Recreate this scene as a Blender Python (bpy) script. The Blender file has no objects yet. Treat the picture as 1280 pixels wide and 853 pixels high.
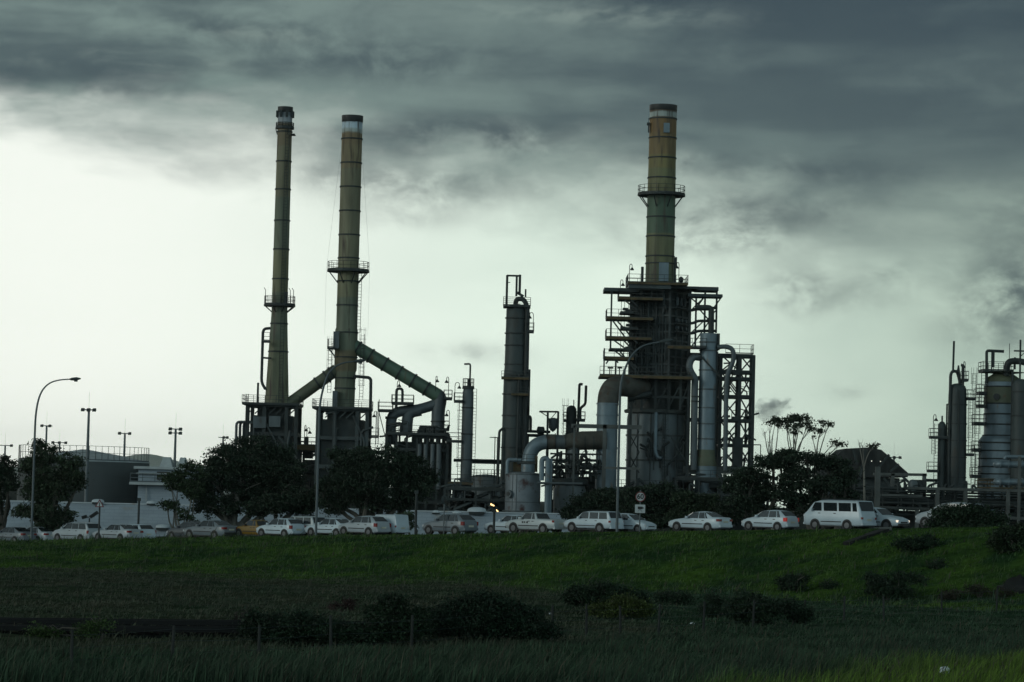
import bpy, math, random
import numpy as np
from mathutils import Vector, Matrix

SC = bpy.context.scene
COL = SC.collection
F = 3556.0                    # focal length in photo pixels (100 mm on a 36 mm sensor)
CZ = 6.0                      # camera height
PITCH = math.atan((625 - 426.5) / F)
ROLL = math.radians(1.42)
fw = Vector((0, math.cos(PITCH), math.sin(PITCH)))
r0 = Vector((1, 0, 0)); u0 = Vector((0, -math.sin(PITCH), math.cos(PITCH)))
RT = r0 * math.cos(ROLL) + u0 * math.sin(ROLL)
UP = u0 * math.cos(ROLL) - r0 * math.sin(ROLL)


def W(px, py, Y):
    d = fw * F + RT * (px - 640) + UP * (426.5 - py)
    t = Y / d.y
    return Vector((d.x * t, Y, CZ + d.z * t))


cam = bpy.data.cameras.new('camera'); cam.lens = 100; cam.sensor_width = 36
cam.clip_start = 1; cam.clip_end = 40000
camo = bpy.data.objects.new('camera', cam); COL.objects.link(camo)
camo.matrix_world = Matrix(((RT.x, UP.x, -fw.x, 0), (RT.y, UP.y, -fw.y, 0), (RT.z, UP.z, -fw.z, CZ), (0, 0, 0, 1)))
SC.camera = camo


def lin(r, g, b):
    return tuple((c / 255 / 12.92) if c <= 10 else ((c / 255 + .055) / 1.055) ** 2.4 for c in (r, g, b))


# ---------------------------------------------------------------- materials
def nd(nt, t, **kw):
    n = nt.nodes.new(t)
    for k, v in kw.items():
        setattr(n, k, v)
    return n


def pm(name, c, rough=.6, metal=0., var=.18, scale=1.2, rust=0., rcol=(.11, .05, .025), stretch=(1, 1, 1), dirt=0., spec=.5, vcol=False, emit=None):
    m = bpy.data.materials.new(name); m.use_nodes = True
    nt = m.node_tree; L = nt.links
    b = nt.nodes['Principled BSDF']
    b.inputs['Roughness'].default_value = rough; b.inputs['Metallic'].default_value = metal
    b.inputs['Specular IOR Level'].default_value = spec
    tc = nd(nt, 'ShaderNodeTexCoord'); mp = nd(nt, 'ShaderNodeMapping'); mp.inputs['Scale'].default_value = stretch
    L.new(tc.outputs['Object'], mp.inputs['Vector'])
    no = nd(nt, 'ShaderNodeTexNoise'); no.inputs['Scale'].default_value = scale; no.inputs['Detail'].default_value = 5
    L.new(mp.outputs['Vector'], no.inputs['Vector'])
    rg = nd(nt, 'ShaderNodeMapRange'); rg.inputs['From Min'].default_value = .3; rg.inputs['From Max'].default_value = .7
    rg.inputs['To Min'].default_value = 1 - var; rg.inputs['To Max'].default_value = 1 + var
    L.new(no.outputs['Fac'], rg.inputs['Value'])
    vm = nd(nt, 'ShaderNodeVectorMath', operation='SCALE')
    if vcol:
        at = nd(nt, 'ShaderNodeAttribute', attribute_name='Col'); L.new(at.outputs['Color'], vm.inputs[0])
    else:
        vm.inputs[0].default_value = c[:3]
    L.new(rg.outputs['Result'], vm.inputs['Scale'])
    out = vm.outputs['Vector']
    if rust > 0:
        n2 = nd(nt, 'ShaderNodeTexNoise'); n2.inputs['Scale'].default_value = scale * 1.7; n2.inputs['Detail'].default_value = 8
        mp2 = nd(nt, 'ShaderNodeMapping'); mp2.inputs['Scale'].default_value = stretch; mp2.inputs['Location'].default_value = (7.3, 2.1, 5.5)
        L.new(tc.outputs['Object'], mp2.inputs['Vector']); L.new(mp2.outputs['Vector'], n2.inputs['Vector'])
        r2 = nd(nt, 'ShaderNodeMapRange'); r2.inputs['From Min'].default_value = .62 - rust * .25; r2.inputs['From Max'].default_value = .75 - rust * .2
        L.new(n2.outputs['Fac'], r2.inputs['Value'])
        mx = nd(nt, 'ShaderNodeMix', data_type='RGBA'); L.new(r2.outputs['Result'], mx.inputs['Factor'])
        L.new(out, mx.inputs['A']); mx.inputs['B'].default_value = (*rcol, 1); out = mx.outputs['Result']
    L.new(out, b.inputs['Base Color'])
    bp = nd(nt, 'ShaderNodeBump'); bp.inputs['Strength'].default_value = .15; bp.inputs['Distance'].default_value = .02
    L.new(no.outputs['Fac'], bp.inputs['Height']); L.new(bp.outputs['Normal'], b.inputs['Normal'])
    if emit:
        b.inputs['Emission Color'].default_value = (*emit[:3], 1); b.inputs['Emission Strength'].default_value = emit[3]
    return m


def stack_mat(name, bands, z_top, z_bot, streak=.38):
    """painted steel stack: list of (fraction from top, colour) blocks, with streaky weathering and rust runs"""
    m = pm(name, (.3, .28, .2), rough=.62, var=streak, scale=.55, stretch=(1.6, 1.6, .16), rust=.28, rcol=(.055, .040, .026))
    nt = m.node_tree; L = nt.links
    tc = nd(nt, 'ShaderNodeTexCoord'); sp = nd(nt, 'ShaderNodeSeparateXYZ'); L.new(tc.outputs['Object'], sp.inputs[0])
    no = nd(nt, 'ShaderNodeTexNoise'); no.inputs['Scale'].default_value = .9; no.inputs['Detail'].default_value = 4
    L.new(tc.outputs['Object'], no.inputs['Vector'])
    mr = nd(nt, 'ShaderNodeMapRange'); mr.inputs['From Min'].default_value = z_top; mr.inputs['From Max'].default_value = z_bot
    L.new(sp.outputs['Z'], mr.inputs['Value'])
    ad = nd(nt, 'ShaderNodeMath', operation='MULTIPLY_ADD'); L.new(no.outputs['Fac'], ad.inputs[0]); ad.inputs[1].default_value = .012; L.new(mr.outputs['Result'], ad.inputs[2])
    cr = nd(nt, 'ShaderNodeValToRGB'); e = cr.color_ramp.elements
    cr.color_ramp.interpolation = 'LINEAR'
    while len(e) > 1:
        e.remove(e[0])
    e[0].position = 0; e[0].color = (*bands[0][1], 1)
    for i, (p, c) in enumerate(bands):
        if i == 0: continue
        a = e.new(min(.999, p + .004)); a.color = (*bands[i - 1][1], 1)
        a = e.new(min(1., p + .010)); a.color = (*c, 1)
    L.new(ad.outputs[0], cr.inputs['Fac'])
    for n in nt.nodes:
        if n.type == 'VECT_MATH':
            L.new(cr.outputs['Color'], n.inputs[0]); break
    return m


# ---------------------------------------------------------------- mesh builder
class MB:
    def __init__(s):
        s.v = []; s.f = []; s.m = []

    def add(s, vs, fs, m=0):
        o = len(s.v); s.v += [tuple(p) for p in vs]
        s.f += [tuple(i + o for i in f) for f in fs]; s.m += [m] * len(fs)
        return s

    def box(s, x0, x1, y0, y1, z0, z1, m=0):
        return s.add([(x0, y0, z0), (x1, y0, z0), (x1, y1, z0), (x0, y1, z0), (x0, y0, z1), (x1, y0, z1), (x1, y1, z1), (x0, y1, z1)],
                     [(0, 3, 2, 1), (4, 5, 6, 7), (0, 1, 5, 4), (1, 2, 6, 5), (2, 3, 7, 6), (3, 0, 4, 7)], m)

    def bar(s, p, q, w=.2, h=None, m=0):
        p = Vector(p); q = Vector(q); h = h or w; d = q - p
        if d.length < 1e-6: return s
        d.normalize(); up = Vector((0, 0, 1)) if abs(d.z) < .95 else Vector((0, 1, 0))
        a = d.cross(up).normalized() * (w / 2); b = a.cross(d).normalized() * (h / 2)
        vs = [p - a - b, p + a - b, p + a + b, p - a + b, q - a - b, q + a - b, q + a + b, q - a + b]
        return s.add(vs, [(0, 3, 2, 1), (4, 5, 6, 7), (0, 1, 5, 4), (1, 2, 6, 5), (2, 3, 7, 6), (3, 0, 4, 7)], m)

    def tube(s, pts, r, n=8, m=0, cap=True):
        pts = [Vector(p) for p in pts]; k = len(pts)
        rs = list(r) if isinstance(r, (list, tuple)) else [r] * k
        t = [(pts[min(i + 1, k - 1)] - pts[max(i - 1, 0)]).normalized() for i in range(k)]
        a = t[0].orthogonal().normalized(); vs = []
        for i in range(k):
            a = (a - t[i] * a.dot(t[i])).normalized(); b = t[i].cross(a)
            for j in range(n):
                an = 2 * math.pi * j / n
                vs.append(pts[i] + (a * math.cos(an) + b * math.sin(an)) * rs[i])
        fs = [(i * n + j, i * n + (j + 1) % n, (i + 1) * n + (j + 1) % n, (i + 1) * n + j) for i in range(k - 1) for j in range(n)]
        if cap:
            fs += [tuple(range(n - 1, -1, -1)), tuple((k - 1) * n + j for j in range(n))]
        return s.add(vs, fs, m)

    def lathe(s, cx, cy, prof, n=24, m=0, ph=0.):
        vs = []; k = len(prof)
        for r, z in prof:
            for j in range(n):
                an = 2 * math.pi * j / n + ph
                vs.append((cx + r * math.cos(an), cy + r * math.sin(an), z))
        fs = [(i * n + j, i * n + (j + 1) % n, (i + 1) * n + (j + 1) % n, (i + 1) * n + j) for i in range(k - 1) for j in range(n)]
        fs += [tuple(range(n - 1, -1, -1)), tuple((k - 1) * n + j for j in range(n))]
        return s.add(vs, fs, m)

    def prism(s, poly, y0, y1, m=0):
        """poly: (x,z) outline extruded along y"""
        n = len(poly)
        vs = [(x, y0, z) for x, z in poly] + [(x, y1, z) for x, z in poly]
        fs = [tuple(range(n)), tuple(range(2 * n - 1, n - 1, -1))] + [(i, i + n, (i + 1) % n + n, (i + 1) % n) for i in range(n)]
        return s.add(vs, fs, m)

    def rail(s, pts, h=1.1, r=.035, closed=False, sp=1.6, m=0):
        pts = [Vector(p) for p in pts]
        if closed: pts = pts + [pts[0]]
        for a, b in zip(pts, pts[1:]):
            n = max(1, int(round((b - a).length / sp)))
            for i in range(n + 1):
                p = a.lerp(b, i / n); s.bar(p, p + Vector((0, 0, h)), r * 1.7, m=m)
            for hh in (h, h * .52):
                s.bar(a + Vector((0, 0, hh)), b + Vector((0, 0, hh)), r * 1.7, m=m)
            s.bar(a + Vector((0, 0, .08)), b + Vector((0, 0, .08)), .03, .14, m=m)
        return s

    def ladder(s, x, y, z0, z1, w=.5, cage=True, dx=0, m=0):
        for a in (-w / 2, w / 2):
            s.bar((x + a, y, z0), (x + a, y, z1), .07, m=m)
        z = z0
        while z < z1:
            s.bar((x - w / 2, y, z), (x + w / 2, y, z), .04, m=m); z += .45
        if cage:
            z = z0 + 2
            while z < z1 + .9:
                pts = [(x + .45 * math.cos(t) * 1.0, y - .05 - .75 * math.sin(t), z) for t in np.linspace(0, math.pi, 7)]
                s.tube(pts, .03, 4, m=m); z += 1.3
            for t in (.4, 1.1, 2.0, 2.75):
                s.bar((x + .45 * math.cos(t), y - .05 - .75 * math.sin(t), z0 + 2), (x + .45 * math.cos(t), y - .05 - .75 * math.sin(t), z1 + .9), .035, m=m)
        return s

    def each(s, name, mats, parent=None, smooth=True, ang=38):
        """every loose piece becomes a part of its own"""
        up = list(range(len(s.v)))

        def find(i):
            while up[i] != i: up[i] = up[up[i]]; i = up[i]
            return i
        for f in s.f:
            a = find(f[0])
            for i in f[1:]: up[find(i)] = a
        grp = {}
        for f, q in zip(s.f, s.m): grp.setdefault(find(f[0]), []).append((f, q))
        for fl in grp.values():
            ids = sorted({i for f, _ in fl for i in f}); mp = {i: j for j, i in enumerate(ids)}
            m = MB(); m.v = [s.v[i] for i in ids]; m.f = [tuple(mp[i] for i in f) for f, _ in fl]; m.m = [q for _, q in fl]
            m.build(name, mats, parent, smooth, ang)

    def build(s, name, mats, parent=None, smooth=True, ang=38):
        me = bpy.data.meshes.new(name)
        org = ORG.get(parent.name, Vector((0, 0, 0))) if parent is not None else Vector((0, 0, 0))
        me.from_pydata([(x - org.x, y - org.y, z - org.z) for x, y, z in s.v] if parent is not None else s.v, [], s.f)
        if not isinstance(mats, (list, tuple)): mats = [mats]
        for q in mats: me.materials.append(q)
        me.polygons.foreach_set('material_index', s.m)
        if smooth:
            me.polygons.foreach_set('use_smooth', [True] * len(s.f)); me.set_sharp_from_angle(angle=math.radians(ang))
        me.update()
        o = bpy.data.objects.new(name, me); COL.objects.link(o)
        if parent is not None:
            o.parent = parent; ORG[o.name] = org
        return o


ORG = {}


def tag(o, label=None, cat=None, group=None, kind=None):
    if label: o['label'] = label
    if cat: o['category'] = cat
    if group: o['group'] = group
    if kind: o['kind'] = kind
    return o


def thing(name, label, cat, loc, group=None):
    o = bpy.data.objects.new(name, None); COL.objects.link(o); o.empty_display_size = .3
    o.location = loc; ORG[o.name] = Vector(loc)
    return tag(o, label, cat, group)


def fillet(pts, rad, n=6):
    pts = [Vector(p) for p in pts]; out = [pts[0]]
    for i in range(1, len(pts) - 1):
        a, b, c = pts[i - 1], pts[i], pts[i + 1]
        d1 = min(rad, (a - b).length * .49); d2 = min(rad, (c - b).length * .49)
        p = b + (a - b).normalized() * d1; q = b + (c - b).normalized() * d2
        for k in range(n + 1):
            t = k / n; out.append(p * (1 - t) ** 2 + b * 2 * t * (1 - t) + q * t * t)
    out.append(pts[-1]); return out


def np_mesh(name, V, Fq, mats, parent=None, col=None, smooth=False, org=None):
    me = bpy.data.meshes.new(name); V = np.asarray(V, dtype=np.float32).copy(); Fq = np.asarray(Fq, dtype=np.int32)
    if parent is not None:
        V -= np.array(ORG.get(parent.name, (0, 0, 0)), dtype=np.float32)
    k = Fq.shape[1]
    me.vertices.add(len(V)); me.vertices.foreach_set('co', V.ravel())
    me.loops.add(Fq.size); me.loops.foreach_set('vertex_index', Fq.ravel())
    me.polygons.add(len(Fq)); me.polygons.foreach_set('loop_start', np.arange(0, Fq.size, k, dtype=np.int32))
    me.polygons.foreach_set('loop_total', np.full(len(Fq), k, dtype=np.int32))
    if smooth: me.polygons.foreach_set('use_smooth', np.ones(len(Fq), dtype=bool))
    me.update(calc_edges=True)
    if col is not None:
        a = me.color_attributes.new('Col', 'FLOAT_COLOR', 'POINT')
        c4 = np.ones((len(V), 4), dtype=np.float32); c4[:, :3] = col; a.data.foreach_set('color', c4.ravel())
    for q in (mats if isinstance(mats, (list, tuple)) else [mats]): me.materials.append(q)
    me.validate()
    o = bpy.data.objects.new(name, me); COL.objects.link(o)
    if parent is not None:
        o.parent = parent; ORG[o.name] = ORG.get(parent.name, Vector((0, 0, 0)))
    return o


def vnoise(x, y, seed, sc, octs=4):
    """cheap smooth noise from sums of rotated sines, about -1..1"""
    rs = np.random.RandomState(seed); z = 0; amp = 1; tot = 0
    for o in range(octs):
        for k in range(4):
            a = rs.uniform(0, 2 * math.pi); ph = rs.uniform(0, 6.28); fr = rs.uniform(.7, 1.4) * 2 ** o / sc
            z = z + amp * np.sin((x * math.cos(a) + y * math.sin(a)) * fr * 6.28 + ph + 1.7 * np.sin((x * math.sin(a) - y * math.cos(a)) * fr * 4 + ph * 2))
            tot += amp * .55
        amp *= .55
    return z / tot
# ---------------------------------------------------------------- world: overcast sky over a Nishita base, one soft sun
SUN_EL = math.radians(15); SUN_AZ = math.radians(-118)      # low, to the left and a little behind the viewer, behind cloud
wd = bpy.data.worlds.new('World'); SC.world = wd; wd.use_nodes = True
nt = wd.node_tree; nt.nodes.clear(); L = nt.links


class E:
    """tiny expression wrapper over math nodes"""
    def __init__(s, o): s.o = o
    def op(s, op, b=None, c=None, clamp=False):
        n = nd(nt, 'ShaderNodeMath', operation=op, use_clamp=clamp)
        for i, q in enumerate((s, b, c)):
            if q is None: continue
            if isinstance(q, E): L.new(q.o, n.inputs[i])
            else: n.inputs[i].default_value = q
        return E(n.outputs[0])
    def __add__(s, b): return s.op('ADD', b)
    def __sub__(s, b): return s.op('SUBTRACT', b)
    def __mul__(s, b): return s.op('MULTIPLY', b)
    def ss(s, a, b):
        n = nd(nt, 'ShaderNodeMapRange', interpolation_type='SMOOTHSTEP')
        L.new(s.o, n.inputs['Value'])
        for k, q in (('From Min', a), ('From Max', b)):
            if isinstance(q, E): L.new(q.o, n.inputs[k])
            else: n.inputs[k].default_value = q
        return E(n.outputs['Result'])


def noise(x, y, z, scale=1., detail=5, rough=.55, dist=0.):
    c = nd(nt, 'ShaderNodeCombineXYZ')
    for i, q in enumerate((x, y, z)):
        if isinstance(q, E): L.new(q.o, c.inputs[i])
        else: c.inputs[i].default_value = q
    n = nd(nt, 'ShaderNodeTexNoise'); L.new(c.outputs[0], n.inputs['Vector'])
    n.inputs['Scale'].default_value = scale; n.inputs['Detail'].default_value = detail; n.inputs['Roughness'].default_value = rough
    n.inputs['Distortion'].default_value = dist
    return E(n.outputs['Fac'])


def cmix(f, a, b):
    n = nd(nt, 'ShaderNodeMix', data_type='RGBA'); n.clamp_factor = True
    if isinstance(f, E): L.new(f.o, n.inputs['Factor'])
    else: n.inputs['Factor'].default_value = f
    for k, q in (('A', a), ('B', b)):
        if isinstance(q, tuple): n.inputs[k].default_value = (*q[:3], 1)
        else: L.new(q, n.inputs[k])
    return n.outputs['Result']


tc = nd(nt, 'ShaderNodeTexCoord'); sp = nd(nt, 'ShaderNodeSeparateXYZ'); L.new(tc.outputs['Generated'], sp.inputs[0])
sx, sy, sz = (E(sp.outputs[i]) for i in range(3))
az = sx.op('ARCTAN2', sy); el = sz.op('ARCSINE')
pu = az * F; pv = el * F
pc = pu.op('MAXIMUM', -900).op('MINIMUM', 1000)
warp = noise(pu * .0035, pv * .006, 3.3, 1, 4)
wu = pu + (warp - .5) * 240
n1 = noise(wu * .0036, pv * .0092, 0., 1, 6, .47, .15)
n2 = noise(wu * .0020, pv * .0115, 4.7, 1, 6, .46, .15)
n3 = noise(wu * .010, pv * .022, 9.1, 1, 5, .6)
edge = pv + (n1 - .5) * 165 + (n3 - .5) * 75 - (pc * -.105 + 392)
half = pc * .045 + 78
dark = (edge.op('DIVIDE', half)).ss(-1., 1.15)
leftness = pc.ss(500, -500)
s_amt = (n2 + (n3 - .5) * .22).ss(.42, .66)
s_amt = s_amt * (leftness * .62 + .30) + (edge.ss(330, 40)) * .30
dark_c = cmix(s_amt, lin(57, 72, 81), lin(120, 139, 135))
br0 = cmix(pc.ss(-560, 120), lin(250, 255, 246), lin(230, 246, 232))
br1 = cmix(pc.ss(100, 660), br0, lin(184, 204, 189))
soft = noise(wu * .003, pv * .008, 12., 1, 4).ss(.35, .75)
br2 = cmix(soft * (pc.ss(-500, 500) * .28 + .03), br1, lin(146, 170, 160))
sky = cmix(dark, br2, dark_c)


def blob(px, py, rx, ry, amt, lo=.28, hi=.62, sc=1.):
    global sky
    u, v = px - 640, 426.5 - py
    bu = u * math.cos(ROLL) - v * math.sin(ROLL); bv = u * math.sin(ROLL) + v * math.cos(ROLL) + 198.5
    du = (pu - bu) * (1 / rx); dv = (pv - bv) * (1 / ry)
    g = (du * du + dv * dv).op('MULTIPLY', -1.).op('EXPONENT')
    k = noise(pu * (.014 * sc), pv * (.022 * sc), px * .37, 1, 7, .60, .3).ss(lo + .04, hi + .04)
    f = (g * 1.5) * k * amt
    sky = cmix(f, sky, lin(64, 79, 86))


for b in ((590, 170, 140, 26, .62), (520, 272, 80, 16, .2), (470, 75, 150, 34, .55), (300, 45, 200, 34, .5), (60, 95, 120, 14, .5), (150, 118, 120, 12, .4),
          (640, 235, 130, 26, .25), (520, 235, 100, 30, .38), (430, 225, 70, 20, .4), (900, 290, 110, 34, .5), (1000, 215, 150, 18, .45), (1220, 110, 160, 60, .35), (900, 60, 200, 50, .35), (860, 200, 90, 16, .4), (960, 262, 120, 30, .35),
          (1005, 364, 60, 34, .36), (1112, 352, 46, 22, .38), (1272, 378, 80, 62, .60), (1300, 300, 90, 60, .35), (1060, 372, 90, 24, .16), (1240, 420, 80, 30, .22), (590, 441, 60, 14, .25), (1060, 488, 26, 12, .22), (1165, 348, 14, 8, .25)):
    blob(*b)
for b in ((150, 82, 140, 12, .35), (330, 45, 90, 9, .25), (720, 20, 200, 14, .3)):      # paler wisps inside the ceiling
    u, v = b[0] - 640, 426.5 - b[1]
    bu = u * math.cos(ROLL) - v * math.sin(ROLL); bv = u * math.sin(ROLL) + v * math.cos(ROLL) + 198.5
    du = (pu - bu) * (1 / b[2]); dv = (pv - bv) * (1 / b[3])
    g = (du * du + dv * dv).op('MULTIPLY', -1.).op('EXPONENT')
    sky = cmix(g * n3.ss(.4, .65) * b[4] * 1.4, sky, lin(150, 166, 158))
over = (.066, .090, .092)
sky = cmix(pv.ss(620, 1300), sky, over)
low_back = cmix(el.ss(math.radians(24), math.radians(50)), (.43, .585, .62), over)
back = (sy * -1.).ss(-.25, .45)
sky = cmix(back, sky, low_back)
ns = nd(nt, 'ShaderNodeTexSky', sky_type='NISHITA', sun_disc=False)
ns.sun_elevation = SUN_EL; ns.sun_rotation = SUN_AZ
sc10 = nd(nt, 'ShaderNodeVectorMath', operation='SCALE'); L.new(sky, sc10.inputs[0]); L.new(((el * -22.).op('MINIMUM', 0.).op('EXPONENT') * 3.0 + 10.2).o, sc10.inputs['Scale'])
fin = cmix(.97, ns.outputs['Color'], sc10.outputs[0])
bg = nd(nt, 'ShaderNodeBackground'); bg.inputs['Strength'].default_value = .1
wo = nd(nt, 'ShaderNodeOutputWorld'); L.new(fin, bg.inputs['Color']); L.new(bg.outputs[0], wo.inputs['Surface'])

sun = bpy.data.lights.new('sun', 'SUN'); sun.energy = .5; sun.angle = math.radians(18); sun.color = (.97, 1., .90)
so = bpy.data.objects.new('sun', sun); COL.objects.link(so)
sd = Vector((math.sin(SUN_AZ) * math.cos(SUN_EL), math.cos(SUN_AZ) * math.cos(SUN_EL), math.sin(SUN_EL)))
so.rotation_euler = (-sd).to_track_quat('-Z', 'Y').to_euler(); so.location = (-60, -30, 60)
SC.view_settings.view_transform = 'Standard'; SC.view_settings.look = 'None'; SC.view_settings.gamma = 1; SC.view_settings.exposure = 0
SC.cycles.use_denoising = True
SC.cycles.max_bounces = 5; SC.cycles.diffuse_bounces = 2; SC.cycles.glossy_bounces = 2; SC.cycles.transparent_max_bounces = 6
# ---------------------------------------------------------------- terrain
RL = .827                                       # the road runs away to the left: Y = 204.5 - RL * X
AL = math.atan(RL)
tdir = np.array((math.cos(AL), -math.sin(AL))); ndir = np.array((-math.sin(AL), -math.cos(AL)))


def Yroad(px): return 204.5 / (1 + RL * (px - 640) / F)


_rp = [(-150, 684), (0, 680), (128, 677.5), (296, 673), (490, 669.5), (600, 668.5), (708, 666.5), (771, 666), (915, 664.5), (999, 663.5), (1094, 662.3), (1280, 659.5), (1450, 657)]
_pts = [W(a, b, Yroad(a)) for a, b in _rp]
_rx = np.array([p.x for p in _pts]); _rz = np.array([p.z for p in _pts])
FZ = .85                                        # level of the field


def road_sq(x, y):
    dx = x - 0.; dy = y - 204.5
    return dx * tdir[0] + dy * tdir[1], dx * ndir[0] + dy * ndir[1]       # along, towards the viewer


def zroad(s): return np.interp(s * tdir[0], _rx, _rz)


def sstep(t): t = np.clip(t, 0, 1); return t * t * (3 - 2 * t)


def ground_z(x, y, rough=True):
    x = np.asarray(x, dtype=float); y = np.asarray(y, dtype=float)
    s, q = road_sq(x, y); zr = zroad(s)
    wbank = np.interp(s, [-60, -30, 0, 25, 45], [40, 36, 27, 21, 20])
    t = np.clip((q - 3.6) / wbank, 0, 1)
    prof = 1 - (.35 * t + .65 * sstep(t))
    fld = FZ + .10 * vnoise(x, y, 5, 22, 2)
    zn = fld + (zr - fld) * prof
    far = 2.6 + (zr - 2.6) * np.exp(np.minimum(0, (q + 12)) / 14.)
    z = np.where(q > 3.6, zn, np.where(q > -12, zr, far))
    if rough:
        lump = vnoise(x, y, 11, 9, 3) * .16 + vnoise(x, y, 12, 2.6, 2) * .06
        z = z + lump * sstep((q - 3.4) / 5.) * (.45 + .55 * sstep(1 - np.abs(t - .5) * 2) + .2)
        z = z + .02 * sstep(1 - np.abs(q - 3.9) / 1.0) * (1 + vnoise(x, y, 14, 3, 2))
    return z


def gz(x, y): return float(ground_z(np.array([x]), np.array([y]))[0])


G_BANK = np.array((.048, .094, .018)); G_BANK2 = np.array((.017, .042, .015)); G_DRY = np.array((.036, .048, .029)); G_TALL = np.array((.025, .050, .027)); G_LUSH = np.array((.080, .140, .017))
G_FAR = np.array((.045, .05, .045))


def cover(x, y):
    """which plants grow where: bright bank, dry grass on the flat, rank grass near, lush corner"""
    s, q = road_sq(x, y)
    n = vnoise(x, y, 21, 12, 4)[:, None]; m = vnoise(x, y, 22, 3.0, 3)[:, None]; tw = vnoise(x, y * 2.2, 25, 1.1, 2)[:, None]
    bank = G_BANK + (G_BANK2 - G_BANK) * np.clip(.48 + .75 * n + .45 * m + .45 * tw, 0, 1)
    tall = G_TALL * (1 + .35 * m + .2 * n)
    dry = G_DRY * (1 + .30 * m + .15 * n) + np.array((.006, -.002, .001)) * n
    wb = np.interp(s, [-60, -30, 0, 25, 45], [40, 36, 27, 21, 20])
    fl = sstep((q - 3.6 - wb * .80 + 6 * n[:, 0] + 3 * m[:, 0]) / 14)[:, None]
    c = bank * (1 - fl) + dry * fl
    left = sstep((9 - x + 3 * n[:, 0]) / 8)[:, None]
    c = np.where(fl > .3, c * left + (tall * 1.0) * (1 - left), c)
    nearq = sstep((103 + .9 * np.clip(x, -20, 25) - y + 4 * n[:, 0]) / 7)[:, None]
    c = c * (1 - nearq) + tall * nearq
    lush = (sstep((x - 5.5 - (y - 80) * .45 + 2 * n[:, 0]) / 5) * sstep((104 - y) / 10))[:, None]
    c = c * (1 - lush) + G_LUSH * (1 + .3 * m) * lush
    fr = sstep((-q - 10) / 6)[:, None]
    return c * (1 - fr) + G_FAR * fr


xs = np.concatenate([-np.geomspace(3400, 95, 24), np.arange(-90, 90.1, .8), np.geomspace(95, 3400, 24)])
ys = np.concatenate([-np.geomspace(900, 20, 12), np.linspace(0, 70, 15), np.arange(72, 300, .8), np.geomspace(302, 9600, 36)])
GX, GY = np.meshgrid(xs, ys); gx = GX.ravel(); gy = GY.ravel()
gzv = ground_z(gx, gy)
nx, ny = len(xs), len(ys)
idx = np.arange(nx * ny).reshape(ny, nx)
fq = np.stack([idx[:-1, :-1], idx[:-1, 1:], idx[1:, 1:], idx[1:, :-1]], -1).reshape(-1, 4)
m_ground = pm('ground_soil_and_sward', (0, 0, 0), rough=.95, var=.35, scale=2.5, vcol=True, spec=0.)
tag(np_mesh('ground', np.stack([gx, gy, gzv], 1), fq, m_ground, col=cover(gx, gy), smooth=True), kind='structure')

# road ribbon with edge lines and centre dashes, each sheet 4 mm over the one below
m_asph = pm('asphalt', (.05, .05, .052), rough=.9, var=.25, scale=3)
m_paint = pm('road_paint', (.7, .7, .68), rough=.7)


def ribbon(name, q0, q1, dz, mt, s0=-120, s1=90, dash=None):
    V = []; Fs = []; s = s0
    step = 1.5
    while s < s1:
        if dash is None or ((s - s0) % dash[1]) < dash[0]:
            b = len(V)
            for ss in (s, s + step):
                z = float(zroad(ss)) + dz
                for q in (q0, q1):
                    V.append((ss * tdir[0] + q * ndir[0], 204.5 + ss * tdir[1] + q * ndir[1], z))
            Fs.append((b, b + 1, b + 3, b + 2))
        s += step
    o = np_mesh(name, np.array(V), np.array(Fs), mt); tag(o, kind='structure')


ribbon('road', -10.5, 3.2, .008, m_asph)
ribbon('road_edge_line', 2.6, 2.75, .013, m_paint); ribbon('road_centre_line', -3.35, -3.2, .013, m_paint, dash=(3, 9)); ribbon('road_far_edge_line', -9.4, -9.25, .013, m_paint)


def scatter_grass(n, region, hfun, wid, lean, seed, name, mat, dens=None):
    rs = np.random.RandomState(seed)
    x0, x1, y0, y1 = region
    y = rs.uniform(y0, y1, n); x = rs.uniform(-1, 1, n) * (y * .19 + 4)
    x = np.clip(x, x0, x1)
    keep = dens(x, y, rs) if dens is not None else np.ones(n, bool)
    x, y = x[keep], y[keep]; n = len(x)
    z = ground_z(x, y) - .02; h = hfun(x, y, rs); c = cover(x, y); dead = rs.uniform(0, 1, n) < .05; h = np.where(dead, h * 1.35, h)
    a = rs.uniform(0, 2 * math.pi, n); la = rs.normal(.35, .9, n); le = np.abs(rs.normal(0, lean, n))
    tx = h * le * np.cos(la); ty = h * le * np.sin(la) * .6
    w = wid * rs.uniform(.6, 1.4, n); dx = np.cos(a) * w / 2; dy = np.sin(a) * w / 2
    V = np.zeros((n, 6, 3), np.float32)
    V[:, 0] = np.stack([x - dx, y - dy, z], 1); V[:, 1] = np.stack([x + dx, y + dy, z], 1)
    V[:, 2] = np.stack([x + dx * .8 + tx * .35, y + dy * .8 + ty * .35, z + h * .6], 1); V[:, 3] = np.stack([x - dx * .8 + tx * .35, y - dy * .8 + ty * .35, z + h * .6], 1)
    V[:, 4] = np.stack([x + dx * .15 + tx, y + dy * .15 + ty, z + h], 1); V[:, 5] = np.stack([x - dx * .15 + tx, y - dy * .15 + ty, z + h], 1)
    b = np.arange(n)[:, None] * 6
    fq = np.concatenate([b + np.array([[0, 1, 2, 3]]), b + np.array([[3, 2, 4, 5]])], 0)
    c = c * rs.uniform(.6, 1.45, n)[:, None]
    c[dead] = np.array((.060, .058, .038)) * rs.uniform(.5, 1.1, dead.sum())[:, None]
    o = np_mesh(name, V.reshape(-1, 3), fq, mat, col=np.repeat(c, 6, axis=0))
    return o


m_grass = pm('grass_blades', (0, 0, 0), rough=.7, var=.2, scale=.6, vcol=True, spec=.25)


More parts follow.
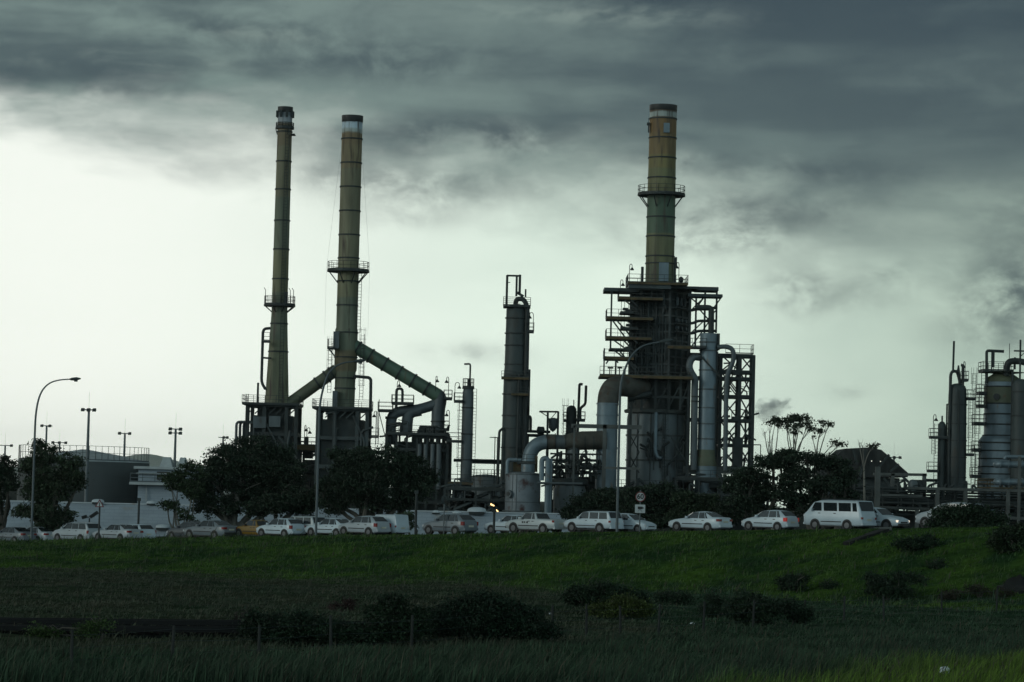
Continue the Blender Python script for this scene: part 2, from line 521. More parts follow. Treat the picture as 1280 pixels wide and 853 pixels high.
def tall_h(x, y, rs):
    return rs.uniform(.35, .95, len(x)) * (1 + .45 * vnoise(x, y, 31, 4, 3)) * .85 * (.92 - .62 * sstep((y - .55 * x - 74 + 6 * vnoise(x, y, 37, 5, 2)) / 28))


def tall_d(x, y, rs):
    lim = 112 + .95 * x
    return (rs.uniform(0, 1, len(x)) < np.clip((lim + 9 * vnoise(x, y, 35, 7, 3) - y) / 16 + .15, .04, 1) * (0.7 + .45 * vnoise(x, y, 33, 3, 2)))


def bank_d(x, y, rs):
    s, q = road_sq(x, y)
    return (q > 3.3) & (y > 100)


def bank_h(x, y, rs):
    s, q = road_sq(x, y)
    return rs.uniform(.06, .20, len(x)) * np.clip(1 + 1.0 * vnoise(x, y, 41, 2.0, 3), .25, 3) * np.where(vnoise(x, y, 43, 3.5, 2) > .62, 2.2, 1) * (1 - .45 * sstep((q - 20) / 14)) * (.3 + .7 * sstep((q - 3) / 6))


tag(scatter_grass(230000, (-40, 40, 76, 140), tall_h, .032, .55, 1, 'tall_grass', m_grass, tall_d), 'rank dark grass with seeding stems on the near flat before the fence', 'tall grass', kind='stuff')
tag(scatter_grass(250000, (-60, 60, 100, 250), bank_h, .055, .7, 2, 'bank_grass', m_grass, bank_d), 'short green grass covering the road bank and the flat below it', 'grass', kind='stuff')

# far hills, base colour paled to imitate distance haze
mh = pm('haze_paled_hill', (.32, .35, .32), rough=1, var=.2, scale=.002)
hx = np.linspace(-640, 640, 120)
V = []; Fs = []
for i, (pxh) in enumerate(np.linspace(-300, 700, 120)):
    t = 583 - 14 * math.exp(-((pxh - 184) / 46) ** 2) - 9 * math.exp(-((pxh - 105) / 45) ** 2) + 1.0 * math.sin(pxh * .06)
    if pxh > 260: t += (pxh - 260) * .12
    p = W(pxh, t, 9000); b = W(pxh, 640, 8500); c = W(pxh, 640, 9500)
    V += [(b.x, 8500, -10), (p.x, 9000, p.z), (c.x, 9500, -10)]
for i in range(119):
    a = i * 3; Fs += [(a, a + 3, a + 4, a + 1), (a + 1, a + 4, a + 5, a + 2)]
tag(np_mesh('hills', np.array(V), np.array(Fs), mh, smooth=True), kind='structure')
# ---------------------------------------------------------------- refinery
TAN = (.165, .158, .096); OLV = (.124, .144, .098); GRN = (.135, .20, .145); RST = (.33, .17, .07); WHT = (.42, .52, .58); BLK = (.02, .022, .022)
M = {}
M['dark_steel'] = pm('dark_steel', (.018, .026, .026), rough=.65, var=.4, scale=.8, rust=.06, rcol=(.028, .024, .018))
M['steel'] = pm('grey_steel', (.036, .050, .052), rough=.6, var=.35, scale=.7, rust=.08, rcol=(.036, .03, .022))
M['rail'] = pm('railing_steel', (.03, .036, .034), rough=.6)
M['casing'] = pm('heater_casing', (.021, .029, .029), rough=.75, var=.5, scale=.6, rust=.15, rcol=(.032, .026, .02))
M['green_duct'] = pm('green_duct_paint', (.07, .122, .085), rough=.55, var=.22, scale=.5, rust=.10, stretch=(1, 1, .4))
M['olive_duct'] = pm('olive_duct_paint', (.088, .102, .064), rough=.6, var=.25, scale=.5, rust=.12)
M['silver'] = pm('aluminium_cladding', (.145, .195, .222), rough=.48, metal=.3, var=.25, scale=.7, stretch=(1, 1, .4), rust=.06, rcol=(.16, .12, .09))
M['silver_dull'] = pm('weathered_cladding', (.085, .105, .112), rough=.55, metal=.25, var=.28, scale=.6, stretch=(1, 1, .35), rust=.12, rcol=(.05, .045, .036))
M['silver_red'] = pm('cladding_with_rust_patches', (.185, .215, .235), rough=.5, metal=.3, var=.25, scale=.45, rust=.3, rcol=(.062, .03, .028))
M['brown_duct'] = pm('rusty_brown_duct', (.060, .060, .050), rough=.7, var=.35, scale=.8, rust=.35, rcol=(.055, .034, .022))
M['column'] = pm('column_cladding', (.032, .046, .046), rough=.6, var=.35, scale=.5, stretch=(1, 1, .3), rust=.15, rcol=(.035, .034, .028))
M['yellow'] = pm('yellow_deck_edge', (.065, .048, .017), rough=.7, var=.5, scale=1, rust=.25)
M['concrete'] = pm('fireproof_concrete', (.078, .088, .084), rough=.9, var=.3, scale=.7)
M['white'] = pm('white_paint', (.44, .50, .53), rough=.6, var=.12, scale=.5, rust=.03, rcol=(.35, .33, .3))
M['tank_grey'] = pm('grey_tank_paint', (.058, .070, .072), rough=.7, var=.16, scale=.35, stretch=(1, 1, .2))
M['roofgrey'] = pm('tank_roof_paint', (.34, .38, .385), rough=.7, var=.12)
M['lamp_glow'] = pm('lit_lamp', (.8, .7, .5), emit=(1., .62, .22, 3.))
M['spot_white'] = pm('white_glow_spot', (.8, .8, .7), emit=(1., .98, .8, .8))  # emission for the added bright spots on the shed
M['galv'] = pm('galvanised_pole', (.085, .108, .118), rough=.5, metal=.2, var=.12)
M['dark'] = pm('dark_paint', (.018, .02, .02), rough=.5)


class PX:
    """photo-pixel rulers on a vertical plane at distance Y"""
    def __init__(s, Y): s.Y = Y; s.k = Y / F
    def x(s, px, py): return W(px, py, s.Y).x
    def z(s, px, py): return W(px, py, s.Y).z
    def p(s, px, py, dy=0.):
        a = W(px, py, s.Y); return Vector((a.x, s.Y + dy, a.z))


def platform(parent, x0, x1, y0, y1, z, t=.22, sides='LRFB', mat='dark_steel', edge=None, h=1.15):
    d = MB().box(x0, x1, y0, y1, z - t, z).build('platform', [M[mat]], parent)
    if edge:
        e = MB().box(x0 - .02, x1 + .02, y0 - .06, y0 - .01, z - t - .03, z + .05); e.build('deck_edge', [M[edge]], d)
    r = MB()
    for c, a, b in (('F', (x0, y0, z), (x1, y0, z)), ('B', (x0, y1, z), (x1, y1, z)), ('L', (x0, y0, z), (x0, y1, z)), ('R', (x1, y0, z), (x1, y1, z))):
        if c in sides: r.rail([a, b], h)
    r.build('railing', [M['rail']], d, smooth=False)
    return d


def ring_platform(parent, x, y, z, r0_, r1, t=.28, brackets=8, blen=1.6, h=1.15, a0=0., a1=2 * math.pi):
    n = 28; d = MB()
    full = a1 - a0 > 6.2
    an = np.linspace(a0, a1, n + 1)
    vs = []
    for q in an:
        c, s_ = math.cos(q), math.sin(q)
        vs += [(x + r0_ * c, y + r0_ * s_, z - t), (x + r1 * c, y + r1 * s_, z - t), (x + r1 * c, y + r1 * s_, z), (x + r0_ * c, y + r0_ * s_, z)]
    fs = []
    for i in range(n):
        b = i * 4
        for j in range(4): fs.append((b + j, b + (j + 1) % 4, b + 4 + (j + 1) % 4, b + 4 + j))
    if not full: fs += [(0, 3, 2, 1), (n * 4, n * 4 + 1, n * 4 + 2, n * 4 + 3)]
    d.add(vs, fs)
    for i in range(brackets):
        q = a0 + (a1 - a0) * (i + .5) / brackets; c, s_ = math.cos(q), math.sin(q)
        d.bar((x + r1 * .96 * c, y + r1 * .96 * s_, z - t), (x + r0_ * c, y + r0_ * s_, z - t - blen), .12)
    o = d.build('platform', [M['dark_steel']], parent)
    rl = MB(); rl.rail([(x + (r1 - .08) * math.cos(q), y + (r1 - .08) * math.sin(q), z) for q in np.linspace(a0, a1, 19)[:(-1 if full else None)]], h, closed=full)
    rl.build('railing', [M['rail']], o, smooth=False)
    return o


def goose_lamp(parent, x, y, z0, z1, dx=.8, lit=False):
    m = MB(); m.tube(fillet([(x, y, z0), (x, y, z1), (x + dx, y, z1), (x + dx, y, z1 - .5)], .5, 4), .05, 5)
    m.lathe(x + dx, y, [(.06, z1 - .45), (.28, z1 - .75), (.26, z1 - .85)], 8)
    return m.build('work_lamp', [M['dark_steel']], parent)


P4 = PX(400); K = P4.k

# ---- chimneys
def chimney(name, label, px_mid, py_mid, Yc, prof_px, bands, platforms, cap, joints):
    Q = PX(Yc); X = Q.x(px_mid, py_mid)
    zz = lambda py: Q.z(px_mid, py)
    zb = zz(max(p[1] for p in prof_px)); zt = zz(min(p[1] for p in prof_px))
    t = thing(name, label, 'chimney', (X, Yc, zb))
    prof = []
    for r, py in prof_px: prof.append((r * Q.k, zz(py)))
    prof.sort(key=lambda a: a[1])
    body = MB(); body.lathe(X, Yc, prof, 36)
    body.build('shaft', [stack_mat(name + '_paint', bands, zt - zb, 0)], t)

    def rad(py):
        z = zz(py)
        for (ra, za), (rb, zb_) in zip(prof, prof[1:]):
            if za <= z <= zb_: return ra + (rb - ra) * (z - za) / max(1e-6, zb_ - za)
        return prof[-1][0]
    jm = MB()
    for py in joints:
        r = rad(py) + .09; z = zz(py)
        vs = []
        n = 36
        for rr, z_ in ((r - .12, z - .09), (r, z - .09), (r, z + .09), (r - .12, z + .09)):
            vs += [(X + rr * math.cos(6.2832 * j / n), Yc + rr * math.sin(6.2832 * j / n), z_) for j in range(n)]
        jm.add(vs, [(i * n + j, i * n + (j + 1) % n, (i + 1) * n + (j + 1) % n, (i + 1) * n + j) for i in range(3) for j in range(n)])
    jm.each('flange_ring', [M['dark_steel']], t)
    c0, c1, cr_ = cap
    cm = MB(); r = cr_ * Q.k; z0, z1 = zz(c1), zz(c0)
    cm.lathe(X, Yc, [(r + .01, z0), (r + .06, z0 + .1), (r + .06, z1), (r - .25, z1), (r - .3, z1 - .8)], 36)
    cm.build('cap', [M['dark']], t)
    for py, R in platforms:
        ring_platform(t, X, Yc, zz(py), rad(py) + .02, R * Q.k, brackets=8 if R > 14 else 3, blen=1.6 if R > 22 else .8, h=1.15 if R > 14 else .6)
    return t, X, zz, rad, Q


t1, X1, z1, rad1, Q1 = chimney('tall_chimney', 'slimmest of the three tall chimneys, tan and olive, flaring at its foot', 351.3, 320, 400,
    [(9.0, 134), (9.1, 160), (9.6, 270), (10, 392), (10.6, 405), (15.2, 508)],
    [(0, (.1, .12, .13)), (.03, (.22, .25, .27)), (.055, (.16, .13, .075)), (.13, TAN), (.30, OLV), (.48, (.165, .162, .09)), (.62, OLV), (.78, (.14, .148, .088))],
    [(159, 11.8), (381, 19.8)], (134, 141, 9.1), [165, 202, 237, 276, 312, 349, 405, 440])
m = MB()
for q in range(0, 8):                                    # flare of instruments at the lip
    a = q * math.pi / 4 + .3
    m.box(X1 + 1.15 * math.cos(a) - .16, X1 + 1.15 * math.cos(a) + .16, 400 + 1.15 * math.sin(a) - .16, 400 + 1.15 * math.sin(a) + .16, z1(147), z1(139))
m.each('lip_bracket', [M['dark_steel']], t1)
m = MB(); xs_ = X1 - 18 * K
m.tube(fillet([(X1 - 13 * K, 397.6, z1(489)), (xs_ + .6, 397.6, z1(488)), (xs_, 397.6, z1(480)), (xs_, 397.6, z1(413)), (X1 - 9 * K, 397.8, z1(412))], .7), .2, 8)
m.bar((xs_, 397.6, z1(449)), (X1 - 8 * K, 398.6, z1(449)), .25); m.each('side_pipe', [M['dark_steel']], t1)
platform(t1, X1 - 19 * K, X1 - 9 * K, 397, 398.6, z1(428), sides='LF')
platform(t1, X1 - 5 * K + 13.5 * K, X1 + 14 * K, 398, 400, z1(169), t=.1, sides='', h=.5)
m = MB()
for dxp in (-17, 14, 18):
    m.tube([(X1 + dxp * K, 398.6, z1(381)), (X1 + dxp * K, 398.6, z1(364)), (X1 + (dxp - 2) * K, 398.6, z1(361))], .05, 5)
m.bar((X1 + 9 * K, 398.3, z1(381)), (X1 + 9 * K, 398.3, z1(366)), .5, .35); m.each('instrument_mast', [M['dark_steel']], t1)
MB().ladder(X1 + 5.5 * K, 398.35, z1(505), z1(383), cage=False).build('ladder', [M['dark_steel']], t1, smooth=False); MB().ladder(X1 + 4.5 * K, 398.75, z1(380), z1(160), cage=False).build('ladder', [M['dark_steel']], t1, smooth=False)

t2, X2, z2, rad2, Q2 = chimney('tall_chimney', 'tan chimney with a pale blue collar, green duct joining its right side', 435.5, 330, 400,
    [(12.9, 145), (13.1, 330), (13.2, 410), (14.2, 413), (14.2, 462), (12.9, 466), (12.6, 512)],
    [(0, (.03, .03, .03)), (.022, WHT), (.045, (.33, .38, .36)), (.058, (.175, .13, .07)), (.10, (.185, .15, .08)), (.18, TAN), (.50, (.168, .165, .092)), (.62, OLV), (.80, (.13, .11, .062)), (.87, OLV)],
    [(338, 26.5)], (145, 153, 13.0), [174, 204, 234, 264, 294, 323, 352, 382, 416, 447, 473, 486])
MB().ladder(X2 + 15.5 * K, 399.2, z2(416), z2(340), w=.45, cage=False).build('ladder', [M['dark_steel']], t2, smooth=False); MB().ladder(X2 + 21 * K, 398.9, z2(500), z2(418)).build('ladder', [M['dark_steel']], t2, smooth=False); MB().ladder(X2 - 19 * K, 398.9, z2(492), z2(430)).build('ladder', [M['dark_steel']], t2, smooth=False)
platform(t2, X2 - 22 * K, X2 - 13 * K, 397.5, 400, z2(436), sides='LF')
m = MB(); m.bar((X2 - 21 * K, 398, z2(437)), (X2 - 13.5 * K, 398.6, z2(446)), .15); m.box(X2 - 15.2 * K, X2 - 8 * K, 397.9, 398.4, z2(437), z2(416)); m.box(X2 - 14 * K, X2 - 8 * K, 397.6, 398.6, z2(510), z2(490)); m.each('instrument_box', [M['silver_dull']], t2)
m = MB(); m.tube(fillet([(X2 + 11 * K, 398, z2(471)), (X2 + 33 * K, 398, z2(472.5)), (X2 + 34 * K, 398, z2(548))], .5), .22, 8); m.each('side_pipe', [M['dark_steel']], t2)
m = MB()
for sg, a, b in ((-1, (-13.5, 190), (-27, 335)), (1, (13.5, 190), (27, 335))):
    m.tube([(X2 + a[0] * K, 400, z2(a[1])), (X2 + b[0] * K, 399.5, z2(b[1])), (X2 + b[0] * K, 399.5, z2(420))], .012, 4)
m.each('guy_wire', [M['steel']], t2)

t3, X3, z3, rad3, Q3 = chimney('tall_chimney', 'stoutest chimney, orange and green above the scaffolded heater tower, one ringed gallery', 826.8, 245, 400,
    [(17.0, 132), (17.2, 205), (17.7, 243), (17.9, 356), (17.9, 362)],
    [(0, (.08, .055, .035)), (.038, (.33, .38, .36)), (.068, (.175, .108, .042)), (.15, (.17, .120, .050)), (.27, (.165, .142, .056)), (.345, (.14, .142, .066)), (.40, (.148, .145, .068)), (.475, (.062, .105, .068)), (.60, (.07, .108, .07)), (.70, (.125, .130, .066)), (.87, (.092, .112, .064))],
    [(243, 30)], (132, 139, 17.0), [149, 173, 198, 223, 272, 296, 321, 330])
m = MB(); m.box(X3 + 0 * K, X3 + 7.5 * K, 397.92, 398.4, z3(168), z3(156)); m.box(X3 - 2 * K, X3 + 10 * K, 397.75, 398.6, z3(353), z3(330)); m.each('inspection_plate', [M['silver']], t3)
m = MB(); m.box(X3 - 20.5 * K, X3 - 17 * K, 398.9, 399.6, z3(158), z3(155)); m.box(X3 - 19 * K, X3 - 17.6 * K, 399, 399.5, z3(167), z3(155)); m.bar((X3 - 18.6 * K, 399.2, z3(155)), (X3 - 18.6 * K, 399.2, z3(149)), .06); m.each('instrument_box', [M['dark_steel']], t3)
m = MB(); m.bar((X3 + 18.6 * K, 399, z3(358)), (X3 + 18.6 * K, 399, z3(323)), .28); m.bar((X3 + 19.5 * K, 399, z3(333)), (X3 + 19.5 * K, 399, z3(322)), .3); m.each('side_pipe', [M['dark_steel']], t3)

# ---- furnace bodies under the two left chimneys
GZ4 = 2.6


def corner_frame(m, x0, x1, y0, y1, z0, z1_, w=.4, levels=(), brace=True):
    for x in (x0, x1):
        for y in (y0, y1): m.bar((x, y, z0), (x, y, z1_), w)
    for z in list(levels) + [z1_]:
        for y in (y0, y1): m.bar((x0, y, z), (x1, y, z), w * .8, w)
        for x in (x0, x1): m.bar((x, y0, z), (x, y1, z), w * .8, w)


def furnace(label, pxl, pxr, pyt, Yc, dep, seed, mk):
    Q = PX(Yc); x0, x1 = Q.x(pxl, 540), Q.x(pxr, 540); zt = Q.z((pxl + pxr) / 2, pyt)
    y0, y1 = Yc - dep / 2, Yc + dep / 2
    t = thing('process_furnace', label, 'furnace', ((x0 + x1) / 2, Yc, GZ4))
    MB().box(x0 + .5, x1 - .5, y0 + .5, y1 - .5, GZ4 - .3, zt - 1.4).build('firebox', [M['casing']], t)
    MB().box(x0 + 1.2, x1 - 1.2, y0 + 1.2, y1 - 1.2, zt - 1.4, zt - .3).build('breeching', [M['dark_steel']], t)
    m = MB(); xm = x0 + (x1 - x0) * .34; xq = x0 + (x1 - x0) * .80
    corner_frame(m, x0, x1, y0, y1, GZ4 - .3, zt, .5, [zt - 4, zt - 8])
    for x in (xm, xq): m.bar((x, y0, GZ4), (x, y0, zt), .5)
    for i in range(7):
        a = x0 + (x1 - x0) * i / 7; b = x0 + (x1 - x0) * (i + 1) / 7
        m.bar((a, y0, zt - 1.2), (b, y0, zt - .3), .15)
    m.build('support_frame', [M[mk]], t)
    rs = random.Random(seed); pm_ = MB()
    for i in range(9):
        x = rs.uniform(x0, x1); zb = rs.uniform(GZ4, zt - 6); pm_.tube(fillet([(x, y0 - .3, zb), (x, y0 - .3, zb + rs.uniform(2, 6)), (x + rs.uniform(-2, 2), y0 - .3, zb + rs.uniform(4, 6))], .4, 3), rs.uniform(.08, .2), 6)
    pm_.build('burner_pipe', [M['steel']], t)
    platform(t, x0 - .8, x1 + .4, y0 - .8, y1 + .6, zt + .22, t=.2)
    return t, x0, x1, y0, y1, zt, Q


tf, x0, x1, y0, y1, zt, Q = furnace('dark furnace block under the slimmest chimney, hooped pipes on its left side', 312, 372, 508, 400, 7, 1, 'dark_steel')
m = MB()
for i in range(4):
    a = Q.x(297 + 4.2 * i, 540); m.tube(fillet([(a, 398 + .5 * i, GZ4), (a, 398 + .5 * i, Q.z(298, 528)), (x0 + .6, 398 + .5 * i, Q.z(300, 528))], .5, 4), .19, 8)
m.each('hooped_pipe', [M['silver_dull']], tf)
m = MB(); m.bar((Q.x(325, 495), 396.4, zt), (Q.x(325, 495), 396.4, Q.z(325, 480)), .28); m.bar((Q.x(311, 500), 396, zt - 8), (Q.x(311, 500), 396, Q.z(311, 494)), .1); m.bar((Q.x(313.5, 500), 396, zt - 8), (Q.x(313.5, 500), 396, Q.z(313, 494)), .1); m.each('vent_pole', [M['dark_steel']], tf)
m = MB(); m.box(x0 + .8, x0 + 2.6, y0 - .5, y0 + .2, zt - 3.2, zt - 1.6); m.box(x0 + 3, x0 + 4.6, y0 - .6, y0 + .2, zt - 3, zt - 1.5); m.each('instrument_box', [M['silver_dull']], tf)
tf2, x0, x1, y0, y1, zt, Q = furnace('dark open framed furnace under the middle chimney, grey columns at its front', 399, 460, 513, 400, 7, 2, 'steel')
platform(tf2, Q.x(462, 545), Q.x(474, 545), 397, 399, Q.z(466, 546), sides='LFR'); goose_lamp(tf2, Q.x(473, 530), 397.2, Q.z(470, 546), Q.z(470, 515), -.5)
# gangway between the furnaces
tg = thing('gangway', 'low railed gangway bridging the two left furnaces, small box on it', 'walkway', P4.p(385, 640))
a, b = P4.x(370, 557), P4.x(400, 557); zg = P4.z(385, 557)
MB().box(a, b, 398.6, 400, zg - .7, zg).build('deck', [M['yellow']], tg)
m = MB(); m.rail([(a, 398.7, zg), (b, 398.7, zg)]); m.rail([(a, 399.9, zg), (b, 399.9, zg)]); m.build('railing', [M['rail']], tg, smooth=False)
m = MB(); m.box(P4.x(381, 550), P4.x(386, 550), 398.9, 399.7, zg, zg + 1.2); m.build('control_box', [M['dark_steel']], tg)
m = MB(); m.bar((a + .4, 399.4, GZ4), (a + .4, 399.4, zg - .7), .35); m.bar((b - .4, 399.4, GZ4), (b - .4, 399.4, zg - .7), .35); m.build('trestle', [M['dark_steel']], tg)
goose_lamp(tg, P4.x(381, 545), 399.3, zg, P4.z(381, 532), .2); goose_lamp(tg, P4.x(384, 545), 399.3, zg, P4.z(384, 535), .4)


# ---- sloping flue ducts
def duct(name, label, pts, r, mk, rings, Y=400):
    base = pts[-1] if pts[-1].z < pts[0].z else pts[0]
    t = thing(name, label, 'duct', base)
    MB().tube(pts, r, 20).build('duct_shell', [M[mk]], t)
    a, b = Vector(pts[0]), Vector(pts[-1])
    m = MB(); d = (b - a).normalized()
    for f in rings:
        c = a.lerp(b, f); m.tube([c - d * .12, c + d * .12], r + .14, 20)
    m.each('flange_ring', [M['dark_steel']], t)
    return t


duct('flue_duct', 'straight olive flue duct climbing right from the left furnace to the middle chimney', [P4.p(358, 507.5), P4.p(421, 462)], 7.6 * K, 'olive_duct', [.62, .80, .9])
duct('flue_duct', 'long green flue duct sloping down right from the middle chimney', [P4.p(442, 432.5), P4.p(548, 495)], 8.6 * K, 'green_duct', [.05, .20, .37, .54, .70, .86])

# ---- heat exchanger group with the looped ducts
Q = P4; t = thing('heat_exchanger', 'exchanger block with thick looped ducts below the end of the green flue', 'heat exchanger', (Q.x(520, 640), 400, GZ4))
m = MB(); r = 8.4 * K
xv = Q.x(547.5, 525)
m.tube(fillet([Q.p(544, 492.5), Q.p(551, 497), (xv, 400, Q.z(548, 512)), (xv, 400, Q.z(548, 546))], .8, 6), r, 20); m.build('riser_duct', [M['silver_dull']], t)
m = MB(); m.tube(fillet([Q.p(549, 503.5), Q.p(538, 508), Q.p(520, 513), Q.p(499, 514), Q.p(489, 520), (Q.x(488.5, 540), 400, Q.z(488, 556))], 1.2, 8), [7.6 * K] * 2 + [7 * K] * 60 if False else 6.6 * K, 18)
m.tube(fillet([Q.p(526, 513), Q.p(510, 516), (Q.x(508, 535), 400, Q.z(508, 545))], 1.0, 6), 7.2 * K, 18); m.each('looped_duct', [M['silver_dull']], t)
m = MB(); m.lathe(xv, 400, [(r + .18, Q.z(548, 541)), (r + .18, Q.z(548, 537.5))], 20); m.lathe(Q.x(489, 525), 400, [(6.6 * K + .12, Q.z(489, 524)), (6.6 * K + .12, Q.z(489, 521))], 18)
m.lathe(xv, 400, [(r + .1, Q.z(548, 528)), (r + .1, Q.z(548, 526.5))], 20); m.each('flange_ring', [M['dark_steel']], t)
m = MB(); m.tube(fillet([(Q.x(496, 500), 398.5, Q.z(496, 512)), (Q.x(496, 495), 398.5, Q.z(496, 486.5)), (Q.x(503.5, 495), 398.5, Q.z(503, 486.5)), (Q.x(503.5, 500), 398.5, Q.z(503, 505))], .4, 3), .2, 8); m.each('hooped_pipe', [M['dark_steel']], t)
xl, xr = Q.x(484, 560), Q.x(560, 560); zt = Q.z(520, 543)
MB().box(xl + 1, xr + .5, 398.4, 403, GZ4, Q.z(520, 553)).build('exchanger_box', [M['casing']], t)
m = MB(); rs = random.Random(81)
for i in range(7):
    x = xl + 3.4 + i * .85; m.box(x, x + rs.uniform(.4, .8), 400, 402, Q.z(520, 553), Q.z(520, 553) + rs.uniform(.6, 1.7))
m.each('valve_box', [M['dark_steel']], t)
m = MB(); corner_frame(m, xl, xr, 397, 404, GZ4, zt, .4, [zt - 2.2, zt - 6, zt - 9.5])
for i in range(1, 6):
    x = xl + (xr - xl) * i / 6; m.bar((x, 397, GZ4), (x, 397, zt), .3)
m.box(Q.x(520, 545), xr - .2, 396.9, 397.2, Q.z(520, 549), zt - .1)
m.build('support_frame', [M['dark_steel']], t)
m = MB()
for px in (525, 532.5, 541, 548.5): m.tube([(Q.x(px, 580), 396.5, Q.z(px, 604)), (Q.x(px, 580), 396.5, Q.z(px, 556))], .3, 10)
m.tube([(Q.x(549, 600), 396.5, Q.z(548, 612)), (Q.x(549, 600), 396.5, Q.z(548, 556))], .32, 10); m.each('exchanger_tube', [M['silver_dull']], t)
m = MB(); rs = random.Random(8)
for i in range(26):
    x = rs.uniform(xl, xr); z = rs.uniform(zt - 4, zt + .2); m.tube(fillet([(x, 396.8 + rs.uniform(0, 2), z), (x, 397.5, z + rs.uniform(.6, 1.8)), (x + rs.uniform(-2.5, 2.5), 397.5, z + rs.uniform(.8, 2))], .3, 3), rs.uniform(.06, .18), 6)
for i in range(10):
    x = rs.uniform(xl + 4, xr - 2); m.lathe(x, 399, [(.05, zt), (.3, zt + .2), (.3, zt + 1), (.1, zt + 1.2)], 8)
m.build('pipework', [M['dark_steel']], t)['kind'] = 'stuff'
platform(t, Q.x(490, 506), Q.x(517, 506), 398, 401, Q.z(503, 504.5)); platform(t, Q.x(473, 513), Q.x(491, 513), 398, 401, Q.z(481, 513.5)); platform(t, Q.x(555, 499), Q.x(565, 499), 398, 401, Q.z(560, 498.5)); platform(t, Q.x(554, 537), Q.x(561.5, 537), 398, 400.5, Q.z(558, 537)); platform(t, xl, xr, 396, 397.4, zt, sides='LFR')
goose_lamp(t, Q.x(497, 490), 398, Q.z(497, 504), Q.z(497, 477), .3); goose_lamp(t, Q.x(545, 480), 398.5, Q.z(545, 490), Q.z(545, 471), .2); goose_lamp(t, Q.x(561, 485), 398.5, Q.z(560, 498), Q.z(560, 472), -.3); goose_lamp(t, Q.x(562, 525), 398.5, Q.z(560, 537), Q.z(561, 513.5), -.4)
m = MB(); m.bar((Q.x(473, 540), 398, Q.z(473, 513)), (Q.x(482, 540), 398, Q.z(480, 545)), .12); m.bar((Q.x(471, 530), 398, Q.z(471, 556)), (Q.x(471, 530), 398, Q.z(471, 516)), .12); m.bar((Q.x(474, 530), 398, Q.z(471, 556)), (Q.x(474, 530), 398, Q.z(471, 500)), .1); m.build('davit', [M['dark_steel']], t)


# ---- vertical columns
def column(name, label, px, py_ref, Yc, prof, mk, cat='column', n=24, lens=None):
    """prof: list of (radius px, y px)"""
    Q = PX(Yc); X = Q.x(px, py_ref); zz = lambda py: Q.z(px, py)
    t = thing(name, label, cat, (X, Yc, GZ4))
    pr = sorted([(r_ * Q.k, zz(py)) for r_, py in prof], key=lambda a: a[1])
    if pr[0][1] > GZ4: pr = [(pr[0][0], GZ4 - .2)] + pr
    MB().lathe(X, Yc, pr, n).build('shell', [M[mk]], t)
    return t, X, zz, Q


def rings(t, X, Yc, lst, mk='dark_steel'):
    m = MB()
    for r_, z in lst: m.lathe(X, Yc, [(r_ + .02, z - .09), (r_ + .09, z - .08), (r_ + .09, z + .08), (r_ + .02, z + .09)], 24)
    m.each('stiffening_ring', [M[mk]], t)


t, X, zz, Q = column('small_column', 'thin grey column with a mast and railed top, right of the looped ducts', 584, 540, 396, [(2.5, 484), (6, 486.5), (6.9, 491), (7.2, 560), (7.2, 640)], 'silver_dull')
ring_platform(t, X, 396, zz(484), .1, 7.6 * Q.k, brackets=0); platform(t, X - 17.5 * Q.k, X - 6.5 * Q.k, 395, 397, zz(502)); platform(t, X - 26 * Q.k, X - 6.5 * Q.k, 395, 397, zz(552)); platform(t, X - 22 * Q.k, X + 9 * Q.k, 394.6, 397, zz(604), edge='yellow')
m = MB(); m.tube(fillet([(X + .2, 396, zz(484)), (X + .2, 396, zz(455)), (X - 6 * Q.k, 396, zz(455.5))], .2, 2), .13, 6); m.lathe(X + .1, 396, [(.35, zz(486)), (.22, zz(478)), (.22, zz(474))], 8); m.build('vent_mast', [M['dark_steel']], t)
MB().ladder(X - 8.6 * Q.k, 395.6, zz(602), zz(503)).build('ladder', [M['dark_steel']], t, smooth=False); MB().ladder(X + 8.4 * Q.k, 395.8, zz(640), zz(486), cage=False).build('ladder', [M['dark_steel']], t, smooth=False)
goose_lamp(t, X - 16.5 * Q.k, 395.2, zz(502), zz(479), .6)
rings(t, X, 396, [(7.0 * Q.k, zz(p)) for p in (510, 543, 575)])

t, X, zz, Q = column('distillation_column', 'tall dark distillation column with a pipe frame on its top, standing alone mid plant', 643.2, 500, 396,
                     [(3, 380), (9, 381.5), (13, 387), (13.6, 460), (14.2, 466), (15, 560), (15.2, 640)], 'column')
rings(t, X, 396, [(13.6 * Q.k, zz(p)) for p in (398, 417, 432, 456, 470)] + [(15 * Q.k, zz(p)) for p in (493, 520, 536, 560)])
platform(t, X - 17 * Q.k, X + 17 * Q.k, 394.2, 398, zz(383)); platform(t, X + 13 * Q.k, X + 22 * Q.k, 394.6, 397, zz(414)); platform(t, X - 17 * Q.k, X + 17 * Q.k, 394, 396, zz(473), sides='F', edge='yellow', h=.9); platform(t, X - 4 * Q.k, X + 17 * Q.k, 393.6, 396, zz(493), sides='F', edge='yellow', h=.9)
m = MB(); a = .24
m.tube([(X - 13 * Q.k, 395.2, zz(383)), (X - 13 * Q.k, 395.2, zz(345))], .17, 6); m.bar((X - 13.4 * Q.k, 395.2, zz(345.5)), (X + 4.5 * Q.k, 395.2, zz(345.5)), .25)
m.bar((X - 9 * Q.k, 395.2, zz(354)), (X - 13 * Q.k, 395.2, zz(354)), .1); m.bar((X - 1 * Q.k, 395.2, zz(371)), (X - 1 * Q.k, 395.2, zz(346)), .3); m.bar((X + 3 * Q.k, 395.2, zz(368)), (X + 3 * Q.k, 395.2, zz(344)), .35); m.bar((X - 1 * Q.k, 395.2, zz(366)), (X + 8 * Q.k, 395.2, zz(371)), .35); m.build('lifting_frame', [M['dark_steel']], t)
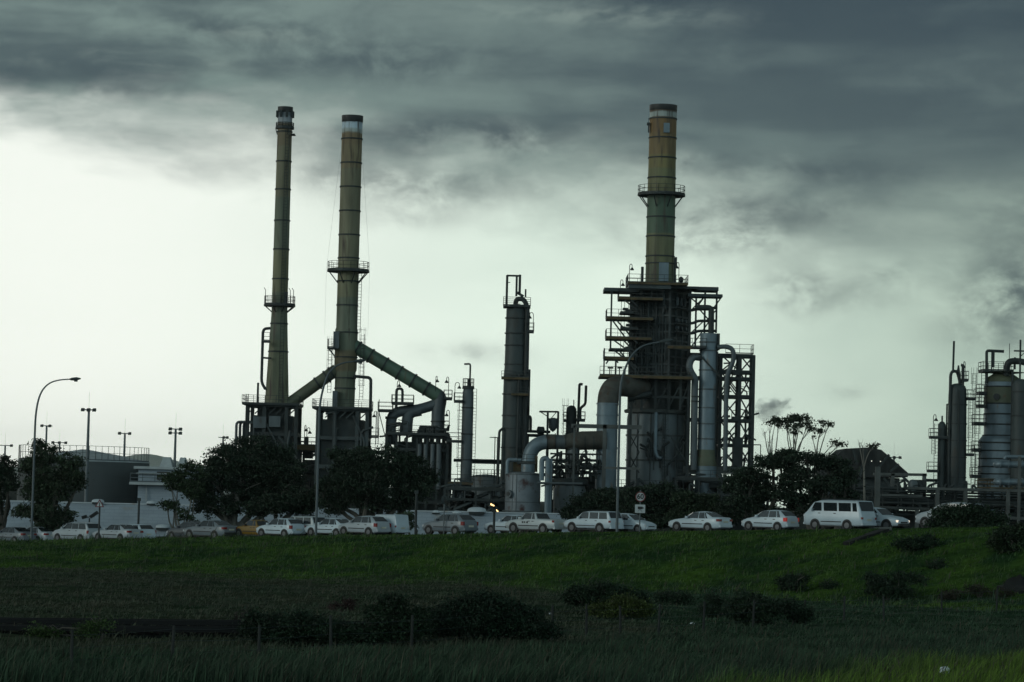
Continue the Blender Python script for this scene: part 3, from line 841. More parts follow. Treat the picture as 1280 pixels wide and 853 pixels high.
m = MB(); m.tube(fillet([(X - 2 * Q.k, 396, zz(383)), (X - 1 * Q.k, 395.5, zz(374)), (X + 9 * Q.k, 395.3, zz(374)), (X + 13.4 * Q.k, 395, zz(386)), (X + 14.2 * Q.k, 394.6, zz(600))], 1., 8), 3.1 * Q.k, 10)
m.tube([(X + 5 * Q.k, 394.3, zz(600)), (X + 5 * Q.k, 394.3, zz(470))], .22, 8); m.tube([(X + 17.5 * Q.k, 395.2, zz(540)), (X + 17.5 * Q.k, 395.2, zz(462))], .18, 8); m.each('overhead_pipe', [M['dark_steel']], t)
m = MB()
for i, py in enumerate((462, 468, 508, 512, 515)): m.box(X + 15 * Q.k, X + 18.5 * Q.k, 394.5, 395.4, zz(py + 4), zz(py))
m.box(X + 16 * Q.k, X + 18.5 * Q.k, 394.5, 395.5, zz(520), zz(508)); m.tube([(X + 10.5 * Q.k, 395, zz(372)), (X + 10.5 * Q.k, 395, zz(362))], .12, 6); m.each('instrument_box', [M['dark_steel']], t)
m = MB(); m.tube(fillet([(X - 18.5 * Q.k, 394.5, zz(606)), (X - 18 * Q.k, 394.5, zz(539)), (X - 13 * Q.k, 394.8, zz(537))], .5, 4), .18, 8); m.ladder(X + 9 * Q.k, 394.1, zz(560), zz(474), cage=False); m.each('side_pipe', [M['dark_steel']], t)
goose_lamp(t, X + 21 * Q.k, 395, zz(414), zz(391), -.5)

# small dark column, hung vessel frame
t, X, zz, Q = column('small_column', 'short round topped black column behind the big horizontal duct', 714, 530, 402, [(1, 507), (4, 508), (6, 511), (6.6, 515), (6.6, 640)], 'dark_steel')
m = MB(); m.tube(fillet([(X + 8 * Q.k, 401, zz(548)), (X + 9 * Q.k, 401, zz(480)), (X + 13 * Q.k, 401, zz(481))], .3, 3), .19, 8); m.tube(fillet([(X + 11 * Q.k, 401, zz(524)), (X + 10.5 * Q.k, 401, zz(510)), (X + 17 * Q.k, 401, zz(506)), (X + 17.3 * Q.k, 401, zz(482))], .5, 4), .19, 8); m.bar((X + .3, 402, zz(508)), (X + .3, 402, zz(500)), .14); m.build('vent_pipe', [M['dark_steel']], t)
platform(t, X + 6 * Q.k, X + 17 * Q.k, 400.5, 403, zz(525)); platform(t, X - 10 * Q.k, X - 5 * Q.k, 400.5, 403, zz(526))
MB().ladder(X - 8 * Q.k, 400.6, zz(560), zz(507), cage=True).build('ladder', [M['dark_steel']], t, smooth=False)
Q = PX(398); t = thing('blowdown_drum', 'small grey drum hung in a square pipe frame between the column and the duct', 'drum', (Q.x(691, 560), 398, GZ4))
m = MB(); xa, xb = Q.x(684.5, 530), Q.x(697.5, 530); m.bar((xa, 398, GZ4), (xa, 398, Q.z(685, 514.5)), .3); m.bar((xb, 398, GZ4), (xb, 398, Q.z(698, 514.5)), .3); m.bar((xa - 1.2, 398, Q.z(685, 515)), (xb, 398, Q.z(698, 515)), .25); m.bar((xa, 398, Q.z(691, 524)), (xb, 398, Q.z(691, 524)), .2); m.bar((xa - 1.1, 398, Q.z(685, 515)), (xa, 398, Q.z(685, 521)), .12); m.bar((xb - .3, 398, Q.z(697, 516)), (xa + .4, 398, Q.z(685, 524)), .1); m.build('support_frame', [M['dark_steel']], t)
xc = Q.x(691.2, 530); MB().lathe(xc, 397.9, [(.06, Q.z(691, 540)), (.35, Q.z(691, 538)), (.58, Q.z(691, 535)), (.6, Q.z(691, 524)), (.3, Q.z(691, 522.5))], 16).build('shell', [M['silver_dull']], t)
# horizontal drum beside tall column with pipes
t = thing('pipe_bridge', 'dark pipe bridge linking the thin column to the tall distillation column', 'pipe bridge', (Q.x(612, 640), 398, GZ4))
m = MB(); zbr = Q.z(612, 577.5)
for dy, dz in ((0, 0), (0, .45), (.8, 0), (.8, .45)): m.bar((Q.x(589, 577), 398 + dy, zbr + dz - .2), (Q.x(632, 577), 398 + dy, zbr + dz - .2), .22, .2)
m.tube([(Q.x(567, 576), 398.4, zbr + .1), (Q.x(640, 578), 398.4, zbr + .1)], .22, 8); m.build('girder', [M['dark_steel']], t)
m = MB(); m.bar((Q.x(617.5, 600), 398.4, GZ4), (Q.x(617.5, 600), 398.4, Q.z(617, 546)), .13); m.bar((Q.x(612, 547), 398.4, Q.z(617, 547)), (Q.x(624, 547), 398.4, Q.z(620, 547)), .12); m.bar((Q.x(620.5, 600), 398.4, GZ4), (Q.x(620.5, 600), 398.4, Q.z(617, 547)), .1); m.build('trestle', [M['dark_steel']], t)
t = thing('pipe_bridge', 'short double pipe run right of the tall distillation column, drum on it', 'pipe bridge', (Q.x(672, 640), 399, GZ4))
m = MB(); m.tube([(Q.x(655, 539), 399, Q.z(655, 539)), (Q.x(688, 540), 399, Q.z(688, 540))], .2, 8); m.tube([(Q.x(655, 544), 399, Q.z(655, 544)), (Q.x(688, 545), 399, Q.z(688, 545))], .22, 8); m.tube(fillet([(Q.x(658, 533), 399, Q.z(658, 529)), (Q.x(658, 529), 399, Q.z(660, 520.5)), (Q.x(663.5, 525), 399, Q.z(663, 520.5)), (Q.x(663.5, 530), 399, Q.z(663, 540))], .4, 3), .2, 8); m.each('pipe', [M['dark_steel']], t)
MB().tube([Q.p(671, 538, 0), Q.p(672, 538, 0), Q.p(680, 538.5, 0), Q.p(681, 538.5, 0)], [.2, .55, .55, .2], 12).build('drum', [M['dark_steel']], t)
m = MB()
for px in (660, 685): m.bar((Q.x(px, 560), 399, GZ4), (Q.x(px, 560), 399, Q.z(px, 545)), .25)
m.build('trestle', [M['dark_steel']], t)

# ---- the big silver duct run
Q = PX(390); t = thing('transfer_duct', 'fat silver duct bending up out of the rust marked vessel and running right', 'duct', (Q.x(660, 600), 390, Q.z(660, 590)))
m = MB(); pts = fillet([(Q.x(660, 570), 390, Q.z(660, 592)), (Q.x(660.8, 565), 390, Q.z(660, 578)), Q.p(664, 563), Q.p(672, 555), Q.p(684, 552.5)], .9, 5)
m.tube(pts, 9.0 * Q.k, 20); m.build('elbow', [M['silver']], t)
m = MB(); m.tube([Q.p(683.5, 552.5), Q.p(694, 552.5)], 9.6 * Q.k, 20); m.tube([Q.p(706, 553), Q.p(717, 552), Q.p(728, 551), Q.p(758, 550.5)], [9.6 * Q.k, 11.2 * Q.k, 11.8 * Q.k, 11.8 * Q.k], 20); m.build('rusty_section', [M['brown_duct']], t)
m = MB(); m.tube([Q.p(694, 552.7), Q.p(707, 553)], 9.1 * Q.k, 20); m.tube([Q.p(717.5, 553), (Q.x(716, 580), 390, Q.z(716, 582)), (Q.x(716, 590), 390, Q.z(716, 600))], [7.5 * Q.k, 8 * Q.k, 8 * Q.k], 18); m.each('clad_section', [M['silver_dull']], t)
m = MB()
for px in (684, 694.5, 707, 731, 742): m.tube([Q.p(px - .5, 552), Q.p(px + .6, 552)], (12.4 if px > 720 else 10.2) * Q.k, 20)
m.lathe(Q.x(660.4, 580), 390, [(9.6 * Q.k, Q.z(660, 578)), (9.6 * Q.k, Q.z(660, 576.8))], 20); m.each('flange_ring', [M['dark_steel']], t)
Q9 = PX(391); t = thing('transfer_duct', 'upright silver duct curving with a brown bend into the heater tower', 'duct', (Q9.x(758, 600), 391, GZ4))
m = MB(); xd = Q9.x(759, 530); rr = 13.2 * Q9.k
m.tube([(xd, 391, GZ4), (xd, 391, Q9.z(759, 505))], rr, 24); m.build('riser', [M['silver']], t)
m = MB(); m.tube(fillet([(xd, 391, Q9.z(759, 507)), (xd + .1, 391.1, Q9.z(760, 492)), (Q9.x(768, 482), 392, Q9.z(768, 482)), (Q9.x(785, 481), 394, Q9.z(785, 482)), (Q9.x(806, 482), 396.5, Q9.z(806, 484))], 1.4, 8), rr * 1.0, 24); m.build('bend', [M['brown_duct']], t)
m = MB()
for py in (505, 519, 560): m.lathe(xd, 391, [(rr + .1, Q9.z(759, py + .9)), (rr + .1, Q9.z(759, py - .9))], 24)
m.each('flange_ring', [M['silver']], t)

# rust marked vessel and its neighbours
t, X, zz, Q = column('storage_vessel', 'squat silver vessel with reddish rust patches and an oval hatch, behind the white wall', 653.5, 617, 384, [(21.6, 642), (22, 640), (22, 593), (20.5, 591.5), (8, 590)], 'silver_red', 'vessel', 32)
m = MB(); m.lathe(X, 384, [(22.8 * Q.k, zz(594)), (22.8 * Q.k, zz(592))], 32); m.lathe(X, 384, [(22.3 * Q.k, zz(628.5)), (22.3 * Q.k, zz(627.5))], 32); m.lathe(X, 384, [(25 * Q.k, zz(640)), (25 * Q.k, zz(638.5))], 32)
for a in (-2.2, -1.95): m.bar((X + 22.1 * Q.k * math.cos(a), 384 + 22.1 * Q.k * math.sin(a), zz(640)), (X + 22.1 * Q.k * math.cos(a), 384 + 22.1 * Q.k * math.sin(a), zz(593)), .08)
m.each('stiffening_ring', [M['silver_dull']], t)
m = MB(); a = -2.35; c = Vector((X + 21.8 * Q.k * math.cos(a), 384 + 21.8 * Q.k * math.sin(a), zz(618))); d = Vector((math.cos(a), math.sin(a), 0)); m.tube([c, c + d * .35], .42, 14); m.tube([c + d * .3, c + d * .45], .55, 14); m.build('hatch', [M['silver_dull']], t)
m = MB(); m.tube([c + d * .44, c + d * .5], .3, 12); m.build('hatch_glass', [M['dark']], t)
m = MB(); m.tube(fillet([(X - 20 * Q.k, 383, zz(593)), (X - 20 * Q.k, 383, zz(575.5)), (X - 3 * Q.k, 383, zz(575.5))], .4, 4), 2.6 * Q.k, 10); m.each('hooped_pipe', [M['silver']], t)
m = MB(); m.box(X - 13 * Q.k, X - 3 * Q.k, 383.4, 384.2, zz(590), zz(577)); m.box(X + 14 * Q.k, X + 17.5 * Q.k, 383, 384, zz(590), zz(570)); m.each('valve_box', [M['yellow']], t)
platform(t, X - 8 * Q.k, X + 15 * Q.k, 381.5, 384.5, zz(579.5), h=1.2, sides='F', t=.1)
Q = PX(381); t = thing('standing_pipe', 'pair of tall silver standing pipes bent over at the top beside the squat vessel', 'pipe', (Q.x(683, 640), 381, GZ4))
m = MB(); m.tube(fillet([(Q.x(677, 600), 381, Q.z(677, 601)), (Q.x(677, 590), 381, Q.z(677, 573.5)), (Q.x(684.5, 590), 381, Q.z(684, 573)), (Q.x(684.5, 600), 381, GZ4)], .5, 5), 3.3 * Q.k, 12); m.tube([(Q.x(688, 600), 381.6, GZ4), (Q.x(688, 600), 381.6, Q.z(688, 573.5))], .25, 10); m.each('pipe', [M['silver']], t)
m = MB(); m.tube([(Q.x(672, 604), 380.4, Q.z(672, 604)), (Q.x(728, 604), 380.4, Q.z(728, 605))], .16, 8); m.build('cross_pipe', [M['silver_dull']], t)
t, X, zz, Q = column('storage_vessel', 'low grey vessel with a dark collar below the duct branch', 712, 620, 390, [(20, 642), (20, 612), (18.5, 609), (18.5, 600)], 'silver_dull', 'vessel', 28)
m = MB(); m.lathe(X, 390, [(19.5 * Q.k, zz(607)), (22.5 * Q.k, zz(605.5)), (22.5 * Q.k, zz(600)), (19, zz(598)) if False else (20 * Q.k, zz(598.5))], 28); m.build('collar', [M['dark_steel']], t)

# concrete portal frame carrying the duct
Q = PX(386); t = thing('concrete_frame', 'grey concrete portal frame around the end of the fat horizontal duct', 'frame', (Q.x(745, 640), 386, GZ4))
m = MB()
for px in (755, 717): m.bar((Q.x(px, 580), 386, GZ4), (Q.x(px, 580), 386, Q.z(px, 531 if px > 720 else 532)), 4.6 * Q.k if px > 720 else 2.6 * Q.k, .5)
m.bar((Q.x(714, 532), 386, Q.z(714, 532.5)), (Q.x(802, 534), 386, Q.z(802, 534.5)), .5, 5 * Q.k); m.bar((Q.x(755, 585), 385.7, Q.z(755, 585)), (Q.x(800, 586), 385.7, Q.z(800, 586)), .4, 3 * Q.k)
m.build('portal', [M['concrete']], t)
m = MB(); rs = random.Random(5)
for i in range(4): m.tube([(Q.x(688, 567 + i * 7), 388 + i * .3, Q.z(688, 567 + i * 8)), (Q.x(752, 567 + i * 7), 388 + i * .3, Q.z(752, 568 + i * 8))], .12 + .04 * (i % 3), 8)
for i in range(44):
    x = rs.uniform(Q.x(690, 580), Q.x(752, 580)); z = rs.uniform(Q.z(720, 598), Q.z(720, 570)); m.tube(fillet([(x, 388 + rs.uniform(-1, 1), z), (x, 388, z + rs.uniform(.4, 1.5)), (x + rs.uniform(-1.6, 1.6), 388, z + rs.uniform(.2, 1.5))], .25, 3), rs.uniform(.05, .16), 6)
m.build('pipework', [M['dark_steel']], t)['kind'] = 'stuff'
# ---------------------------------------------------------------- heater tower with its scaffold of decks
Q = P4; PHI = math.radians(28)
xc = Q.x(834, 470); yc = 396.6                              # near corner of the square casing
S_ = 54 * K
ea = Vector((-math.cos(PHI), math.sin(PHI), 0)); eb = Vector((math.sin(PHI), math.cos(PHI), 0))
C0 = Vector((xc, yc, 0))
zT, zB = Q.z(826, 366), Q.z(826, 517)
ctr = C0 + (ea + eb) * (S_ / 2)
t = thing('heater_tower', 'huge dark heater tower wrapped in decks and scaffolding beneath the stoutest chimney', 'heater tower', (ctr.x, ctr.y, GZ4))


def obox(m, a0, a1, b0, b1, z0, z1_):
    vs = [C0 + ea * a + eb * b + Vector((0, 0, z)) for z in (z0, z1_) for a, b in ((a0, b0), (a1, b0), (a1, b1), (a0, b1))]
    return m.add(vs, [(0, 3, 2, 1), (4, 5, 6, 7), (0, 1, 5, 4), (1, 2, 6, 5), (2, 3, 7, 6), (3, 0, 4, 7)])


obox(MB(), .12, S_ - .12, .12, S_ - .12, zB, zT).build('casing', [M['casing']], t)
m = MB()
for i in range(7):                                            # buckstays and stiffeners on both visible faces
    a = S_ * i / 6; obox(m, a - .12, a + .12, -.16, .12, zB, zT)
for i in (0, 2, 4, 6):
    b = S_ * i / 6; obox(m, -.16, .12, b - .12, b + .12, zB, zT)
nz = 15
for i in range(nz + 1):
    z = zB + (zT - zB) * i / nz
    obox(m, 0, S_, -.10, .1, z - .11, z + .11); obox(m, -.10, .1, 0, S_, z - .11, z + .11)
m.build('buckstay', [M['steel']], t)
rs = random.Random(17); m = MB()
def fp(a, b, z): v = C0 + ea * a + eb * b; return Vector((v.x, v.y, z))
for i in range(70):
    a = rs.uniform(.2, S_ - .2); z = rs.uniform(zB + .5, zT - 1.5); l = rs.uniform(.8, 3.5)
    if rs.random() < .5: m.tube([fp(a, -.35, z), fp(a, -.35, z + l)], rs.uniform(.05, .14), 6)
    else: m.tube(fillet([fp(a, -.1, z), fp(a, -.4, z), fp(a, -.4, z + .6), fp(min(S_ - .1, a + l), -.4, z + .6)], .2, 3), rs.uniform(.05, .12), 6)
for i in range(7):
    a = .35 + i * .9; m.tube([fp(a, -.55, Q.z(826, 468)), fp(a, -.55, Q.z(826, 380) - rs.uniform(0, 3))], .07, 6)
m.build('riser_pipe', [M['steel']], t)['kind'] = 'stuff'
m = MB()                                                      # rows of burners and openings on the right face
for zc, n in ((Q.z(845, 378), 3), ):
    for i in range(n):
        b = S_ * (.30 + .2 * i); m.tube([fp(-.3, b, zc - .55), fp(-.3, b, zc + .55)], .2, 8)
for zc in (Q.z(845, 401.5), Q.z(845, 411)):
    for b in (.30, .52, .74):
        p = fp(-.1, S_ * b, zc); m.tube([p, p - ea * .45], .26, 10)
m.each('header_box', [M['silver_dull']], t)
m = MB()
for zc in (Q.z(845, 385.5), Q.z(845, 415), Q.z(845, 405)): obox(m, -.7, -.12, S_ * .18, S_ * .92, zc - .15, zc)
m.each('shelf', [M['steel']], t)
m = MB(); obox(m, -.2, S_ + .2, -.25, S_ + .25, zT, zT + .35); obox(m, S_ * .25, S_ * .75, S_ * .25, S_ * .75, zT + .35, Q.z(826, 355)); m.build('roof', [M['dark_steel']], t)
# radiant drum under the casing
xd = Q.x(819.5, 555); yd = 400
m = MB(); R_ = 36.5 * K
m.lathe(xd, yd, [(R_, GZ4 - .2), (R_, Q.z(818, 526)), (R_ * .98, Q.z(818, 519)), (R_ * .9, Q.z(818, 516))], 40); m.build('radiant_drum', [pm('drum_cladding', (.115, .142, .15), rough=.6, metal=.2, var=.35, scale=.5, stretch=(1, 1, .25), rust=.2, rcol=(.05, .042, .034))], t)
m = MB(); m.lathe(xd, yd, [(R_ + .35, Q.z(818, 517)), (R_ + .42, Q.z(818, 515.5)), (R_ + .42, Q.z(818, 513.5)), (R_ + .1, Q.z(818, 512.5))], 40)
for py in (545, 576): m.lathe(xd, yd, [(R_ + .12, Q.z(818, py + 1)), (R_ + .12, Q.z(818, py - 1))], 40)
m.each('drum_ring', [M['concrete']], t)
m = MB()
for an in np.linspace(-2.75, -.35, 6): m.bar((xd + (R_ + .12) * math.cos(an), yd + (R_ + .12) * math.sin(an), GZ4), (xd + (R_ + .12) * math.cos(an), yd + (R_ + .12) * math.sin(an), Q.z(818, 518)), .12)
for i in range(16):
    an = rs.uniform(-1.9, -.3); z = rs.uniform(Q.z(818, 600), Q.z(818, 540)); p = Vector((xd + (R_ + .4) * math.cos(an), yd + (R_ + .4) * math.sin(an), z)); m.tube(fillet([p, p + Vector((0, 0, 1.6)), p + Vector((rs.uniform(-1.6, 1.6), -.2, 2.2))], .3, 3), rs.uniform(.07, .2), 6)
m.build('drum_stiffener', [M['dark_steel']], t)
m = MB(); yy = yd - R_ - .6; xg = Q.x(817.5, 540)
m.tube(fillet([(Q.x(826, 573), yy, Q.z(826, 573)), (xg + .4, yy, Q.z(820, 574)), (xg, yy, Q.z(819, 566)), (xg, yy, Q.z(818, 517))], .6, 5), .27, 10); m.build('drum_pipe', [M['silver']], t)
MB().ladder(xg + 1.3, yy, GZ4, Q.z(818, 480)).build('ladder', [M['dark_steel']], t, smooth=False)
m = MB(); zf = Q.z(826, 478)                                 # dark transition and support legs between casing and drum
m.lathe(xd, yd, [(R_ * .82, Q.z(818, 517)), (R_ * .82, zf)], 24); m.build('transition', [M['dark_steel']], t)
m = MB()
for px in (787, 800, 817, 834, 848, 858):
    m.bar((Q.x(px, 500), 395.2, GZ4 if px in (787, 858) else Q.z(px, 514)), (Q.x(px, 500), 395.2, Q.z(px, 470)), .32)
for a, b in ((787, 800), (800, 817), (834, 848), (848, 858), (817, 834)):
    m.bar((Q.x(a, 510), 395.2, Q.z(a, 510)), (Q.x(b, 480), 395.2, Q.z(b, 482)), .18)
m.bar((Q.x(787, 497), 395.2, Q.z(787, 497)), (Q.x(858, 499), 395.2, Q.z(858, 499)), .3)
for (a, pa), (b, pb) in (((783, 540), (797, 566)), ((797, 540), (783, 566)), ((783, 566), (797, 592)), ((797, 566), (783, 592)), ((834, 582), (858, 548)), ((836, 548), (858, 582))): m.bar((Q.x(a, pa), 395.2, Q.z(a, pa)), (Q.x(b, pb), 395.2, Q.z(b, pb)), .15)
m.tube([(Q.x(783, 506), 394.8, Q.z(783, 500)), (Q.x(812, 495), 394.8, Q.z(812, 494))], .45, 10)
m.build('leg_frame', [M['dark_steel']], t)
# top slabs
m = MB(); m.box(Q.x(754, 365), Q.x(797, 365), 395.5, 401, Q.z(775, 367.5), Q.z(775, 363)); m.box(Q.x(784, 362), Q.x(836, 362), 394.6, 402, Q.z(810, 364.5), Q.z(810, 359)); m.box(Q.x(836, 362), Q.x(871, 362), 396, 402, Q.z(850, 363.5), Q.z(850, 360.5)); m.box(Q.x(868, 363), Q.x(896, 363), 396.5, 401, Q.z(880, 365.5), Q.z(880, 361)); m.box(Q.x(858, 371), Q.x(901, 371), 396.5, 400, Q.z(880, 373.5), Q.z(880, 369.8))
m.each('top_slab', [M['steel']], t)
platform(t, Q.x(783, 356), Q.x(857, 357), 394.4, 402.4, Q.z(820, 357.5), edge='yellow')
# left decks
for pxl, pxr, py, ed in ((772, 826, 375, 'yellow'), (757, 814, 399.5, 'yellow'), (756.5, 812, 424, 'yellow'), (760.5, 786, 437.5, None), (754, 790, 449, 'yellow'), (775, 796, 411.5, None), (774, 790, 392, None)):
    d = platform(t, Q.x(pxl, py), Q.x(pxr, py), 394.9, 400, Q.z(pxl, py), t=.26, sides='LF' if ed else '', edge=ed)
platform(t, Q.x(748, 473), Q.x(862, 473), 393.6, 401, Q.z(800, 472.5), t=.3, sides='F', edge='yellow', h=1.2)
platform(t, Q.x(832, 436), Q.x(862, 436), 394.4, 396, Q.z(847, 435.8), t=.3, sides='F', edge='yellow')
m = MB()
xp = Q.x(762.5, 400); m.bar((xp, 395.4, Q.z(762, 438)), (xp, 395.4, Q.z(763, 366)), .24); xp2 = Q.x(753.5, 460); m.bar((xp2, 394.9, Q.z(753, 473)), (xp2, 394.9, Q.z(754, 438)), .2); xp3 = Q.x(768, 460); m.bar((xp3, 395, Q.z(768, 473)), (xp3, 395, Q.z(768, 450)), .25)
for (a, pa), (b, pb) in (((763, 402), (786, 433)), ((763, 426), (792, 447)), ((777, 377), (795, 391)), ((786, 377), (795, 386)), ((768, 402), (795, 432)), ((777, 427), (795, 447)), ((756, 457), (762, 449)), ((766, 449), (771, 456)), ((764, 439), (795, 462)), ((772, 440), (796, 470))): m.bar((Q.x(a, pa), 395.1, Q.z(a, pa)), (Q.x(b, pb), 395.1, Q.z(b, pb)), .2)
for px in (775, 779, 784, 788): m.bar((Q.x(px, 400), 396, Q.z(px, 448)), (Q.x(px, 400), 396, Q.z(px, 376)), .07)
m.build('deck_brace', [M['dark_steel']], t)
m = MB()
for px, py in ((780, 389), (783, 391), (777, 412), (784, 409), (786, 404), (783, 437)): m.box(Q.x(px - 3, py), Q.x(px + 3.5, py), 395.6, 396.4, Q.z(px, py + 1.5), Q.z(px, py - 1.5))
for px in (760, 767, 772, 779): m.box(Q.x(px, 466), Q.x(px + 1.2, 466), 394.6, 395.2, Q.z(px, 472), Q.z(px, 461))
m.box(Q.x(758, 461), Q.x(765, 461), 394.6, 395.2, Q.z(760, 463), Q.z(760, 461)); m.box(Q.x(770, 461), Q.x(776, 461), 394.6, 395.2, Q.z(772, 463), Q.z(772, 461)); m.each('valve_box', [M['dark_steel']], t)
# right lattice
m = MB()
for px, a, b in ((879, 362, 436), (893.5, 363, 418), (868, 372, 436), (861, 362, 520)): m.bar((Q.x(px, 400), 397, Q.z(px, b)), (Q.x(px, 400), 397, Q.z(px, a)), .26)
for py in (387, 403, 415.5): m.tube(fillet([(Q.x(858, py), 397, Q.z(858, py + 3)), (Q.x(865, py), 397, Q.z(865, py + 3)), (Q.x(870, py), 397, Q.z(870, py)), (Q.x(893, py), 397, Q.z(893, py))], .4, 3), .2, 8)
for (a, pa), (b, pb) in (((861, 374), (878, 388)), ((861, 391), (878, 374)), ((862, 436), (885, 403)), ((870, 386), (884, 402)), ((861, 419), (878, 403)), ((901, 372), (888, 390)), ((868, 388), (878, 374)), ((882, 402), (893, 390))): m.bar((Q.x(a, pa), 396.8, Q.z(a, pa)), (Q.x(b, pb), 396.8, Q.z(b, pb)), .18)
m.build('brace_frame', [M['dark_steel']], t)
m = MB(); m.tube(fillet([(Q.x(868, 387), 396.5, Q.z(868, 387)), (Q.x(887, 387), 396.5, Q.z(887, 387)), (Q.x(887, 400), 396.5, Q.z(887, 419))], .5, 4), .42, 10); m.build('outlet_pipe', [M['dark_steel']], t)
platform(t, Q.x(860, 436), Q.x(880, 436), 394.6, 398, Q.z(870, 436), sides='FR')
goose_lamp(t, Q.x(785, 345), 395, Q.z(785, 357), Q.z(785, 334), .35); goose_lamp(t, Q.x(774, 360), 395.6, Q.z(774, 364), Q.z(774, 353), .35); goose_lamp(t, Q.x(846, 345), 395, Q.z(846, 357), Q.z(847, 332), -.3)
m = MB(); m.bar((Q.x(801, 347), 395.5, Q.z(801, 357)), (Q.x(801, 347), 395.5, Q.z(801, 337)), .38); m.lathe(Q.x(849, 352), 395.6, [(.1, Q.z(849, 357)), (.35, Q.z(849, 355)), (.35, Q.z(849, 351)), (.1, Q.z(849, 349))], 10); m.each('vent_pole', [M['dark_steel']], t)

# ---- steel frame with the silver column, right of the tower
t, X, zz, Q = column('silver_column', 'plain silver column with an olive cone foot inside the steel frame right of the heater tower', 884.5, 500, 396.5, [(4, 416.5), (10.2, 417), (11, 418.5), (11.3, 500), (11.3, 563), (13.2, 582.5)], 'silver', n=32)
# let the cone keep its own paint
m = MB(); m.lathe(X, 396.5, [(13.6 * Q.k, zz(583)), (11.5 * Q.k, zz(563.5)), (11.4 * Q.k, zz(562.5))], 32); m.build('skirt', [M['olive_duct']], t)
rings(t, X, 396.5, [(11.2 * Q.k, zz(p)) for p in (428, 438.5, 463, 487, 510, 530, 549)], 'silver_dull')
m = MB(); m.tube([(X + 11.5 * Q.k, 396, zz(438)), (X + 11.5 * Q.k, 396, zz(417))], 2 * Q.k, 8); m.tube([(X + 10.6 * Q.k, 395.9, zz(580)), (X + 10.6 * Q.k, 395.9, zz(440))], .14, 6); m.each('side_pipe', [M['dark_steel']], t)
Q = PX(397.5); t = thing('steel_frame', 'open dark steel frame with cross braces standing right of the silver column', 'frame', (Q.x(905, 600), 397.5, GZ4))
m = MB(); zt = Q.z(905, 443.5)
cols = (860, 900, 924, 941)
for px in cols:
    for dy in (0, 4.5): m.bar((Q.x(px, 520), 397.5 + dy, GZ4), (Q.x(px, 520), 397.5 + dy, zt), .42 if px != 860 else .6, .4)
for py in (443.5, 464, 472.5, 495, 525, 556, 584):
    for dy in (0, 4.5): m.bar((Q.x(860 if py in (443.5, 472.5, 525, 584) else 898, py), 397.5 + dy, Q.z(885, py)), (Q.x(941, py), 397.5 + dy, Q.z(941, py) if False else Q.z(885, py)), .34, .42)
    for px in cols: m.bar((Q.x(px, 520), 397.5, Q.z(885, py)), (Q.x(px, 520), 402, Q.z(885, py)), .25)
lv = (443.5, 464, 495, 525, 556, 584)
for a, b in zip(lv, lv[1:]):
    for pl, pr in ((900, 924), (924, 941)):
        za, zb = Q.z(885, a), Q.z(885, b); xa, xb = Q.x(pl, 520), Q.x(pr, 520)
        for dy in (0,):
            m.bar((xa, 397.5 + dy, za), (xb, 397.5 + dy, zb), .19); m.bar((xa, 397.6 + dy, zb), (xb, 397.6 + dy, za), .19)
m.bar((Q.x(874, 446), 395.3, Q.z(874, 446)), (Q.x(897, 470), 395.3, Q.z(897, 470)), .22)
m.build('lattice', [M['dark_steel']], t)
m = MB(); m.rail([(Q.x(907, 443), 397.5, zt + .2), (Q.x(942, 443), 397.5, zt + .2), (Q.x(942, 443), 402, zt + .2)], 1.3); m.rail([(Q.x(926, 495), 397.5, Q.z(885, 496) + .2), (Q.x(941, 495), 397.5, Q.z(885, 496) + .2)], 1.3); m.rail([(Q.x(926, 584), 397.5, Q.z(885, 585) + .2), (Q.x(946, 584), 397.5, Q.z(885, 585) + .2)], 1.3); m.build('railing', [M['rail']], t, smooth=False)
m = MB(); m.box(Q.x(916, 565), Q.x(928, 565), 396.6, 399, Q.z(922, 590), Q.z(922, 547)); m.box(Q.x(915, 525), Q.x(924, 525), 397, 399, Q.z(920, 527), Q.z(920, 521)); m.box(Q.x(917, 468), Q.x(924, 468), 397, 399, Q.z(920, 469), Q.z(920, 465)); m.each('machine_box', [M['dark_steel']], t)
m = MB(); rs = random.Random(3)
for i in range(46):
    x = rs.uniform(Q.x(898, 500), Q.x(940, 500)); z = rs.choice([Q.z(885, q) for q in (464, 472, 495, 525, 556, 584)]); m.tube(fillet([(x, 398 + rs.uniform(0, 3), z), (x, 398, z + rs.uniform(.4, 1.6)), (x + rs.uniform(-1.5, 1.5), 398, z + rs.uniform(.5, 1.8))], .25, 3), rs.uniform(.05, .14), 6)
for i in range(3): m.bar((Q.x(903 + 3 * i, 480), 399, Q.z(900, 490)), (Q.x(916 + 3 * i, 455), 399, Q.z(900, 452)), .16)
for i in range(3): m.bar((Q.x(908 + 3 * i, 478), 399, Q.z(900, 476)), (Q.x(922 + 3 * i, 490), 399, Q.z(900, 494)), .16)
m.build('pipework', [M['dark_steel']], t)['kind'] = 'stuff'
m = MB(); x_ = Q.x(932.5, 540); m.bar((x_, 398.5, Q.z(885, 556)), (x_, 398.5, Q.z(885, 512)), .26); m.each('vent_pole', [M['dark_steel']], t)
m = MB()                                                       # concrete feet
xa, xb = Q.x(853, 588), Q.x(931, 588); zc = Q.z(890, 588); m.bar((xa, 396.5, zc), (xb, 396.5, zc), .7, .95)
for px in (861, 880, 891, 905): m.bar((Q.x(px, 610), 396.5, GZ4), (Q.x(px, 610), 396.5, zc - .5), .75 if px in (880, 891) else .5)
m.build('concrete_base', [M['concrete']], t)
m = MB(); m.box(Q.x(882, 610), Q.x(889, 610), 397, 398.5, GZ4, zc - .5); m.build('column_foot', [M['silver_dull']], t)
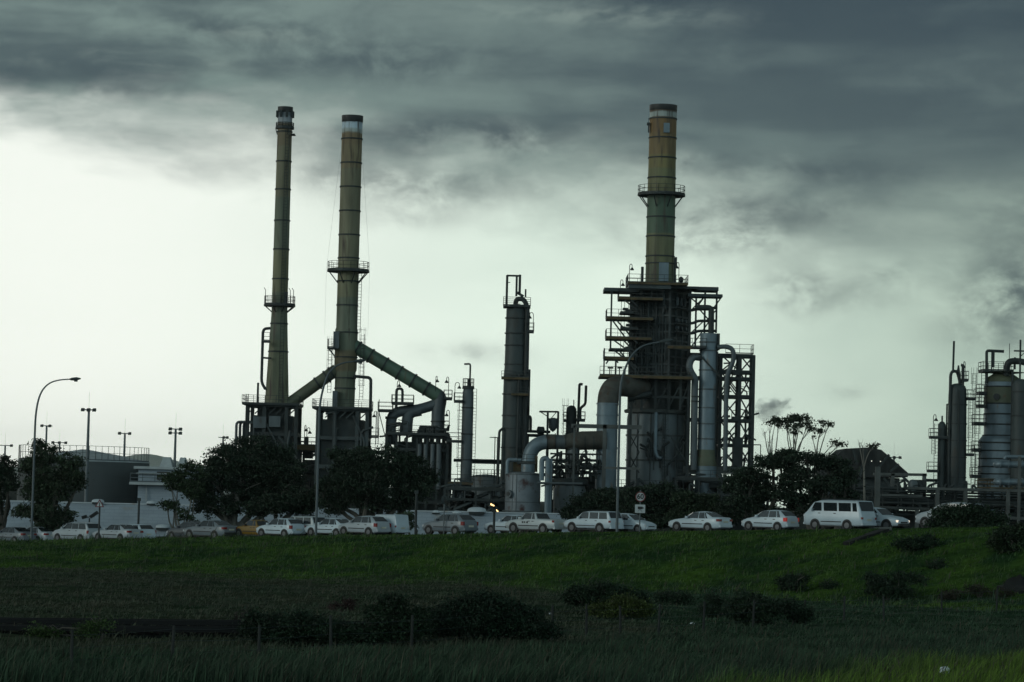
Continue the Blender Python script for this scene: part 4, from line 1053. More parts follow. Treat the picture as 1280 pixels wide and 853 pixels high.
m = MB(); m.bar((Q.x(943, 556), 399, Q.z(943, 556)), (Q.x(952, 556), 399, Q.z(952, 556)), .14); m.bar((Q.x(952, 565), 399, Q.z(952, 580)), (Q.x(952, 560), 399, Q.z(952, 556)), .12); m.build('davit', [M['dark_steel']], t)
Q = PX(395.5); t = thing('overhead_pipe', 'silver pipe arching out of the top of the silver column and down its right side', 'pipe', (Q.x(907, 600), 395.5, GZ4))
m = MB(); m.tube(fillet([(Q.x(897, 433), 395.8, Q.z(897, 434)), (Q.x(908, 433), 395.6, Q.z(908, 433)), (Q.x(917, 437), 395.5, Q.z(917, 437)), (Q.x(917, 455), 395.5, Q.z(917, 452)), (Q.x(909, 466), 395.5, Q.z(909, 467)), (Q.x(907.5, 500), 395.5, Q.z(908, 484)), (Q.x(907.5, 530), 395.5, Q.z(907, 588))], 1.0, 6), 3.0 * Q.k, 12); m.each('pipe', [M['silver_dull']], t)
t = thing('overhead_pipe', 'grey pipe looping left from the silver column and dropping beside it', 'pipe', (Q.x(868, 600), 395.5, GZ4))
m = MB(); m.tube(fillet([(Q.x(875, 447), 396, Q.z(875, 447)), (Q.x(866, 446), 395.7, Q.z(866, 446)), (Q.x(861, 455), 395.5, Q.z(861, 456)), (Q.x(863, 464), 395.5, Q.z(863, 465)), (Q.x(869, 472), 395.5, Q.z(869, 473)), (Q.x(868.5, 480), 395.5, Q.z(869, 482)), (Q.x(868, 540), 395.5, Q.z(868, 588))], .9, 6), [4.2 * Q.k] * 100 if False else 4.4 * Q.k, 12); m.each('pipe', [M['silver_dull']], t)
m = MB(); 
for py in (496, 502): m.lathe(Q.x(868.3, 520), 395.5, [(5 * Q.k, Q.z(868, py + 1)), (5 * Q.k, Q.z(868, py - 1))], 12)
m.each('flange_ring', [M['dark_steel']], t)

# ---- right hand group
t, X, zz, Q = column('small_column', 'thinnest dark column of the right hand group, two small side decks on its left', 1177, 570, 380, [(1, 527), (3, 528), (4.6, 531), (4.9, 540), (4.9, 640)], 'column')
platform(t, X - 15.5 * Q.k, X + 9 * Q.k, 379, 380.6, zz(547)); platform(t, X - 17.5 * Q.k, X - 4 * Q.k, 379, 380.6, zz(589)); goose_lamp(t, X - 12 * Q.k, 379.2, zz(547), zz(519), .35)
m = MB(); m.bar((X, 380, zz(528)), (X, 380, zz(520)), .2); m.bar((X + 5.8 * Q.k, 380, zz(612)), (X + 5.8 * Q.k, 380, zz(505)), .2); m.build('vent_mast', [M['dark_steel']], t)
MB().ladder(X - 11 * Q.k, 379.3, zz(568), zz(549)).build('ladder', [M['dark_steel']], t, smooth=False); MB().ladder(X - 8 * Q.k, 379.3, zz(612), zz(530), cage=False).build('ladder', [M['dark_steel']], t, smooth=False)
m = MB(); m.tube([(X - 22 * Q.k, 380.5, zz(601)), (X + 14 * Q.k, 380.5, zz(601))], .2, 8); m.build('cross_pipe', [M['dark_steel']], t)

t, X, zz, Q = column('process_column', 'dark round topped column with a tall vent mast, second from left in the right hand group', 1196.2, 545, 380, [(2, 479.5), (6, 480.3), (9.5, 483), (11, 487), (11.4, 495), (12, 575), (12, 640)], 'column')
rings(t, X, 380, [(11.8 * Q.k, zz(p)) for p in (506, 530, 551, 572, 597)])
m = MB(); m.tube(fillet([(X - 10.8 * Q.k, 379.2, zz(612)), (X - 10.2 * Q.k, 379.2, zz(468)), (X - 7 * Q.k, 379.2, zz(464)), (X + .5 * Q.k, 379.4, zz(466)), (X + 2 * Q.k, 379.6, zz(480))], .45, 5), 2.0 * Q.k, 10); m.bar((X - 7 * Q.k, 379.4, zz(465)), (X - 6.4 * Q.k, 379.4, zz(427)), .25); m.tube(fillet([(X + 5.5 * Q.k, 379.5, zz(482)), (X + 5.5 * Q.k, 379.5, zz(457)), (X + 3 * Q.k, 379.5, zz(456.5))], .25, 3), .2, 8); m.tube(fillet([(X - 2 * Q.k, 379.5, zz(464)), (X + 1.5 * Q.k, 379.5, zz(475)), (X + 2 * Q.k, 379.5, zz(480))], .4, 3), .22, 8); m.lathe(X, 379.6, [(.25, zz(466)), (.1, zz(457))], 8); m.each('overhead_pipe', [M['dark_steel']], t)
m = MB(); m.tube([(X + 0 * Q.k, 378.6, zz(612)), (X + 0 * Q.k, 378.6, zz(488))], .12, 6); m.build('downcomer', [M['dark_steel']], t)
MB().ladder(X + 16 * Q.k, 379.4, zz(566), zz(499)).build('ladder', [M['dark_steel']], t, smooth=False); MB().ladder(X + 19.5 * Q.k, 379.4, zz(498), zz(468)).build('ladder', [M['dark_steel']], t, smooth=False); MB().ladder(X + 20 * Q.k, 379.4, zz(612), zz(568)).build('ladder', [M['dark_steel']], t, smooth=False)
for a, b, py in ((5, 12, 475), (11, 21.5, 498), (10, 20.5, 568)): platform(t, X + a * Q.k, X + b * Q.k, 379, 381, zz(py))
goose_lamp(t, X + 9 * Q.k, 380, zz(475), zz(452), -.2)

t, X, zz, Q = column('clad_column', 'fattest column at the right, pale ribbed cladding widening below, railed top', 1252.5, 560, 384,
                     [(3, 466), (12, 468), (19, 472.5), (22.5, 478), (22.8, 544), (25, 546), (28.8, 551), (29, 605), (29, 640)], 'silver', n=36)
rings(t, X, 384, [(22.8 * Q.k, zz(p)) for p in (484, 505, 518, 531)] + [(24 * Q.k, zz(545))] + [(29 * Q.k, zz(p)) for p in (554, 564, 574, 584, 593, 601)])
m = MB(); m.lathe(X, 384, [(22.9 * Q.k + .02, zz(505)), (22.95 * Q.k, zz(504.5)), (22.95 * Q.k, zz(485)), (22.9 * Q.k, zz(484.5))], 36); m.lathe(X, 384, [(22.6 * Q.k + .03, zz(478)), (19.3 * Q.k, zz(472.2)), (12.2 * Q.k, zz(467.6)), (3, zz(465.7))], 36); m.build('olive_band', [M['olive_duct']], t)
c = Vector((X - 11 * Q.k, 384 - 20.2 * Q.k, zz(497))); m = MB(); m.tube([c, c + Vector((-.1, -.35, 0))], .42, 12); m.build('manhole', [M['dark']], t)
for a, b, py in ((-31.5, -22, 492), (-32, -22, 508), (-37, -22, 530), (-37, -28, 563), (-38.5, -28, 596)): platform(t, X + a * Q.k, X + b * Q.k, 382.8, 385, zz(py), t=.3)
platform(t, X - 28 * Q.k, X + 10 * Q.k, 382, 386, zz(464), t=.28)
m = MB(); m.tube(fillet([(X - 22 * Q.k, 383, zz(480)), (X - 22.5 * Q.k, 383, zz(439.5)), (X - 1 * Q.k, 383, zz(440))], .3, 3), .2, 8); m.bar((X - 16 * Q.k, 383, zz(464)), (X - 16 * Q.k, 383, zz(441)), .15); m.bar((X - 14 * Q.k, 383, zz(460)), (X - 14 * Q.k, 383, zz(441)), .3); m.bar((X + 6 * Q.k, 383, zz(458)), (X + 6 * Q.k, 383, zz(430)), .08); m.bar((X + 13 * Q.k, 383, zz(462)), (X + 13 * Q.k, 383, zz(447)), .22); m.build('davit', [M['dark_steel']], t)
m = MB(); m.tube(fillet([(X + 1 * Q.k, 382, zz(470)), (X + 1 * Q.k, 381.6, zz(456)), (X + 6 * Q.k, 381.6, zz(452)), (X + 24 * Q.k, 381.6, zz(453)), (X + 34 * Q.k, 381.6, zz(462)), (X + 36 * Q.k, 381.6, zz(640))], 1.0, 6), 4 * Q.k, 12); m.tube([(X + 7 * Q.k, 381, zz(610)), (X + 7 * Q.k, 381, zz(466))], 1.6 * Q.k, 8); m.each('overhead_pipe', [M['dark_steel']], t)
MB().ladder(X - 33 * Q.k, 383, zz(562), zz(494)).build('ladder', [M['dark_steel']], t, smooth=False); MB().ladder(X - 32 * Q.k, 383, zz(612), zz(564)).build('ladder', [M['dark_steel']], t, smooth=False); MB().ladder(X - 26 * Q.k, 383, zz(508), zz(466), cage=False).build('ladder', [M['dark_steel']], t, smooth=False)
t, X, zz, Q = column('process_column', 'dark column cut by the right edge, cross shaped mast on top', 1275.5, 540, 379, [(3, 474), (8, 476), (10.8, 481), (11, 500), (11, 640)], 'column')
m = MB(); m.bar((X - 1.5 * Q.k, 379, zz(476)), (X - 1.5 * Q.k, 379, zz(425)), .22); m.bar((X - 9.5 * Q.k, 379, zz(439)), (X + 9 * Q.k, 379, zz(439)), .2); m.bar((X + 6 * Q.k, 379, zz(439)), (X - 1.5 * Q.k, 379, zz(446)), .1); m.build('mast', [M['dark_steel']], t)
rings(t, X, 379, [(11 * Q.k, zz(p)) for p in (490, 520, 550, 580)])

# ---- black stockpile shed
Q = PX(372); t = thing('stockpile_shed', 'black humped roof shed rising behind the dark trees left of the right hand columns', 'shed', (Q.x(1085, 640), 372, GZ4))
ol = [(1022, 585), (1040, 572), (1053, 561.5), (1083, 560), (1098, 563), (1110, 573), (1131, 591.5), (1131, 597), (1022, 597)]
MB().prism([(Q.x(a, b), Q.z(a, b)) for a, b in ol], 369, 379).build('roof', [pm('black_sheeting', (.022, .025, .024), rough=.8, var=.4, scale=.8, stretch=(3, 1, .6))], t)
MB().box(Q.x(1030, 600), Q.x(1122, 600), 370, 378, GZ4, Q.z(1080, 597)).build('wall', [M['dark_steel']], t)
m = MB()
for (a, pa), (b, pb) in (((1062, 562), (1067, 581)), ((1078, 562), (1070, 600)), ((1107, 569), (1090, 590)), ((1119, 581), (1108, 590)), ((1118, 591), (1132, 604)), ((1100, 598), (1112, 612))): m.bar((Q.x(a, pa), 368.5, Q.z(a, pa)), (Q.x(b, pb), 368.5, Q.z(b, pb)), .3)
m.each('conveyor_leg', [M['dark_steel']], t)
for pxl, pyl, lab in ((1085, 577, 'upper left of two small added white glow spots on the black shed front'), (1096, 577.5, 'right of two small added white glow spots on the black shed front')):  # emissive spots added to stand for sky gaps at the shed
    tl = thing('glow_spot', lab, 'lamp', Q.p(pxl, pyl, -3.6)); c = Q.p(pxl, pyl, -3.6)
    m = MB(); m.box(c.x - .12, c.x + .12, c.y - .1, c.y + .1, c.z - .1, c.z + .1); m.bar((c.x, c.y, c.z), (c.x, c.y + .9, c.z + .1), .08); m.build('housing', [M['dark_steel']], tl)
    MB().box(c.x - .06, c.x + .06, c.y - .13, c.y - .105, c.z - .05, c.z + .05).build('lens', [M['spot_white']], tl)

# ---- low pipe rack along the right
Q = PX(330); t = thing('pipe_rack', 'long low concrete pipe rack with rails and tangled pipes behind the white van', 'pipe rack', (Q.x(1180, 650), 330, GZ4))
m = MB()
zA = Q.z(1200, 612); zBm = Q.z(1130, 619.5)
m.bar((Q.x(1133, 612), 329, zA), (Q.x(1310, 613), 329, zA), .35, .3); m.bar((Q.x(1094, 619), 329.4, zBm), (Q.x(1152, 620), 329.4, zBm), .3, .25); m.bar((Q.x(1060, 637), 329, Q.z(1130, 635)), (Q.x(1160, 637), 329, Q.z(1130, 636)), .25, .3)
m.bar((Q.x(1250, 650), 328, Q.z(1270, 648)), (Q.x(1320, 650), 328, Q.z(1270, 648)), .3, .3)
for px, pyt in ((1145, 636), (1205, 612), (1258, 612), (1289, 612), (1170, 613)): m.bar((Q.x(px, 630), 329, GZ4 - .5), (Q.x(px, 630), 329, Q.z(px, pyt)), .42)
m.build('beam', [M['concrete']], t)
m = MB(); m.bar((Q.x(1092.5, 620), 327, GZ4), (Q.x(1092.5, 620), 327, Q.z(1093, 584)), 6.2 * Q.k, .55); m.bar((Q.x(1096, 592), 333, Q.z(1096, 592.5)), (Q.x(1163, 594), 333, Q.z(1163, 593.5)), .5, 3.4 * Q.k)
for px in (1120, 1160): m.bar((Q.x(px, 605), 333, GZ4), (Q.x(px, 605), 333, Q.z(px, 592)), 4.5 * Q.k, .5)
m.each('concrete_column', [M['concrete']], t)
m = MB(); rs = random.Random(23)
for i in range(10):
    z = Q.z(1190, 645 - 3.6 * i); m.tube([(Q.x(1062, 630), 330 + .5 * (i % 4), z), (Q.x(1310, 630), 330 + .5 * (i % 4), z)], rs.choice([.08, .12, .16, .2]), 8)
for i in range(120):
    x = rs.uniform(Q.x(1060, 620), Q.x(1300, 620)); z = rs.uniform(Q.z(1190, 650), Q.z(1190, 612)); y = 330 + rs.uniform(-1, 3)
    m.tube(fillet([(x, y, z), (x, y, z + rs.uniform(.3, 1.4)), (x + rs.uniform(-1.6, 1.6), y, z + rs.uniform(.2, 1.4))], .25, 3), rs.uniform(.05, .15), 6)
for i in range(40):
    x = rs.uniform(Q.x(1062, 620), Q.x(1300, 620)); z = rs.uniform(Q.z(1190, 650), Q.z(1190, 618)); m.box(x - .4, x + .4, 330.5, 331.5, z, z + rs.uniform(.3, .9))
m.build('pipework', [M['dark_steel']], t)['kind'] = 'stuff'
MB().box(Q.x(1062, 640), Q.x(1310, 640), 333.6, 334, GZ4, Q.z(1190, 640)).build('back_panel', [M['dark_steel']], t)
m = MB(); m.rail([(Q.x(1222, 611), 330, zA + .2), (Q.x(1300, 611), 330, zA + .2)], 1.1, .06); m.rail([(Q.x(1222, 611), 332, zA + .2), (Q.x(1300, 611), 332, zA + .2)], .9, .06); m.build('railing', [M['yellow']], t, smooth=False)
m = MB(); m.rail([(Q.x(1064, 637), 328.6, Q.z(1120, 636)), (Q.x(1158, 637), 328.6, Q.z(1120, 636))], 1.3, .05); m.build('handrail', [M['rail']], t, smooth=False)
x_ = Q.x(1143, 605); m = MB(); m.lathe(x_, 331, [(.6, Q.z(1143, 614)), (.6, Q.z(1143, 604)), (.4, Q.z(1143, 600.5)), (.1, Q.z(1143, 599.5))], 14); m.build('dome_vessel', [M['silver_dull']], t)
m = MB(); m.box(Q.x(1150, 606), Q.x(1160, 606), 331, 332.5, Q.z(1155, 612), Q.z(1155, 600)); m.tube(fillet([(x_, 331, Q.z(1143, 603)), (Q.x(1150, 602), 331, Q.z(1150, 603)), (Q.x(1153, 610), 331, Q.z(1153, 612))], .4, 4), .3, 8); m.build('pump', [M['dark_steel']], t)
Q = PX(318); t = thing('clad_pipe', 'pair of thick silver clad pipes one above the other on a pale post, far right', 'pipe', (Q.x(1273, 640), 318, GZ4))
m = MB()
for py in (580.5, 602.5): m.tube(fillet([(Q.x(1248, py) + .3, 321, Q.z(1248, py)), (Q.x(1247, py), 318.2, Q.z(1248, py)), (Q.x(1300, py + 1), 318, Q.z(1300, py + 1.2))], .7, 6), 4.3 * Q.k, 16)
m.tube(fillet([(Q.x(1256, 575), 318, Q.z(1256, 574)), (Q.x(1257, 571), 318, Q.z(1257, 571)), (Q.x(1300, 572), 318, Q.z(1300, 572))], .2, 3), .22, 10); m.each('pipe', [M['silver']], t)
m = MB()
for py in (580.5, 602.5):
    for px in (1250.5, 1261, 1278): m.tube([Q.p(px - .7, py + .2), Q.p(px + .7, py + .2)], 5.0 * Q.k, 16)
m.each('flange_ring', [M['silver']], t)
m = MB(); m.bar((Q.x(1272.5, 600), 317.2, GZ4), (Q.x(1272.5, 600), 317.2, Q.z(1273, 571)), .3); m.build('post', [M['concrete']], t)
# ---------------------------------------------------------------- white bund wall, tanks, masts, lamps, signs
M['bund'] = pm('whitewashed_brick', (.27, .325, .37), rough=.85, var=.14, scale=.35, stretch=(1, 1, 3), rust=.05, rcol=(.26, .28, .28))
_b = M['bund'].node_tree; _bt = nd(_b, 'ShaderNodeTexBrick'); _bt.inputs['Scale'].default_value = 1.0
_bt.inputs['Color1'].default_value = (1, 1, 1, 1); _bt.inputs['Color2'].default_value = (.95, .95, .95, 1); _bt.inputs['Mortar'].default_value = (.86, .86, .86, 1); _bt.inputs['Mortar Size'].default_value = .03
_bt.inputs['Brick Width'].default_value = .9; _bt.inputs['Row Height'].default_value = .3
_tc = nd(_b, 'ShaderNodeTexCoord'); _mp = nd(_b, 'ShaderNodeMapping'); _mp.inputs['Rotation'].default_value = (math.radians(90), 0, 0)
_b.links.new(_tc.outputs['Object'], _mp.inputs['Vector']); _b.links.new(_mp.outputs['Vector'], _bt.inputs['Vector'])
_bs = _b.nodes['Principled BSDF']; _src = _bs.inputs['Base Color'].links[0].from_socket
_mm = nd(_b, 'ShaderNodeMix', data_type='RGBA', blend_type='MULTIPLY'); _mm.inputs['Factor'].default_value = 1
_b.links.new(_src, _mm.inputs['A']); _b.links.new(_bt.outputs['Color'], _mm.inputs['B']); _b.links.new(_mm.outputs['Result'], _bs.inputs['Base Color'])

YB = 262
QB = PX(YB)


def bund(label, pxl, pxr, pyl, pyr):
    xa, xb = QB.x(pxl, pyl), QB.x(pxr, pyr); za, zb = QB.z(pxl, pyl), QB.z(pxr, pyr)
    t = thing('boundary_wall', label, 'wall', ((xa + xb) / 2, YB, 1.5))
    m = MB(); vs = [(xa, YB - 2.2, .8), (xb, YB - 2.2, .8), (xb, YB, zb), (xa, YB, za), (xa, YB + .5, .8), (xb, YB + .5, .8), (xb, YB + .4, zb), (xa, YB + .4, za)]
    m.add(vs, [(0, 1, 2, 3), (3, 2, 6, 7), (5, 4, 7, 6), (0, 3, 7, 4), (1, 5, 6, 2)]); m.build('wall_face', [M['bund']], t, smooth=False)
    m = MB(); m.bar((xa, YB + .2, za + .06), (xb, YB + .2, zb + .06), .55, .12); m.build('coping', [M['white']], t, smooth=False)


bund('long leaning whitewashed wall behind the cars at the left', -60, 470, 625.5, 638.2)
bund('whitewashed wall right of the dark tree and behind the silver hatchback, centre', 474, 716, 638.8, 643.6)


def hood_vent(px, py, r, Y, label, onwall=True):
    Q = PX(Y); c = Q.p(px, py)
    t = thing('hood_vent', label, 'vent', c)
    m = MB(); k = r * Q.k
    for i in range(5): pass
    m.add([], [])
    n = 10; vs = []; 
    for j in range(5):
        a = math.pi / 2 * j / 4
        for i in range(n + 1):
            b = math.pi * i / n
            vs.append((c.x + k * math.cos(b) * (1 if True else 1), c.y - k * .9 * math.sin(b) * math.cos(a) + .2, c.z + k * .5 * math.sin(a) * math.sin(b) ** .6))
    fs = [(j * (n + 1) + i, j * (n + 1) + i + 1, (j + 1) * (n + 1) + i + 1, (j + 1) * (n + 1) + i) for j in range(4) for i in range(n)]
    m.add(vs, fs); m.build('hood', [M['white']], t)
    m = MB(); m.box(c.x - k * .8, c.x + k * .8, c.y - k * .55, c.y + .5, c.z - k * .28, c.z - .02); m.build('throat', [M['dark_steel']], t)


hood_vent(122, 628, 8, YB, 'white hood vent on the wall top, just left of the triangular sign')
hood_vent(189, 629.5, 6.5, YB, 'white hood vent on the wall top below the white annex')
hood_vent(203, 660, 9, YB - 1.3, 'largest white hood vent, low on the sloping white wall by the leaning sapling')
hood_vent(211, 669, 4, YB - 1.9, 'smallest white hood, at the foot of the sloping white wall')
hood_vent(571, 642, 7, YB, 'low white hood vent on the central white wall behind the silver hatchback')
hood_vent(596, 640, 12, YB, 'wide white domed vent on the central white wall, left of the lit lamps')
hood_vent(545, 641, 6, YB, 'small white hood vent at the left end of the central white wall')

# grey tank with railed roof
Q = PX(335); xl, xr = Q.x(8, 615), Q.x(174.5, 615); R_ = (xr - xl) / 2; cx = (xl + xr) / 2; cy = 335 + R_
zt = Q.z(174, 578.5)
t = thing('storage_tank', 'dark grey oil tank with a railed pale roof behind the left tree', 'storage tank', (cx, cy, 1.5))
MB().lathe(cx, cy, [(R_, 1.2), (R_, zt)], 64).build('shell', [M['tank_grey']], t)
MB().lathe(cx, cy, [(R_ + .08, zt), (R_ + .08, zt + .12), (R_ * .6, zt + .8), (.3, zt + 1.5)], 64).build('roof', [M['roofgrey']], t)
m = MB(); m.rail([(cx + (R_ - .05) * math.cos(a), cy + (R_ - .05) * math.sin(a), zt + .12) for a in np.linspace(-math.pi * 1.02, .02, 34)], 1.7, .03, sp=2.4); m.build('railing', [M['galv']], t, smooth=False)
m = MB()
for z in np.linspace(2.5, zt - .4, 6): m.lathe(cx, cy, [(R_ + .005, z - .02), (R_ + .02, z), (R_ + .005, z + .02)], 64)
m.each('weld_seam', [M['tank_grey']], t)

# white annex with two hooded roof vents
Q = PX(330); xa, xb = Q.x(172, 620), Q.x(262, 620); zt = Q.z(205, 587)
t = thing('white_annex', 'white flat roofed building with a ledge beside the grey tank', 'building', ((xa + xb) / 2, 333, 1.5))
MB().box(xa, xb, 330, 342, 1.2, zt).build('wall', [M['bund']], t)
m = MB(); m.box(xa - .5, xb + .4, 329.5, 342.4, zt, zt + .3); m.build('roof', [M['roofgrey']], t)
m = MB(); z_ = Q.z(200, 603.5); m.box(xa - .9, xb, 329.0, 330.05, z_ - .3, z_); m.box(xa - .2, xb, 329.7, 330.02, zt - .6, zt - .45); m.build('ledge', [M['roofgrey']], t)
m = MB(); m.rail([(xa - .8, 329.1, z_), (Q.x(210, 603), 329.1, z_)], 1.0, .045); m.build('railing', [M['galv']], t, smooth=False)
m = MB(); m.box(Q.x(196, 596), Q.x(212, 596), 329.94, 330.4, Q.z(205, 600), Q.z(205, 590)); m.build('opening', [M['dark']], t)
m = MB(); m.bar((xa + 1, 329.8, Q.z(188, 627)), (xa + 1, 329.8, z_ - .3), .1); m.build('downpipe', [M['roofgrey']], t)
for pxa, pxb, lab in ((198, 214.5, 'white tapered roof vent on the annex, left of the twin headed mast'), (220.5, 232, 'narrower pale tapered roof vent on the annex, right of the twin headed mast')):
    c = (Q.x(pxa, 583) + Q.x(pxb, 583)) / 2; h = (Q.x(pxb, 583) - Q.x(pxa, 583)) / 2; z0 = zt + .3; z1_ = z0 + 1.15
    tv = thing('roof_vent', lab, 'roof vent', (c, 332, z0))
    m = MB(); m.add([(c - h, 330.6, z0), (c + h, 330.6, z0), (c + h, 333.4, z0), (c - h, 333.4, z0), (c - h * .5, 331.3, z1_), (c + h * .5, 331.3, z1_), (c + h * .5, 332.7, z1_), (c - h * .5, 332.7, z1_)], [(0, 1, 5, 4), (1, 2, 6, 5), (2, 3, 7, 6), (3, 0, 4, 7), (4, 5, 6, 7)])
    m.build('hood', [M['roofgrey']], tv, smooth=False)

# pale tank in the middle distance
t, X, zz, Q = column('storage_tank', 'pale low tank with a railed rim glimpsed right of the thin grey column', 607, 610, 440, [(23, 640), (23, 597), (12, 594), (2, 593)], 'silver_dull', 'storage tank', 40)
m = MB(); m.rail([(X + 22.6 * Q.k * math.cos(a), 440 + 22.6 * Q.k * math.sin(a), zz(597)) for a in np.linspace(-math.pi, 0, 16)], 1.2, .045); m.build('railing', [M['rail']], t, smooth=False)

# dark process block filling the low middle of the plant
def block(label, pxl, pxr, pyt, pyb, Y, seed, n=60, panel=True):
    Q = PX(Y); xa, xb = Q.x(pxl, pyt), Q.x(pxr, pyt); zt, zb = Q.z((pxl + pxr) / 2, pyt), GZ4
    t = thing('process_unit', label, 'process unit', ((xa + xb) / 2, Y, GZ4)); rs = random.Random(seed)
    m = MB(); corner_frame(m, xa, xb, Y, Y + 6, zb, zt, .35, [zb + (zt - zb) * .35, zb + (zt - zb) * .7]); k = max(2, int((xb - xa) / 3))
    for i in range(1, k): m.bar((xa + (xb - xa) * i / k, Y, zb), (xa + (xb - xa) * i / k, Y, zt), .25)
    m.build('frame', [M['dark_steel']], t)
    m = MB()
    for i in range(n):
        x = rs.uniform(xa, xb); z = rs.uniform(zb, zt); y = Y + rs.uniform(0, 5); m.tube(fillet([(x, y, z), (x, y, z + rs.uniform(.5, 2)), (x + rs.uniform(-2.5, 2.5), y, z + rs.uniform(.4, 2))], .3, 3), rs.uniform(.06, .25), 6)
    m.build('pipework', [M['steel']], t)['kind'] = 'stuff'
    m = MB()
    for i in range(int(n / 5)):
        x = rs.uniform(xa + .5, xb - .5); z = rs.uniform(zb, zt - 1); m.box(x - rs.uniform(.3, 1.2), x + rs.uniform(.3, 1.2), Y + 1.5, Y + 4, z, z + rs.uniform(.5, 2.4))
    m.each('equipment_box', [M['casing']], t)
    if panel: MB().box(xa + .3, xb - .3, Y + 4.2, Y + 4.6, zb, zt - 1.2).build('back_panel', [M['casing']], t)
    m = MB(); m.rail([(xa, Y, zt + .15), (xb, Y, zt + .15)], 1.1); m.build('railing', [M['rail']], t, smooth=False)


block('low dark process unit between the looped ducts and the tall distillation column', 556, 634, 612, 650, 388, 71, 60)
block('low dark pipework unit at the foot of the silver column frame', 845, 960, 600, 650, 392, 72, 60)
block('low dark process unit at the foot of the middle chimney', 376, 482, 565, 650, 405, 73, 80)
block('low dark unit under the scaffolded heater tower', 762, 850, 612, 650, 393, 74, 40)
block('dark pipework unit behind the fat horizontal duct', 690, 752, 585, 650, 404, 75, 50)

# ---- floodlight masts
def mast(px, pyt, pyb, Y, heads, label, w=9., two=False):
    Q = PX(Y); x = Q.x(px, (pyt + pyb) / 2); zt = Q.z(px, pyt); k = Q.k
    t = thing('floodlight_mast', label, 'floodlight mast', (x, Y, 1.8), 'floodlight masts around the tank farm')
    m = MB(); m.tube([(x, Y, 1.5), (x, Y, zt)], [.24, .13], 8); m.bar((x, Y, zt), (x, Y, zt + 2.0), .02); m.build('pole', [M['galv']], t)
    rows = [zt] if not two else [zt, zt - 5 * k]
    m = MB()
    for z in rows: m.bar((x - w * k, Y, z), (x + w * k, Y, z), .12)
    m.build('crossarm', [M['galv']], t)
    for z in rows:
        for q in heads:
            m = MB(); xc_ = x + q * w * k
            m.add([(xc_ - .22, Y - .4, z - .2), (xc_ + .22, Y - .4, z - .2), (xc_ + .15, Y + .2, z - .08), (xc_ - .15, Y + .2, z - .08), (xc_ - .2, Y - .36, z + .14), (xc_ + .2, Y - .36, z + .14), (xc_ + .15, Y + .2, z + .2), (xc_ - .15, Y + .2, z + .2)],
                  [(0, 1, 5, 4), (1, 2, 6, 5), (2, 3, 7, 6), (3, 0, 4, 7), (4, 5, 6, 7), (3, 2, 1, 0)]); m.build('floodlight', [M['dark_steel']], t)


mast(109, 512.5, 640, 322, (-.8, 0, .8), 'tallest two armed floodlight mast in front of the grey tank')
mast(154.5, 542, 640, 380, (-.8, .8), 'two headed floodlight mast rising behind the right end of the grey tank roof', 8)
mast(218, 536.5, 640, 345, (-.8, .8), 'floodlight mast with two rows of heads beside the white annex', 8, True)
mast(56.5, 532.5, 640, 400, (-.8, .6), 'floodlight mast rising just right of the left street lamp', 7)
mast(73, 553.5, 640, 420, (-.9, 0, .9), 'short floodlight mast with three heads behind the left tree top', 9)
mast(5, 557, 640, 430, (-.9, .9), 'small floodlight mast at the left edge of the picture', 9)
mast(277.5, 547, 640, 420, (.2, .9), 'floodlight mast barely clearing the big dark tree crown', 6)
mast(1117, 572, 640, 400, (-.9, 0, .9), 'floodlight mast right of the black shed roof', 8)

# ---- curved street lamps along the road
def street_lamp(px0, py0, pts, label, Y):
    Q = PX(Y); xb = Q.x(px0, py0 - 60); zb = gz(xb, Y)
    t = thing('street_lamp', label, 'street lamp', (xb, Y, zb), 'street lamps along the road bank')
    P = [Vector((xb, Y, zb - .3)), Vector((xb, Y, (zb + Q.z(*pts[0])) / 2))] + [Q.p(*p) for p in pts]
    P[2].x = xb
    n = len(fillet(P, .8, 4)); 
    MB().tube(fillet(P, .8, 4), [.095 - .045 * i / (n - 1) for i in range(n)], 10).build('pole', [M['galv']], t)
    e = P[-1]; d = (P[-1] - P[-2]).normalized()
    m = MB(); m.tube([e - d * .1, e + d * .1, e + d * .5, e + d * .85], [.05, .12, .15, .05], 10); m.build('lamp_head', [M['steel']], t)
    m = MB(); c = e + d * .45; m.lathe(c.x, c.y, [(.02, c.z - .24), (.14, c.z - .22), (.16, c.z - .1)], 10); m.build('lens', [M['silver_dull']], t)


street_lamp(41, 676, [(45.5, 520), (47.5, 500), (53, 487), (62, 478.5), (74, 475), (88, 474.2)], 'curved arm street lamp at the left, in front of the big tree', 234)
street_lamp(396.5, 671, [(402.5, 505), (405, 481), (411, 465), (422, 456), (433, 453), (443, 452)], 'curved arm street lamp crossing the foot of the middle chimney', 213)
street_lamp(772.5, 665, [(778.5, 480), (781.5, 460), (789, 444.5), (800, 434), (813, 429.5), (826, 427.5)], 'curved arm street lamp in front of the heater tower', 194.5)

# ---- road signs and posts
def text_mesh(txt, size, mat, parent, name, loc, rz=0.):
    cu = bpy.data.curves.new(name, 'FONT'); cu.body = txt; cu.size = size; cu.align_x = 'CENTER'; cu.align_y = 'CENTER'; cu.extrude = .004; cu.offset = .012
    o = bpy.data.objects.new(name + '_curve', cu); COL.objects.link(o); dg = bpy.context.evaluated_depsgraph_get(); dg.update()
    me = bpy.data.meshes.new_from_object(o.evaluated_get(dg)); bpy.data.objects.remove(o)
    me.materials.clear(); me.materials.append(mat)
    q = bpy.data.objects.new(name, me); COL.objects.link(q); q.parent = parent; q.location = loc; q.rotation_euler = (math.radians(90), 0, rz); ORG[q.name] = ORG[parent.name]
    return q


